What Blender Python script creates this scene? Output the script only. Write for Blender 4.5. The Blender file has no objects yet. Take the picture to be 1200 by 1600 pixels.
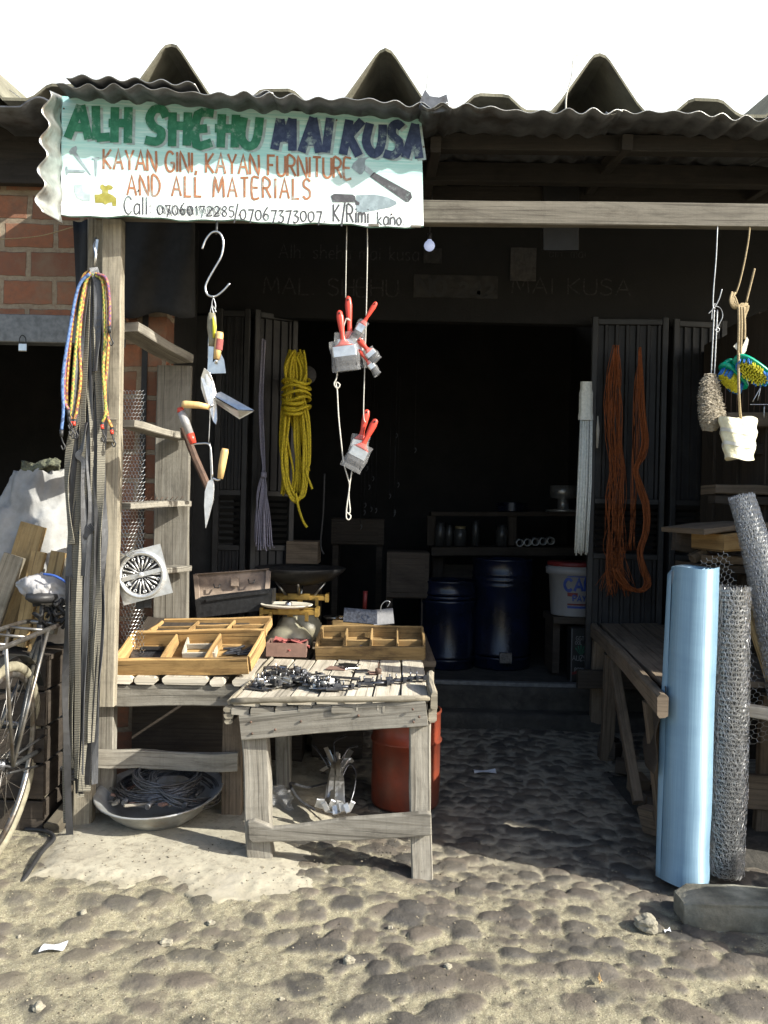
import bpy, bmesh, math, random
import numpy as np
from mathutils import Vector, Matrix, Euler
R = math.radians
rnd = random.Random(7)
scene = bpy.context.scene
COL = scene.collection

# ------------------------------------------------------------------ camera, sky, sun, exposure
CAM_H = 1.55
F = 1290.0            # focal length in photo pixels (photo 1200 x 1600)
ROLL = R(1.3)
cd = bpy.data.cameras.new('camera')
cam = bpy.data.objects.new('camera', cd)
COL.objects.link(cam)
cd.sensor_fit = 'VERTICAL'; cd.sensor_height = 36.0; cd.sensor_width = 27.0
cd.lens = F / 1600 * 36.0
cd.clip_start = 0.05; cd.clip_end = 2000
cam.location = (0, 0, CAM_H)
cam.matrix_world = Matrix.Translation((0, 0, CAM_H)) @ Matrix.Rotation(R(90), 4, 'X') @ Matrix.Rotation(ROLL, 4, 'Z')
scene.camera = cam

SUN = Vector((0.42, -0.18, 0.29)).normalized()      # towards the sun
elev = math.asin(SUN.z)
world = bpy.data.worlds.new("World"); scene.world = world; world.use_nodes = True
wn = world.node_tree
for n in list(wn.nodes): wn.nodes.remove(n)
sky = wn.nodes.new('ShaderNodeTexSky'); sky.sky_type = 'NISHITA'; sky.sun_disc = False
sky.sun_elevation = elev; sky.sun_rotation = math.atan2(SUN.x, SUN.y)
sky.air_density = 1.0; sky.dust_density = 3.0; sky.ozone_density = 1.0; sky.altitude = 400
bgn = wn.nodes.new('ShaderNodeBackground'); bgn.inputs[1].default_value = 0.14
wo = wn.nodes.new('ShaderNodeOutputWorld')
# a bright bank of thin cloud and dust haze fills the northern half of the sky
wt = wn.nodes.new('ShaderNodeTexCoord'); wsep = wn.nodes.new('ShaderNodeSeparateXYZ'); wn.links.new(wt.outputs['Generated'], wsep.inputs[0])
wns = wn.nodes.new('ShaderNodeTexNoise'); wns.inputs['Scale'].default_value = 1.6; wns.inputs['Detail'].default_value = 6; wn.links.new(wt.outputs['Generated'], wns.inputs['Vector'])
wad = wn.nodes.new('ShaderNodeMath'); wad.operation = 'ADD'; wn.links.new(wsep.outputs[1], wad.inputs[0]); wn.links.new(wns.outputs['Fac'], wad.inputs[1])
wmr = wn.nodes.new('ShaderNodeMapRange'); wmr.inputs[1].default_value = .45; wmr.inputs[2].default_value = .85; wn.links.new(wad.outputs[0], wmr.inputs[0])
wmx = wn.nodes.new('ShaderNodeMix'); wmx.data_type = 'RGBA'; wn.links.new(wmr.outputs[0], wmx.inputs['Factor'])
wn.links.new(sky.outputs[0], wmx.inputs['A']); wmx.inputs['B'].default_value = (6.0, 6.25, 6.2, 1)
wn.links.new(wmx.outputs['Result'], bgn.inputs[0]); wn.links.new(bgn.outputs[0], wo.inputs[0])
ld = bpy.data.lights.new('sun', 'SUN'); ld.energy = 5.0; ld.angle = R(0.5); ld.color = (1.0, 0.97, 0.88)
sun = bpy.data.objects.new('sun', ld); COL.objects.link(sun)
sun.rotation_euler = (-SUN).to_track_quat('-Z', 'Y').to_euler(); sun.location = (6, -3, 6)
vs = scene.view_settings
vs.view_transform = 'Standard'; vs.look = 'None'; vs.exposure = 1.1; vs.gamma = 1.0; vs.use_curve_mapping = False
try:
    scene.cycles.max_bounces = 6; scene.cycles.use_denoising = True
except Exception: pass

_c, _s = math.cos(ROLL), math.sin(ROLL)
def P(px, py, Y):
    """world point seen at photo pixel (px,py) at depth Y"""
    dx, dy = px - 600, py - 800
    x, y = dx * _c + dy * _s, -dx * _s + dy * _c
    return Vector((x / F * Y, Y, CAM_H - y / F * Y))
def PX(px, Y): return (px - 600) / F * Y
def S(px, Y): return px / F * Y
def PZ(px, py, z):
    """world point at pixel on the horizontal plane z"""
    dx, dy = px - 600, py - 800
    x, y = dx * _c + dy * _s, -dx * _s + dy * _c
    Y = (CAM_H - z) * F / y
    return Vector((x / F * Y, Y, z))
def GZ(x, y):
    return 0.0 if y < 3.6 else min(0.1, (y - 3.6) * 0.05)

# ------------------------------------------------------------------ materials
def _new(name):
    m = bpy.data.materials.new(name); m.use_nodes = True
    nt = m.node_tree; b = nt.nodes['Principled BSDF']
    return m, nt, b
def _mix(nt, a, b, fac, mode='MIX'):
    n = nt.nodes.new('ShaderNodeMix'); n.data_type = 'RGBA'; n.blend_type = mode
    for sock, v in ((n.inputs['Factor'], fac), (n.inputs['A'], a), (n.inputs['B'], b)):
        if hasattr(v, 'is_linked'): nt.links.new(v, sock)
        elif isinstance(v, (int, float)): sock.default_value = v
        else: sock.default_value = (*v[:3], 1)
    return n.outputs['Result']
def _noise(nt, vec, scale, detail=4, rough=.6, dist=0):
    n = nt.nodes.new('ShaderNodeTexNoise'); n.inputs['Scale'].default_value = scale
    n.inputs['Detail'].default_value = detail; n.inputs['Roughness'].default_value = rough
    n.inputs['Distortion'].default_value = dist
    if vec is not None: nt.links.new(vec, n.inputs['Vector'])
    return n.outputs['Fac']
def _ramp(nt, fac, lo, hi):
    n = nt.nodes.new('ShaderNodeMapRange'); n.inputs[1].default_value = lo; n.inputs[2].default_value = hi
    nt.links.new(fac, n.inputs[0]); return n.outputs[0]
def _coord(nt, which='Object', sc=(1, 1, 1)):
    t = nt.nodes.new('ShaderNodeTexCoord'); m = nt.nodes.new('ShaderNodeMapping')
    m.inputs['Scale'].default_value = sc
    nt.links.new(t.outputs[which], m.inputs['Vector']); return m.outputs['Vector']
def _bump(nt, b, h, strength, dist=0.01):
    n = nt.nodes.new('ShaderNodeBump'); n.inputs['Strength'].default_value = strength
    n.inputs['Distance'].default_value = dist
    nt.links.new(h, n.inputs['Height']); nt.links.new(n.outputs[0], b.inputs['Normal'])
def mat(name, col, col2=None, rough=.6, metal=0.0, scale=12, lo=.35, hi=.65, bump=.15, bscale=60, coord='Object',
        stretch=(1, 1, 1), spec=.4, dirt=None, dirt_amt=.5, aniso=0, trans=0, alpha=1):
    m, nt, b = _new(name)
    col2 = col2 or tuple(c * .65 for c in col)
    v = _coord(nt, coord, stretch)
    c = _mix(nt, col, col2, _ramp(nt, _noise(nt, v, scale, 6), lo, hi))
    if dirt:
        c = _mix(nt, c, dirt, _ramp(nt, _noise(nt, v, scale * .37 + 1.3, 8, .7), .62 - dirt_amt * .3, .75))
    nt.links.new(c, b.inputs['Base Color'])
    b.inputs['Roughness'].default_value = rough; b.inputs['Metallic'].default_value = metal
    b.inputs['Specular IOR Level'].default_value = spec
    if aniso: b.inputs['Anisotropic'].default_value = aniso
    if trans: b.inputs['Transmission Weight'].default_value = trans
    if alpha < 1: b.inputs['Alpha'].default_value = alpha
    if bump: _bump(nt, b, _noise(nt, v, bscale, 5), bump)
    return m
def wood(name, c1, c2, dark=(.05, .04, .03), rough=.8, saw=.35, grain=38, bump=.5, knots=.5, crack=.5):
    m, nt, b = _new(name)
    v = _coord(nt, 'UV', (1.3, grain, 1)); v2 = _coord(nt, 'UV', (42, 1.2, 1)); v3 = _coord(nt, 'UV', (4, 9, 1))
    g = _noise(nt, v, 1, 9, .72, 1.6)
    c = _mix(nt, c1, c2, _ramp(nt, g, .3, .7))
    s = _noise(nt, v2, 1, 5, .6, 1.0)
    c = _mix(nt, c, tuple(x * .55 for x in c2), _mixv(nt, _ramp(nt, s, .52, .68), saw * .40))
    big = _noise(nt, _coord(nt, 'UV', (2.2, 6, 1)), 1, 8, .75, .8)
    c = _mix(nt, c, tuple(x * .42 for x in c2), _mixv(nt, _ramp(nt, big, .5, .72), .75))
    c = _mix(nt, c, tuple(min(1, x * 1.25) for x in c1), _mixv(nt, _ramp(nt, big, .45, .28), .5))
    k = _noise(nt, v3, 1, 6, .7)
    c = _mix(nt, c, dark, _mixv(nt, _ramp(nt, k, .53, .72), knots))
    cr = _noise(nt, _coord(nt, 'UV', (1.1, grain * 2.2, 1)), 1, 3, .5, .3)
    c = _mix(nt, c, tuple(x * .5 for x in dark), _mixv(nt, _ramp(nt, cr, .585, .635), crack))
    oi = nt.nodes.new('ShaderNodeObjectInfo'); vr = nt.nodes.new('ShaderNodeMapRange'); vr.inputs[3].default_value = .72; vr.inputs[4].default_value = 1.18; nt.links.new(oi.outputs['Random'], vr.inputs[0])
    hs = nt.nodes.new('ShaderNodeHueSaturation'); nt.links.new(vr.outputs[0], hs.inputs['Value']); nt.links.new(c, hs.inputs['Color']); c = hs.outputs['Color']
    nt.links.new(c, b.inputs['Base Color']); b.inputs['Roughness'].default_value = rough
    b.inputs['Specular IOR Level'].default_value = .25
    ad = nt.nodes.new('ShaderNodeMath'); ad.operation = 'ADD'
    nt.links.new(g, ad.inputs[0]); nt.links.new(_mixv(nt, s, .18), ad.inputs[1])
    _bump(nt, b, ad.outputs[0], bump, .006)
    return m
def _mixv(nt, f, k):
    n = nt.nodes.new('ShaderNodeMath'); n.operation = 'MULTIPLY'; n.inputs[1].default_value = k
    nt.links.new(f, n.inputs[0]); return n.outputs[0]

M = {}
M['grey_wood'] = wood('weathered_grey_wood', (.30, .28, .235), (.14, .125, .10))
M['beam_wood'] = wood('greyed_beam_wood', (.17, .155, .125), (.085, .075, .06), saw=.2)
M['black_wood'] = wood('shade_black_wood', (.030, .026, .022), (.016, .014, .012), saw=.2)  # near-black copy of the wood: shade of the roof timbers put into the colour
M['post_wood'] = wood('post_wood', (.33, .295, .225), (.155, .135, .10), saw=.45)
M['pale_wood'] = wood('bleached_wood', (.62, .57, .47), (.40, .35, .27), saw=.15, crack=.5, knots=.28)
M['tray_wood'] = wood('yellow_tray_wood', (.46, .30, .125), (.25, .15, .06), dark=(.07, .042, .022), saw=.1, grain=25, knots=.7, crack=.7)
M['tray_dark'] = wood('old_tray_wood', (.42, .28, .12), (.22, .14, .06), dark=(.05, .03, .02), saw=.1, grain=25, knots=.9)
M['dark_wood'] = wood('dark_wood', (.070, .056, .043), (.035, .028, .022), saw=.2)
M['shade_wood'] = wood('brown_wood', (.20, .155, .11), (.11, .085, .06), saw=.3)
M['new_wood'] = wood('new_timber', (.52, .37, .18), (.36, .24, .10), saw=.2)
M['handle_wood'] = mat('handle_wood', (.62, .42, .18), (.48, .30, .12), rough=.45, stretch=(1, 1, .15), scale=60, bump=.05)
M['black_paint'] = mat('blackened_door_paint', (.018, .018, .019), (.011, .011, .012), rough=.5, scale=9, dirt=(.035, .033, .03), dirt_amt=.3)
M['door_frame'] = mat('dark_frame_paint', (.034, .034, .034), (.02, .02, .02), rough=.45, scale=9)
M['interior'] = mat('shade_dark_interior', (.020, .019, .018), (.012, .012, .012), rough=.9, scale=4)  # albedo kept very low so the shade inside goes deep
M['facade'] = mat('shade_dark_facade_board', (.008, .008, .008), (.005, .005, .005), rough=.85, scale=3, dirt=(.014, .013, .013), dirt_amt=.2)  # near black, its shade put into the colour against bounced ground light
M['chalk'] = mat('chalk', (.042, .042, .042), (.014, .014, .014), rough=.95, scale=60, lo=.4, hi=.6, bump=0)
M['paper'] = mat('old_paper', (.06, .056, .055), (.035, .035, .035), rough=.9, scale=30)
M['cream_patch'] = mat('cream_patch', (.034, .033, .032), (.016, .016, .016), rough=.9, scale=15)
M['asbestos'] = mat('roof_cement_sheet', (.20, .19, .14), (.11, .105, .07), rough=.9, scale=5, dirt=(.09, .08, .06), dirt_amt=.5, bump=.3)
M['zinc'] = mat('zinc', (.55, .55, .52), (.34, .34, .32), rough=.38, metal=.85, scale=14, dirt=(.24, .17, .11), dirt_amt=.35)
M['zinc_dark'] = mat('shaded_old_zinc', (.15, .155, .165), (.08, .082, .085), rough=.5, metal=.6, scale=10, dirt=(.06, .042, .03), dirt_amt=.35)  # dark copy of zinc: shade of the awning underside put into the colour
M['galv'] = mat('galvanised_lintel', (.20, .205, .205), (.12, .125, .125), rough=.55, metal=.4, scale=30)
M['steel'] = mat('bright_steel', (.68, .68, .67), (.52, .52, .52), rough=.3, metal=1.0, scale=30, bump=.05)
M['chrome'] = mat('dull_chrome', (.30, .29, .275), (.18, .17, .15), rough=.42, metal=.9, scale=25, bump=.05, dirt=(.15, .10, .06), dirt_amt=.5)
M['alu'] = mat('cast_aluminium', (.74, .74, .73), (.58, .58, .57), rough=.42, metal=.85, scale=30, bump=.2)
M['wire'] = mat('grey_wire', (.46, .47, .47), (.32, .32, .315), rough=.38, metal=.75, scale=50, bump=0)
M['black_iron'] = mat('black_iron', (.035, .035, .036), (.02, .02, .02), rough=.45, metal=.4, scale=40)
M['dark_steel'] = mat('dark_steel_fittings', (.15, .155, .17), (.06, .06, .065), rough=.38, metal=.8, scale=60)
M['rust'] = mat('rusty_metal', (.14, .085, .06), (.075, .05, .038), rough=.8, metal=.2, scale=25)
M['string'] = mat('string', (.55, .53, .48), (.40, .38, .33), rough=.9, scale=120, bump=0)
M['twine'] = mat('tan_twine', (.36, .28, .165), (.23, .175, .095), rough=.9, scale=150, bump=.2)
M['red_plastic'] = mat('red_plastic', (.55, .060, .035), (.48, .05, .03), rough=.32, scale=20, bump=0)
M['bristle'] = mat('black_bristle', (.03, .03, .032), (.015, .015, .015), rough=.7, scale=200, stretch=(1, 1, .1), bump=.3)
M['film'] = mat('clear_film', (.7, .7, .7), (.6, .6, .6), rough=.12, alpha=.13, bump=.6, bscale=25)
M['rubber_black'] = mat('black_rubber', (.028, .028, .030), (.018, .018, .018), rough=.5, scale=30, bump=.1)
M['bitumen'] = mat('dark_sheet', (.022, .022, .023), (.014, .014, .014), rough=.8, scale=20)
M['yellow_rope'] = mat('yellow_rope', (.58, .46, .015), (.38, .29, .01), rough=.6, scale=90, bump=.4, bscale=220)
M['lilac_cord'] = mat('lilac_cord', (.33, .32, .40), (.24, .23, .3), rough=.8, scale=90)
M['white_cord'] = mat('white_cord', (.68, .70, .66), (.52, .55, .52), rough=.9, scale=60)
M['orange_fibre'] = mat('orange_fibre', (.36, .10, .025), (.22, .06, .016), rough=.65, scale=60)
M['sisal'] = mat('sisal', (.46, .41, .32), (.30, .26, .20), rough=.95, scale=60)
M['loofah'] = mat('cream_sponge', (.80, .76, .60), (.64, .60, .40), rough=.9, scale=22, bump=.5, bscale=70)
M['tape'] = mat('clear_tape', (.62, .62, .58), (.5, .5, .46), rough=.3, scale=30)
M['green_plastic'] = mat('green_plastic', (.0, .30, .18), (.0, .24, .14), rough=.3, scale=20, bump=0)
M['blue_bristle'] = mat('blue_bristle', (.03, .17, .50), (.02, .12, .36), rough=.6, scale=40)
M['yellow_bristle'] = mat('yellow_bristle', (.62, .58, .03), (.48, .46, .03), rough=.6, scale=40)
M['olive_enamel'] = mat('olive_enamel', (.25, .235, .17), (.19, .175, .12), rough=.38, scale=9, dirt=(.12, .09, .05), dirt_amt=.35)
M['brass'] = mat('old_brass', (.44, .28, .07), (.29, .18, .05), rough=.45, metal=.65, scale=25)
M['pan_white'] = mat('worn_pan', (.60, .56, .47), (.42, .38, .30), rough=.55, scale=20)
M['red_pad'] = mat('red_abrasive', (.30, .085, .075), (.22, .06, .055), rough=.85, scale=60)
M['card'] = mat('brown_card', (.21, .125, .095), (.15, .09, .07), rough=.85, scale=20)
M['tan_metal'] = mat('tan_box_paint', (.36, .28, .215), (.25, .195, .15), rough=.5, scale=12, dirt=(.07, .055, .05), dirt_amt=.4)
M['barrel_red'] = mat('red_drum_paint', (.235, .040, .016), (.15, .027, .012), rough=.32, scale=7, dirt=(.075, .034, .025), dirt_amt=.95, bump=.08)
M['drum_blue'] = mat('dark_blue_drum', (.006, .010, .030), (.006, .008, .014), rough=.2, scale=5)
M['bucket_white'] = mat('bucket_white', (.27, .27, .27), (.22, .22, .22), rough=.45, scale=6)
M['bucket_red'] = mat('bucket_red', (.14, .015, .015), (.1, .012, .012), rough=.5)
M['bucket_blue'] = mat('bucket_blue', (.02, .05, .25), (.02, .05, .2), rough=.5)
M['tin_black'] = mat('tin_black', (.02, .022, .022), (.015, .015, .015), rough=.4)
M['tin_white'] = mat('tin_white', (.2, .2, .2), (.15, .15, .15), rough=.6)
M['tin_green'] = mat('tin_green', (.02, .12, .07), (.02, .1, .06), rough=.6)
M['glass_jar'] = mat('dusty_jar', (.05, .05, .048), (.03, .03, .03), rough=.3)
M['jar_lid'] = mat('jar_lid', (.2, .16, .07), (.14, .1, .05), rough=.5)
M['basin'] = mat('enamel_basin', (.34, .35, .345), (.24, .245, .24), rough=.35, metal=.35, scale=12, dirt=(.2, .15, .09), dirt_amt=.4)
M['clear_blue'] = None
M['sack'] = mat('white_woven_sack', (.32, .32, .31), (.20, .195, .185), rough=.7, scale=7, bump=.4, bscale=30)
M['net_cloth'] = mat('green_net', (.13, .135, .085), (.07, .072, .05), rough=.9, scale=60, lo=.45, hi=.55, bump=.8, bscale=80)
M['plastic_grey'] = mat('grey_plastic_bag', (.34, .33, .33), (.22, .215, .21), rough=.4, scale=9, bump=.6, bscale=12)
M['blue_band'] = mat('blue_band', (.03, .08, .3), (.03, .07, .25), rough=.5)
M['tyre'] = mat('dusty_tyre', (.25, .23, .165), (.15, .135, .095), rough=.85, scale=25)
M['tyre_black'] = mat('black_tyre', (.04, .04, .04), (.025, .025, .025), rough=.7)
M['bike_paint'] = mat('black_bike_paint', (.03, .032, .033), (.02, .02, .02), rough=.35, metal=.3, dirt=(.16, .14, .10), dirt_amt=.2)
M['kerb'] = mat('mossy_concrete', (.32, .30, .235), (.18, .168, .13), rough=.95, scale=9, dirt=(.04, .04, .03), dirt_amt=.9, bump=.6, bscale=50)
M['rock'] = mat('pale_rock', (.30, .275, .21), (.16, .145, .11), rough=.95, scale=18, bump=.8)
M['paper_white'] = mat('white_paper', (.62, .64, .68), (.5, .52, .56), rough=.8)
M['bulb'] = mat('frosted_bulb', (.55, .62, .80), (.52, .59, .78), rough=.35, bump=0)
_b = M['bulb'].node_tree.nodes['Principled BSDF']; _b.inputs['Emission Color'].default_value = (.55, .65, 1, 1); _b.inputs['Emission Strength'].default_value = .22
M['dirtywhite'] = mat('white_paint', (.70, .68, .6), (.5, .48, .4), rough=.8, scale=60)
M['step_stone'] = mat('dirty_step', (.060, .055, .046), (.030, .028, .024), rough=.95, scale=9, dirt=(.10, .09, .075), dirt_amt=.25, bump=.7, bscale=30)
M['soil'] = mat('dark_soil', (.10, .085, .06), (.06, .05, .035), rough=1, scale=6)
M['sand_street'] = mat('sandy_street', (.25, .22, .155), (.17, .145, .10), rough=1, scale=3)

def brick_mat():
    m, nt, b = _new('orange_brick')
    v = _coord(nt, 'UV')
    wob = nt.nodes.new('ShaderNodeTexNoise'); wob.inputs['Scale'].default_value = 9; wob.inputs['Detail'].default_value = 4; nt.links.new(v, wob.inputs['Vector'])
    wv = nt.nodes.new('ShaderNodeVectorMath'); wv.operation = 'MULTIPLY_ADD'; nt.links.new(wob.outputs['Color'], wv.inputs[0]); wv.inputs[1].default_value = (.022, .022, 0); nt.links.new(v, wv.inputs[2])
    n = nt.nodes.new('ShaderNodeTexBrick'); nt.links.new(wv.outputs[0], n.inputs['Vector'])
    n.inputs['Scale'].default_value = 1.0
    n.inputs['Brick Width'].default_value = .285; n.inputs['Row Height'].default_value = .152
    n.inputs['Mortar Size'].default_value = .016; n.inputs['Mortar Smooth'].default_value = .25
    n.inputs['Bias'].default_value = 0
    n.inputs['Color1'].default_value = (.29, .115, .058, 1); n.inputs['Color2'].default_value = (.19, .078, .045, 1)
    n.inputs['Mortar'].default_value = (.30, .255, .18, 1)
    ns = _noise(nt, v, 26, 9, .78)
    c = _mix(nt, n.outputs['Color'], (.16, .085, .055), _mixv(nt, _ramp(nt, ns, .42, .7), .85))
    big = _noise(nt, v, 3.5, 8, .75)
    c = _mix(nt, c, (.20, .15, .10), _mixv(nt, _ramp(nt, big, .48, .66), .7))
    c = _mix(nt, c, (.10, .06, .045), _mixv(nt, _ramp(nt, _noise(nt, v, 1.6, 8, .75), .5, .68), .6))
    nt.links.new(c, b.inputs['Base Color']); b.inputs['Roughness'].default_value = .9
    inv = nt.nodes.new('ShaderNodeMath'); inv.operation = 'SUBTRACT'; inv.inputs[0].default_value = 1.0
    nt.links.new(n.outputs['Fac'], inv.inputs[1])
    ad = nt.nodes.new('ShaderNodeMath'); ad.operation = 'ADD'
    nt.links.new(inv.outputs[0], ad.inputs[0]); nt.links.new(_mixv(nt, ns, .5), ad.inputs[1])
    _bump(nt, b, ad.outputs[0], .8, .012)
    return m
M['brick'] = brick_mat()

def ribbed_mat(name, c1, c2):
    m, nt, b = _new(name)
    v = _coord(nt, 'UV', (66, 6, 0))
    s = nt.nodes.new('ShaderNodeTexWave'); s.inputs['Scale'].default_value = .6; s.inputs['Distortion'].default_value = 1.2
    s.inputs['Detail'].default_value = 2
    nt.links.new(v, s.inputs['Vector'])
    c = _mix(nt, c1, c2, _ramp(nt, s.outputs['Fac'], .0, .45))
    c = _mix(nt, c, tuple(x * .5 for x in c2), _mixv(nt, _ramp(nt, _noise(nt, _coord(nt, 'UV', (6, 30, 1)), 1, 5), .5, .75), .7))
    nt.links.new(c, b.inputs['Base Color']); b.inputs['Roughness'].default_value = .75
    _bump(nt, b, s.outputs['Fac'], .3, .004)
    return m
M['strip_tan'] = ribbed_mat('ribbed_rubber_strip', (.045, .042, .035), (.185, .17, .13))
M['strip_grey'] = mat('smooth_rubber_strip', (.085, .088, .092), (.045, .045, .048), rough=.38, coord='UV', stretch=(2, 20, 1), scale=4)

def braid_mat(name, c1, c2, c3):
    m, nt, b = _new(name)
    v = _coord(nt, 'UV', (90, 95, 1))
    ch = nt.nodes.new('ShaderNodeTexChecker'); ch.inputs['Scale'].default_value = 1.0
    ch.inputs['Color1'].default_value = (*c1, 1); ch.inputs['Color2'].default_value = (*c2, 1)
    nt.links.new(v, ch.inputs['Vector'])
    v2 = _coord(nt, 'UV', (45, 60, 1))
    c = _mix(nt, ch.outputs['Color'], c3, _ramp(nt, _noise(nt, v2, 1, 1), .55, .6))
    nt.links.new(c, b.inputs['Base Color']); b.inputs['Roughness'].default_value = .7
    return m
M['bungee_yellow'] = braid_mat('yellow_braid', (.42, .30, .06), (.30, .10, .03), (.15, .06, .06))
M['bungee_green'] = braid_mat('green_yellow_braid', (.40, .33, .06), (.12, .19, .04), (.33, .13, .04))
M['bungee_purple'] = braid_mat('purple_red_braid', (.24, .07, .07), (.12, .06, .14), (.33, .2, .06))
M['bungee_blue'] = braid_mat('blue_braid', (.06, .12, .28), (.10, .17, .32), (.03, .06, .14))

M['yellow_rope'] = braid_mat('twisted_yellow_rope', (.60, .47, .015), (.44, .34, .012), (.36, .27, .010))
def screen_mat():
    m, nt, b = _new('blue_screen_mesh')
    v = _coord(nt, 'UV', (420, 420, 1))
    w = nt.nodes.new('ShaderNodeTexChecker'); w.inputs['Scale'].default_value = 1
    nt.links.new(v, w.inputs['Vector'])
    n = _noise(nt, _coord(nt, 'UV', (160, 3, 1)), 1, 3)
    c = _mix(nt, (.155, .265, .36), (.205, .33, .425), _ramp(nt, n, .3, .7))
    c = _mix(nt, c, (.125, .22, .31), _mixv(nt, _ramp(nt, _noise(nt, _coord(nt, 'UV', (2.5, 9, 1)), 1, 4), .45, .7), .5))
    nt.links.new(c, b.inputs['Base Color']); b.inputs['Roughness'].default_value = .58
    b.inputs['Specular IOR Level'].default_value = 1.0
    b.inputs['Anisotropic'].default_value = .9; b.inputs['Anisotropic Rotation'].default_value = 0.25
    tg = nt.nodes.new('ShaderNodeTangent'); tg.direction_type = 'RADIAL'; tg.axis = 'Z'; nt.links.new(tg.outputs[0], b.inputs['Tangent'])
    b.inputs['Metallic'].default_value = .2
    _bump(nt, b, n, .25, .003)
    return m
M['screen'] = screen_mat()

def sign_mat():
    m, nt, b = _new('painted_sign_board')
    v = _coord(nt, 'UV', (1, 1, 1))
    st = _noise(nt, _coord(nt, 'UV', (.9, 34, 1)), 1, 8, .75, .6)
    sep = nt.nodes.new('ShaderNodeSeparateXYZ'); nt.links.new(v, sep.inputs[0])
    # the painted ground: turquoise wash and white phone-number strip, with sun on the lower half painted in as a pale fade
    ad = nt.nodes.new('ShaderNodeMath'); ad.operation = 'ADD'
    nt.links.new(sep.outputs[1], ad.inputs[0]); nt.links.new(_mixv(nt, st, .30), ad.inputs[1])
    c = _mix(nt, (.74, .78, .76), (.27, .52, .49), _ramp(nt, ad.outputs[0], .22, .72))
    c = _mix(nt, c, (.66, .76, .73), _mixv(nt, _ramp(nt, st, .46, .66), .6))
    sp = _noise(nt, v, 45, 3, .6)
    c = _mix(nt, c, (.05, .06, .06), _mixv(nt, _ramp(nt, sp, .74, .78), .8))
    gr = _noise(nt, _coord(nt, 'UV', (5, 14, 1)), 1, 7, .7)
    c = _mix(nt, c, (.36, .38, .33), _mixv(nt, _ramp(nt, gr, .56, .8), .45))
    nt.links.new(c, b.inputs['Base Color']); b.inputs['Roughness'].default_value = .6
    _bump(nt, b, st, .2, .004)
    return m
M['sign'] = sign_mat()
def paint(name, c, wear=.25):
    return mat(name, c, tuple(min(1, x * 1.5 + .03) for x in c), rough=.6, scale=35, lo=.45, hi=.75, bump=.05, dirt=(.34, .46, .43), dirt_amt=.22)
M['sign_green'] = paint('green_letter_paint', (.012, .125, .066))
M['sign_navy'] = paint('navy_letter_paint', (.016, .030, .075))
M['sign_shadow'] = paint('grey_letter_paint', (.24, .31, .31))
M['sign_rust'] = paint('brown_letter_paint', (.27, .115, .052))
M['sign_black'] = paint('black_letter_paint', (.05, .05, .055))
M['sign_grey'] = paint('grey_tool_paint', (.19, .24, .26))
M['sign_lightgrey'] = paint('light_grey_tool_paint', (.30, .37, .385))
M['sign_olive'] = paint('olive_tool_paint', (.24, .22, .04))

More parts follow.
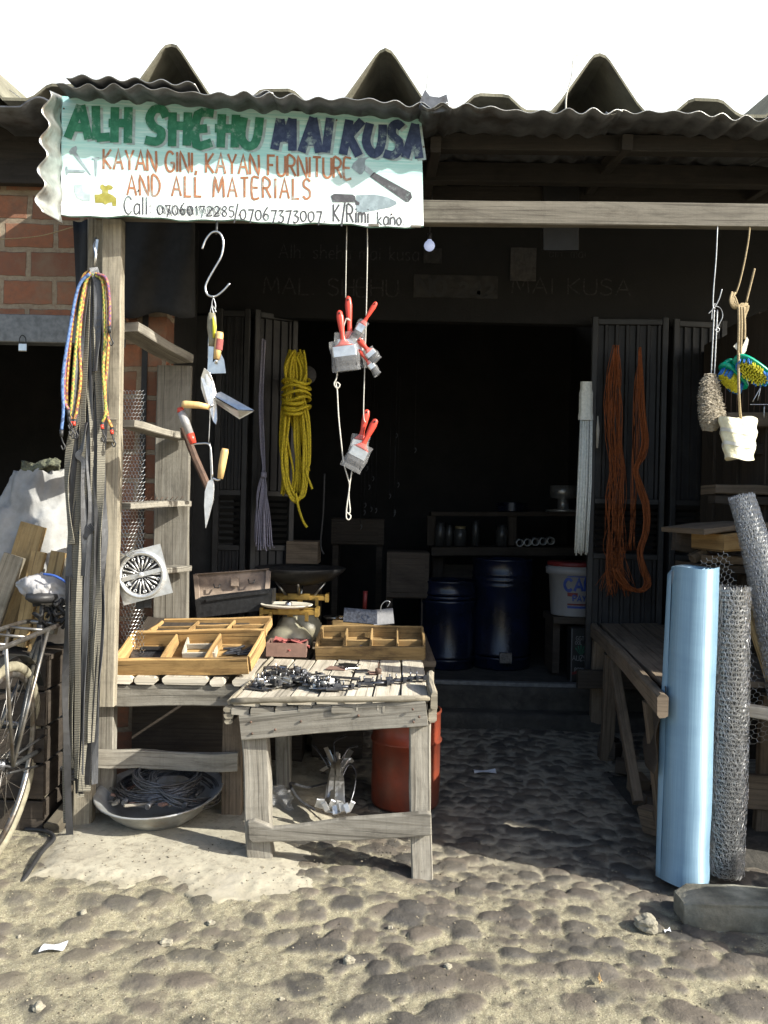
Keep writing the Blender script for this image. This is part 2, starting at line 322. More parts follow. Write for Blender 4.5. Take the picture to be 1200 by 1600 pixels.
# ------------------------------------------------------------------ mesh builder
ORIG = {}
class MB:
    def __init__(s): s.v = []; s.f = []; s.uv = []; s.sm = []
    def vert(s, p): s.v.append(Vector(p)); return len(s.v) - 1
    def face(s, idx, uv=None, sm=False):
        s.f.append(tuple(idx)); s.sm.append(sm)
        s.uv.append(uv or [(s.v[i].x + s.v[i].y, s.v[i].z) for i in idx])
    def beam(s, p0, p1, w, h, up=(0, 0, 1), n=6, j=.002, ch=.004, bow=0.0, taper=1.0, roll=0):
        """board from p0 to p1: w across, h along up; chamfered, slightly uneven"""
        p0, p1 = Vector(p0), Vector(p1); a = (p1 - p0); L = a.length; a.normalize()
        sd = a.cross(Vector(up)).normalized(); u = sd.cross(a).normalized()
        if roll: 
            q = Matrix.Rotation(roll, 3, a); sd = q @ sd; u = q @ u
        uo, vo = rnd.random() * 20, rnd.random() * 20
        ch = min(ch, w * .3, h * .3)
        pts = [(-w/2+ch, -h/2), (w/2-ch, -h/2), (w/2, -h/2+ch), (w/2, h/2-ch), (w/2-ch, h/2), (-w/2+ch, h/2), (-w/2, h/2-ch), (-w/2, -h/2+ch)]
        per = [0]
        for k in range(8):
            q0, q1 = pts[k], pts[(k+1) % 8]; per.append(per[-1] + math.hypot(q1[0]-q0[0], q1[1]-q0[1]))
        rings = []
        ph = rnd.random() * 6
        for i in range(n + 1):
            t = i / n; c = p0 + a * (L * t)
            c = c + u * (bow * math.sin(math.pi * t)) + sd * (math.sin(t * 5 + ph) * j) + u * (math.sin(t * 7 + ph * 2) * j)
            k_ = 1 + (taper - 1) * t
            rings.append([s.vert(c + sd * (x * k_ + rnd.uniform(-j, j) * .5) + u * (y * k_ + rnd.uniform(-j, j) * .5)) for x, y in pts])
        for i in range(n):
            for k in range(8):
                k2 = (k + 1) % 8
                s.face((rings[i][k], rings[i][k2], rings[i+1][k2], rings[i+1][k]),
                       [(uo + L*i/n, vo + per[k]), (uo + L*i/n, vo + per[k+1]), (uo + L*(i+1)/n, vo + per[k+1]), (uo + L*(i+1)/n, vo + per[k])])
        s.face(rings[0][::-1], [(uo + x * .2, vo + y) for x, y in pts[::-1]]); s.face(rings[-1], [(uo + x * .2, vo + y) for x, y in pts])
        return s
    def box(s, c, size, ch=.003, rot=None):
        c = Vector(c); x, y, z = size
        m = MB(); m.beam((-x/2, 0, 0), (x/2, 0, 0), y, z, n=1, j=0, ch=ch)
        s.merge(m, Matrix.Translation(c) @ (rot.to_4x4() if rot is not None else Matrix()))
        return s
    def merge(s, o, mx=None):
        k = len(s.v)
        s.v += [(mx @ v) if mx is not None else v for v in o.v]
        s.f += [tuple(i + k for i in f) for f in o.f]; s.uv += o.uv; s.sm += o.sm
        return s
    def tube(s, pts, r, n=6, cap=True, sm=True, flat=1.0, up=None):
        pts = [Vector(p) for p in pts]; rr = r if isinstance(r, (list, tuple)) else [r] * len(pts)
        rings = []; L = 0; Ls = []
        prev = None
        for i, p in enumerate(pts):
            a = (pts[min(i+1, len(pts)-1)] - pts[max(i-1, 0)])
            if a.length < 1e-9: a = Vector((0, 0, 1))
            a.normalize()
            if prev is None:
                ref = Vector(up) if up else (Vector((0, 1, 0)) if abs(a.y) < .9 else Vector((1, 0, 0)))
            else: ref = prev
            sd = ref - a * ref.dot(a)
            if sd.length < 1e-6: sd = a.orthogonal()
            sd.normalize(); prev = sd; u = a.cross(sd)
            if i: L += (p - pts[i-1]).length
            Ls.append(L)
            rings.append([s.vert(p + (sd * math.cos(2*math.pi*k/n) * flat + u * math.sin(2*math.pi*k/n)) * rr[i]) for k in range(n)])
        vo = rnd.random() * 5
        for i in range(len(pts) - 1):
            for k in range(n):
                k2 = (k + 1) % n; v0, v1 = k / n * 6.28 * rr[i] + vo, (k + 1) / n * 6.28 * rr[i] + vo
                s.face((rings[i][k], rings[i][k2], rings[i+1][k2], rings[i+1][k]), [(Ls[i], v0), (Ls[i], v1), (Ls[i+1], v1), (Ls[i+1], v0)], sm)
        if cap:
            s.face(rings[0][::-1]); s.face(rings[-1])
        return s
    def lathe(s, prof, c=(0, 0, 0), n=28, mx=None, sm=True, squash=1.0):
        """profile [(r,z)...] spun about z"""
        c = Vector(c); rings = []
        T = (lambda v: mx @ v) if mx is not None else (lambda v: v + c)
        for r, z in prof:
            if r < 1e-6: rings.append([s.vert(T(Vector((0, 0, z))))])
            else: rings.append([s.vert(T(Vector((r*math.cos(2*math.pi*k/n), r*math.sin(2*math.pi*k/n)*squash, z)))) for k in range(n)])
        for i in range(len(prof) - 1):
            a, b = rings[i], rings[i+1]; za, zb = prof[i][1], prof[i+1][1]
            for k in range(n):
                k2 = (k + 1) % n; ua, ub = k / n * 6.28 * .3, (k+1) / n * 6.28 * .3
                if len(a) == 1 and len(b) == 1: continue
                if len(a) == 1: s.face((a[0], b[k2], b[k]), [(ua, za), (ub, zb), (ua, zb)], sm)
                elif len(b) == 1: s.face((a[k], a[k2], b[0]), [(ua, za), (ub, za), (ua, zb)], sm)
                else: s.face((a[k], a[k2], b[k2], b[k]), [(ua, za), (ub, za), (ub, zb), (ua, zb)], sm)
        return s
    def prism(s, poly, depth, sm=False):
        """poly: 3-D points of the front outline; depth: vector to the back"""
        poly = [Vector(p) for p in poly]; d = Vector(depth); n = len(poly)
        a = [s.vert(p) for p in poly]; b = [s.vert(p + d) for p in poly]
        s.face(a); s.face(b[::-1])
        for k in range(n):
            k2 = (k + 1) % n; s.face((a[k2], a[k], b[k], b[k2]), None, sm)
        return s
    def grid(s, fn, nu, nv, sm=True, uvs=(1, 1)):
        ids = [[s.vert(fn(i / nu, j / nv)) for j in range(nv + 1)] for i in range(nu + 1)]
        for i in range(nu):
            for j in range(nv):
                s.face((ids[i][j], ids[i+1][j], ids[i+1][j+1], ids[i][j+1]),
                       [(i/nu*uvs[0], j/nv*uvs[1]), ((i+1)/nu*uvs[0], j/nv*uvs[1]), ((i+1)/nu*uvs[0], (j+1)/nv*uvs[1]), (i/nu*uvs[0], (j+1)/nv*uvs[1])], sm)
        return s
    def ribbon(s, pts, width, thick, side, twist=None, uo=None):
        """flat strip along pts; side = across direction; real thickness"""
        pts = [Vector(p) for p in pts]; side = Vector(side).normalized(); L = 0; rings = []; Ls = []
        uo = rnd.random() * 7 if uo is None else uo
        for i, p in enumerate(pts):
            a = (pts[min(i+1, len(pts)-1)] - pts[max(i-1, 0)]).normalized()
            sd = side - a * side.dot(a); sd.normalize()
            if twist: sd = Matrix.Rotation(twist[i] if isinstance(twist, list) else twist * i / len(pts), 3, a) @ sd
            nn = a.cross(sd).normalized()
            w = width[i] if isinstance(width, list) else width
            if i: L += (p - pts[i-1]).length
            Ls.append(L + uo)
            rings.append([s.vert(p + sd*w/2 + nn*thick/2), s.vert(p - sd*w/2 + nn*thick/2), s.vert(p - sd*w/2 - nn*thick/2), s.vert(p + sd*w/2 - nn*thick/2)])
        W = width[0] if isinstance(width, list) else width
        vv = [0, W, W + thick, 2*W + thick, 2*W + 2*thick]
        for i in range(len(pts) - 1):
            for k in range(4):
                k2 = (k + 1) % 4
                s.face((rings[i][k], rings[i][k2], rings[i+1][k2], rings[i+1][k]), [(Ls[i], vv[k]), (Ls[i], vv[k+1]), (Ls[i+1], vv[k+1]), (Ls[i+1], vv[k])])
        s.face(rings[0][::-1]); s.face(rings[-1])
        return s
    def build(s, name, m, parent=None, label=None, cat=None, group=None, kind=None, origin=None):
        me = bpy.data.meshes.new(name)
        if parent is not None:
            o0 = ORIG[parent.name]
        else:
            if origin is None:
                xs = [v.x for v in s.v]; ys = [v.y for v in s.v]; zs = [v.z for v in s.v]
                origin = Vector(((min(xs)+max(xs))/2, (min(ys)+max(ys))/2, min(zs)))
            o0 = Vector(origin)
        me.from_pydata([tuple(v - o0) for v in s.v], [], s.f)
        uvl = me.uv_layers.new(name='UVMap')
        flat = [c for f in s.uv for uv in f for c in uv]
        if len(flat) == len(uvl.data) * 2: uvl.data.foreach_set('uv', flat)
        me.polygons.foreach_set('use_smooth', s.sm)
        me.materials.append(m); me.update()
        bm = bmesh.new(); bm.from_mesh(me); bmesh.ops.recalc_face_normals(bm, faces=bm.faces[:]); bm.to_mesh(me); bm.free()
        o = bpy.data.objects.new(name, me); COL.objects.link(o)
        if parent is not None: o.parent = parent
        else: o.location = o0
        ORIG[o.name] = o0
        tag(o, label, cat, group, kind)
        return o
def tag(o, label=None, cat=None, group=None, kind=None):
    if label: o['label'] = label
    if cat: o['category'] = cat
    if group: o['group'] = group
    if kind: o['kind'] = kind
    return o
def thing(name, label, cat, loc=(0, 0, 0), group=None, kind=None):
    o = bpy.data.objects.new(name, None); COL.objects.link(o); o.location = loc; o.empty_display_size = .05
    ORIG[o.name] = Vector(loc)
    return tag(o, label, cat, group, kind)
def copy_tree(o, parent=None):
    c = o.copy(); COL.objects.link(c)
    if parent is not None: c.parent = parent
    for ch in list(o.children): copy_tree(ch, c)
    return c
def lerp(a, b, t): return Vector(a) * (1 - t) + Vector(b) * t
def smooth_path(pts, n=6):
    pts = [Vector(p) for p in pts]; out = []
    for i in range(len(pts) - 1):
        p0, p1, p2, p3 = pts[max(i-1, 0)], pts[i], pts[i+1], pts[min(i+2, len(pts)-1)]
        for k in range(n):
            t = k / n; t2 = t*t; t3 = t2*t
            out.append(.5 * ((2*p1) + (p2-p0)*t + (2*p0-5*p1+4*p2-p3)*t2 + (3*p1-p0-3*p2+p3)*t3))
    out.append(pts[-1]); return out

# stroke lettering (a brush-written hand) -------------------------------------------------
G = {
'A': (.62, [[(0,0),(.31,1),(.62,0)], [(.13,.36),(.5,.36)]]), 'B': (.55, [[(0,0),(0,1),(.38,.95),(.45,.75),(.3,.55),(0,.52)],[(.3,.53),(.52,.35),(.45,.08),(0,0)]]),
'C': (.56, [[(.54,.82),(.38,1),(.15,.92),(0,.5),(.14,.1),(.36,0),(.54,.16)]]), 'D': (.55, [[(0,0),(0,1),(.3,.95),(.52,.65),(.5,.3),(.3,.03),(0,0)]]),
'E': (.48, [[(.46,1),(0,1),(0,0),(.48,0)],[(0,.52),(.38,.52)]]), 'F': (.46, [[(.46,1),(0,1),(0,0)],[(0,.52),(.36,.52)]]),
'G': (.58, [[(.54,.85),(.36,1),(.14,.92),(0,.5),(.14,.08),(.38,0),(.56,.14),(.56,.42),(.34,.42)]]), 'H': (.55, [[(0,0),(0,1)],[(.55,0),(.55,1)],[(0,.5),(.55,.5)]]),
'I': (.1, [[(.05,0),(.05,1)]]), 'K': (.52, [[(0,0),(0,1)],[(.5,1),(.05,.48),(.52,0)]]), 'L': (.44, [[(0,1),(0,0),(.44,0)]]),
'M': (.72, [[(0,0),(.1,1),(.36,.25),(.62,1),(.72,0)]]), 'N': (.56, [[(0,0),(0,1),(.56,0),(.56,1)]]), 'O': (.56, [[(.28,1),(.06,.8),(0,.5),(.08,.15),(.28,0),(.48,.15),(.56,.5),(.5,.8),(.28,1)]]),
'P': (.5, [[(0,0),(0,1),(.36,.96),(.48,.76),(.36,.52),(0,.48)]]), 'R': (.54, [[(0,0),(0,1),(.36,.96),(.48,.76),(.36,.54),(0,.5)],[(.2,.5),(.54,0)]]),
'S': (.5, [[(.48,.86),(.28,1),(.06,.88),(.06,.64),(.26,.52),(.46,.38),(.46,.12),(.22,0),(0,.14)]]), 'T': (.54, [[(0,1),(.54,1)],[(.27,1),(.27,0)]]),
'U': (.54, [[(0,1),(0,.28),(.1,.05),(.28,0),(.46,.06),(.54,.28),(.54,1)]]), 'Y': (.56, [[(0,1),(.28,.48),(.56,1)],[(.28,.48),(.28,0)]]), 'Z': (.5, [[(0,1),(.5,1),(0,0),(.5,0)]]),
'a': (.42, [[(.4,.55),(.2,.62),(.02,.4),(.04,.1),(.2,0),(.4,.2)],[(.4,.62),(.42,0)]]), 'l': (.1, [[(.05,0),(.05,1)]]),
'h': (.4, [[(0,0),(0,1)],[(0,.4),(.2,.6),(.38,.45),(.38,0)]]), 's': (.34, [[(.32,.54),(.14,.6),(.04,.45),(.3,.2),(.2,.02),(0,.08)]]),
'e': (.38, [[(.02,.32),(.36,.34),(.3,.56),(.12,.58),(.02,.3),(.12,.02),(.36,.08)]]), 'u': (.38, [[(0,.6),(.02,.12),(.18,0),(.36,.15)],[(.37,.6),(.38,0)]]),
'i': (.1, [[(.05,0),(.05,.58)],[(.04,.76),(.07,.82)]]), 'm': (.58, [[(0,0),(0,.6)],[(0,.42),(.14,.6),(.28,.45),(.28,0)],[(.28,.42),(.44,.6),(.57,.45),(.57,0)]]),
'n': (.38, [[(0,0),(0,.6)],[(0,.4),(.2,.6),(.37,.45),(.38,0)]]), 'o': (.4, [[(.2,.6),(.03,.45),(.03,.15),(.2,0),(.37,.15),(.37,.45),(.2,.6)]]),
'k': (.36, [[(0,0),(0,1)],[(.33,.6),(.03,.28),(.36,0)]]), 'g': (.4, [[(.38,.5),(.2,.6),(.03,.4),(.2,.1),(.38,.3)],[(.38,.6),(.36,-.2),(.1,-.3)]]), 'p': (.4, [[(0,.6),(0,-.35)],[(0,.5),(.22,.6),(.38,.35),(.2,.05),(0,.15)]]),
'0': (.44, [[(.22,.72),(.04,.6),(0,.3),(.1,.05),(.24,0),(.4,.15),(.44,.45),(.36,.66),(.22,.72)]]), '1': (.16, [[(0,.6),(.14,.75),(.14,0)]]),
'2': (.44, [[(.02,.6),(.2,.75),(.4,.62),(.32,.35),(0,0),(.44,.02)]]), '3': (.4, [[(.02,.7),(.36,.7),(.14,.42),(.38,.28),(.36,0),(.14,-.12),(0,-.02)]]),
'4': (.44, [[(.34,-.05),(.34,.75),(0,.22),(.44,.22)]]), '5': (.4, [[(.38,.72),(.06,.72),(.04,.42),(.3,.42),(.38,.15),(.22,-.06),(0,.0)]]), '6': (.42, [[(.34,.95),(.1,.6),(0,.25),(.18,0),(.38,.12),(.38,.36),(.18,.45),(.04,.25)]]),
'7': (.42, [[(0,.7),(.42,.72),(.16,-.22)]]), '8': (.4, [[(.2,.38),(.03,.55),(.2,.78),(.36,.58),(.2,.38),(.02,.16),(.2,-.02),(.38,.18),(.2,.38)]]),
'/': (.3, [[(0,-.25),(.3,1.15)]]), ':': (.1, [[(.03,.5),(.07,.56)],[(.03,.1),(.07,.16)]]), '.': (.1, [[(.02,.0),(.08,.06)]]), ',': (.1, [[(.08,.08),(.02,-.12)]]), ' ': (.3, []), "'": (.1, [[(.05,1),(.05,.8)]]),
}
def text_strokes(txt, gap=.17):
    x = 0; out = []
    for ch in txt:
        w, st = G[ch]
        out += [[(x + a, b) for a, b in s] for s in st]; x += w + gap
    return out, x - gap
def stroke_mesh(mb, strokes, width, fn, step=.00025, layer0=0, thick=.0012):
    """strokes: 2-D polylines; fn(x,y,h)->3-D, h = height over the surface"""
    for li, st in enumerate(strokes):
        h = .0012 + (layer0 + li % 9) * step
        pts = [Vector(p) for p in st]; n = len(pts)
        if n > 3:
            q = smooth_path([Vector((p[0], p[1], 0)) for p in st], 3); pts = [Vector((p.x, p.y)) for p in q]; n = len(pts)
        closed = (pts[0] - pts[-1]).length < 1e-5
        L, Rr = [], []
        for i, p in enumerate(pts):
            if closed: d0 = (pts[i] - pts[i-1 if i else n-2]); d1 = (pts[(i+1) if i < n-1 else 1] - pts[i])
            else:
                d0 = pts[i] - pts[i-1] if i else pts[1] - pts[0]; d1 = pts[i+1] - pts[i] if i < n-1 else pts[-1] - pts[-2]
            d0 = d0.normalized(); d1 = d1.normalized(); t = (d0 + d1)
            if t.length < .25: t = d0
            t.normalize(); nn = Vector((-t.y, t.x)); k = max(.6, abs(nn.dot(Vector((-d0.y, d0.x)))))
            L.append(p + nn * width / 2 / k); Rr.append(p - nn * width / 2 / k)
        ids = []
        for a, b in zip(L, Rr):
            ids.append((mb.vert(fn(a.x, a.y, h)), mb.vert(fn(b.x, b.y, h))))
        for i in range(n - 1):
            mb.face((ids[i][0], ids[i][1], ids[i+1][1], ids[i+1][0]))
    return mb

# ------------------------------------------------------------------ ground
def vnoise(X, Y, scale, seed):
    r = np.random.RandomState(seed); g = r.rand(96, 96)
    x, y = X * scale + 500.3, Y * scale + 500.7
    xi, yi = np.floor(x).astype(int), np.floor(y).astype(int); fx, fy = x - xi, y - yi
    fx = fx*fx*(3-2*fx); fy = fy*fy*(3-2*fy)
    a, b, c, d = g[xi % 96, yi % 96], g[(xi+1) % 96, yi % 96], g[xi % 96, (yi+1) % 96], g[(xi+1) % 96, (yi+1) % 96]
    return (a*(1-fx)+b*fx)*(1-fy) + (c*(1-fx)+d*fx)*fy
def fbm(X, Y, s, seed, n=4):
    t = 0; a = .5
    for k in range(n): t = t + a * vnoise(X, Y, s * 2**k, seed + k); a *= .5
    return t / (1 - .5**n)
def sstep(a, b, x):
    t = np.clip((x - a) / (b - a), 0, 1); return t*t*(3-2*t)
def np_mesh(name, X, Y, Z, attrs, m, **kw):
    ny, nx = X.shape
    co = np.stack([X, Y, Z], -1).reshape(-1, 3)
    me = bpy.data.meshes.new(name)
    idx = np.arange(nx * ny).reshape(ny, nx)
    f = np.stack([idx[:-1, :-1], idx[:-1, 1:], idx[1:, 1:], idx[1:, :-1]], -1).reshape(-1, 4)
    me.vertices.add(len(co)); me.vertices.foreach_set('co', co.ravel())
    me.loops.add(f.size); me.loops.foreach_set('vertex_index', f.ravel())
    me.polygons.add(len(f)); me.polygons.foreach_set('loop_start', np.arange(0, f.size, 4)); me.polygons.foreach_set('loop_total', np.full(len(f), 4))
    me.polygons.foreach_set('use_smooth', np.ones(len(f), bool))
    for k, v in attrs.items():
        a = me.attributes.new(k, 'FLOAT', 'POINT'); a.data.foreach_set('value', v.ravel().astype(np.float32))
    me.update(calc_edges=True); me.validate(); me.materials.append(m)
    o = bpy.data.objects.new(name, me); COL.objects.link(o)
    return tag(o, **kw)

def ground_mat():
    m, nt, b = _new('cobbles_and_dust')
    at = nt.nodes.new('ShaderNodeAttribute'); at.attribute_name = 'stone'
    v = _coord(nt, 'Object')
    n1 = _noise(nt, v, 7, 8, .7); n2 = _noise(nt, v, 90, 4, .6); n3 = _noise(nt, v, 2.2, 5, .6)
    stone = _mix(nt, (.115, .102, .084), (.060, .055, .048), _ramp(nt, n1, .35, .65))
    stone = _mix(nt, stone, (.12, .09, .07), _mixv(nt, _ramp(nt, n3, .6, .75), .35))
    dust = _mix(nt, (.315, .285, .185), (.17, .153, .102), _ramp(nt, n1, .3, .7))
    n4 = _noise(nt, v, 32, 7, .75)
    dust = _mix(nt, dust, (.12, .10, .07), _mixv(nt, _ramp(nt, n4, .47, .64), .8))
    dust = _mix(nt, dust, (.42, .38, .29), _mixv(nt, _ramp(nt, n2, .6, .7), .6))
    stone = _mix(nt, stone, (.20, .17, .12), _mixv(nt, _ramp(nt, n4, .55, .72), .6))
    at2 = nt.nodes.new('ShaderNodeAttribute'); at2.attribute_name = 'dusty'
    ad = nt.nodes.new('ShaderNodeMath'); ad.operation = 'ADD'; nt.links.new(n1, ad.inputs[0]); nt.links.new(at2.outputs['Fac'], ad.inputs[1])
    tn_ = nt.nodes.new('ShaderNodeAttribute'); tn_.attribute_name = 'tone'
    stone = _mix(nt, stone, (.14, .118, .09), _mixv(nt, _ramp(nt, tn_.outputs['Fac'], .55, .95), .7))
    stone = _mix(nt, stone, (.045, .042, .039), _mixv(nt, _ramp(nt, tn_.outputs['Fac'], .35, .05), .7))
    stone = _mix(nt, stone, (.095, .075, .062), _mixv(nt, _ramp(nt, tn_.outputs['Fac'], .46, .50), .25))
    grit = _noise(nt, v, 210, 3, .7)
    dust = _mix(nt, dust, (.10, .085, .06), _mixv(nt, _ramp(nt, grit, .54, .64), .75))
    dust = _mix(nt, dust, (.50, .46, .36), _mixv(nt, _ramp(nt, grit, .42, .34), .6))
    dv = _mixv(nt, _ramp(nt, ad.outputs[0], .72, 1.25), .85)
    stone = _mix(nt, stone, dust, dv)
    lift_at = nt.nodes.new('ShaderNodeAttribute'); lift_at.attribute_name = 'shade_lift'
    dust = _mix(nt, dust, (.26, .232, .182), _mixv(nt, lift_at.outputs['Fac'], .85))  # dust tone set paler in the shaded passage to lift its shade
    c = _mix(nt, dust, stone, at.outputs['Fac'])
    nt.links.new(c, b.inputs['Base Color'])
    rr = _mix(nt, (.9, .9, .9), (.62, .62, .62), at.outputs['Fac']); nt.links.new(rr, b.inputs['Roughness'])
    b.inputs['Specular IOR Level'].default_value = .3
    ad2 = nt.nodes.new('ShaderNodeMath'); ad2.operation = 'ADD'; nt.links.new(n2, ad2.inputs[0]); nt.links.new(_mixv(nt, _noise(nt, v, 190, 4, .65), .9), ad2.inputs[1])
    _bump(nt, b, ad2.outputs[0], .55, .007)
    return m

GR = .0085
gx = np.arange(-2.6, 2.61, GR); gy = np.arange(2.0, 6.0, GR)
X, Y = np.meshgrid(gx, gy)
base = np.clip((Y - 3.6) * .05, 0, .1)
rs = np.random.RandomState(11)
ST = np.zeros_like(X); TONE = np.full_like(X, .5)
W1 = fbm(X, Y, 9, 301, 3) - .5; W2 = fbm(X, Y, 9, 321, 3) - .5; W3 = fbm(X, Y, 26, 341, 3) - .5
yy = 1.85
while yy < 5.95:
    sp = .15 if yy < 2.75 else (.115 if yy < 3.25 else (.092 if yy < 4.2 else .08))
    xx = -2.75 + rs.rand() * sp
    while xx < 2.75:
        cx, cy = xx + rs.uniform(-.3, .3) * sp, yy + rs.uniform(-.3, .3) * sp
        big = rs.rand()
        a = sp * rs.uniform(.44, .66); bb = sp * rs.uniform(.36, .54); th = rs.uniform(-.6, .6); hh = rs.uniform(.5, 1.0) * (.0245 if yy < 3.3 else .021)
        if big > .8: a *= 1.2; bb *= 1.2; hh *= 1.15
        if big < .12: a *= .55; bb *= .55; hh *= .6
        r_ = max(a, bb) * 1.02
        i0, i1 = np.searchsorted(gx, [cx - r_, cx + r_]); j0, j1 = np.searchsorted(gy, [cy - r_, cy + r_])
        if i1 > i0 and j1 > j0:
            dx, dy = X[j0:j1, i0:i1] - cx, Y[j0:j1, i0:i1] - cy
            u = (dx*math.cos(th) + dy*math.sin(th)) / a; v = (-dx*math.sin(th) + dy*math.cos(th)) / bb
            u = u + .75 * W1[j0:j1, i0:i1]; v = v + .75 * W2[j0:j1, i0:i1]; pw = rs.uniform(2.0, 3.4)
            d = (np.abs(u)**pw + np.abs(v)**pw)
            tilt = u * rs.uniform(-.15, .15) + v * rs.uniform(-.15, .15)
            h = np.where(d < 1, hh * (np.clip(1 - d, 0, 1) ** .5) * (1 + tilt) + .008 * W3[j0:j1, i0:i1] * (d < .9), 0)
            TONE[j0:j1, i0:i1] = np.where(h > ST[j0:j1, i0:i1], rs.rand(), TONE[j0:j1, i0:i1])
            ST[j0:j1, i0:i1] = np.maximum(ST[j0:j1, i0:i1], h)
        xx += sp * rs.uniform(.85, 1.1)
    yy += sp * .82
# a second population of small half-buried stones fills the gaps
yy = 2.0
while yy < 4.6:
    xx = -2.6 + rs.rand() * .05
    while xx < 2.6:
        sp = rs.uniform(.045, .085); cx, cy = xx + rs.uniform(-.02, .02), yy + rs.uniform(-.02, .02)
        a, bb, hh = sp * rs.uniform(.35, .6), sp * rs.uniform(.3, .5), rs.uniform(.006, .017); th = rs.uniform(-.9, .9); r_ = max(a, bb) * 1.1
        i0, i1 = np.searchsorted(gx, [cx - r_, cx + r_]); j0, j1 = np.searchsorted(gy, [cy - r_, cy + r_])
        if i1 > i0 and j1 > j0 and rs.rand() < .75:
            dx, dy = X[j0:j1, i0:i1] - cx, Y[j0:j1, i0:i1] - cy
            u = (dx*math.cos(th) + dy*math.sin(th)) / a + .8 * W1[j0:j1, i0:i1]; v = (-dx*math.sin(th) + dy*math.cos(th)) / bb + .8 * W2[j0:j1, i0:i1]
            d = np.abs(u)**2.4 + np.abs(v)**2.4
            ST[j0:j1, i0:i1] = np.maximum(ST[j0:j1, i0:i1], np.where(d < 1, hh * np.clip(1 - d, 0, 1)**.5 + .005 * W3[j0:j1, i0:i1], 0))
        xx += rs.uniform(.04, .075)
    yy += .05
leftness = sstep(.55, -.7, X + (Y - 3.0) * .45 + (fbm(X, Y, 1.3, 5) - .5) * .9)     # how far sand has drifted over the cobbles
shaded_passage = sstep(3.35, 4.2, Y + .35 * X)  # mask of the shaded passage in front of the shop
dirt = .0005 + .011 * fbm(X, Y, 3.0, 21) + .0045 * leftness
dirt += .012 * (fbm(X, Y, 13, 31) - .5) + .005 * (fbm(X, Y, 45, 33, 3) - .5)
ST = ST * (1 + .12 * (fbm(X, Y, 16, 41) - .5))
stone = sstep(-.002, .010, ST - dirt)
Z = base + np.maximum(ST, dirt) * 1.0 - .012
Z += .006 * (fbm(X, Y, 55, 51, 2) - .5) * (1 - stone * .6)
Z += .03 * (fbm(X, Y, .9, 61, 2) - .5) + .037 * sstep(.45, -.2, X) * sstep(2.95, 3.3, Y) * sstep(4.2, 3.6, Y)
dusty = .0 + .32 * leftness + .35 * (fbm(X, Y, 1.8, 71) - .5) - .45 * sstep(2.85, 2.55, Y + .25 * np.abs(X + .6))
M['ground'] = ground_mat()
np_mesh('ground', X, Y, Z, {'stone': stone, 'dusty': dusty * (1 - .6 * shaded_passage), 'shade_lift': shaded_passage, 'tone': TONE}, M['ground'], label='cobbled lane of dark rounded stones set in pale dust', kind='structure')
def gz(x, y):
    i = min(max(int((x - gx[0]) / GR), 0), len(gx) - 1); j = min(max(int((y - gy[0]) / GR), 0), len(gy) - 1)
    return float(Z[j, i])

# worn concrete apron on the left, sinking into the dust at its edges
sx = np.arange(-1.75, .35, .0105); sy = np.arange(3.05, 5.6, .0105)
X2, Y2 = np.meshgrid(sx, sy)
n_ = fbm(X2, Y2, 5, 81, 6); n2_ = fbm(X2, Y2, 14, 83)
left_edge = -1.47 + (Y2 - 3.2) * -.11
front = 3.24 + .05 * np.sin(X2 * 4) ; right = .05 + .35 * (fbm(X2, Y2, 3, 90) - .5)
dist = np.minimum(np.minimum(X2 - left_edge, Y2 - front), (right - X2) * .7)
dist = dist + (n_ - .5) * .16 + (n2_ - .5) * .07
dist = dist + .035 * (fbm(X2, Y2, 30, 87, 3) - .5)
ed = sstep(-.015, .02, dist)
Z2 = -.045 + ed * (.10 + .003 * (n_ - .5)) + np.clip((Y2 - 3.6) * .02, 0, .04) - .020 * sstep(.20, 0, dist) - .012 * sstep(.25, 0, dist) * n2_ + .003 * (fbm(X2, Y2, 45, 85, 2) - .5) - .05 * sstep(-.55, .15, X2 + .6 * (n_ - .5))
def slab_mat():
    m, nt, b = _new('worn_concrete')
    at = nt.nodes.new('ShaderNodeAttribute'); at.attribute_name = 'rim'
    v = _coord(nt, 'Object'); n1 = _noise(nt, v, 6, 9, .7); n2 = _noise(nt, v, 70, 5, .6)
    c = _mix(nt, (.38, .35, .27), (.26, .235, .18), _ramp(nt, n1, .35, .65))
    c = _mix(nt, c, (.20, .165, .115), _mixv(nt, _ramp(nt, n2, .6, .75), .6))
    c = _mix(nt, c, (.22, .195, .135), at.outputs['Fac'])
    c = _mix(nt, c, (.13, .11, .08), _mixv(nt, _ramp(nt, _noise(nt, v, 24, 8, .75), .52, .70), .7))
    c = _mix(nt, c, (.44, .41, .34), _mixv(nt, _ramp(nt, _noise(nt, v, 3, 6, .7), .55, .7), .5))
    nt.links.new(c, b.inputs['Base Color']); b.inputs['Roughness'].default_value = .95; b.inputs['Specular IOR Level'].default_value = .2
    _bump(nt, b, _noise(nt, v, 40, 8, .7), .45, .008); return m
np_mesh('concrete_slab', X2, Y2, Z2, {'rim': sstep(.14, .0, dist) * .7}, slab_mat(), label='worn pale concrete slab with a crumbling edge under the left counter', kind='structure')

mb = MB(); mb.face([mb.vert(p) for p in ((-600, -600, -.06), (600, -600, -.06), (600, 600, -.06), (-600, 600, -.06))])
mb.build('street', M['sand_street'], kind='structure', label='sandy ground reaching away on all sides')

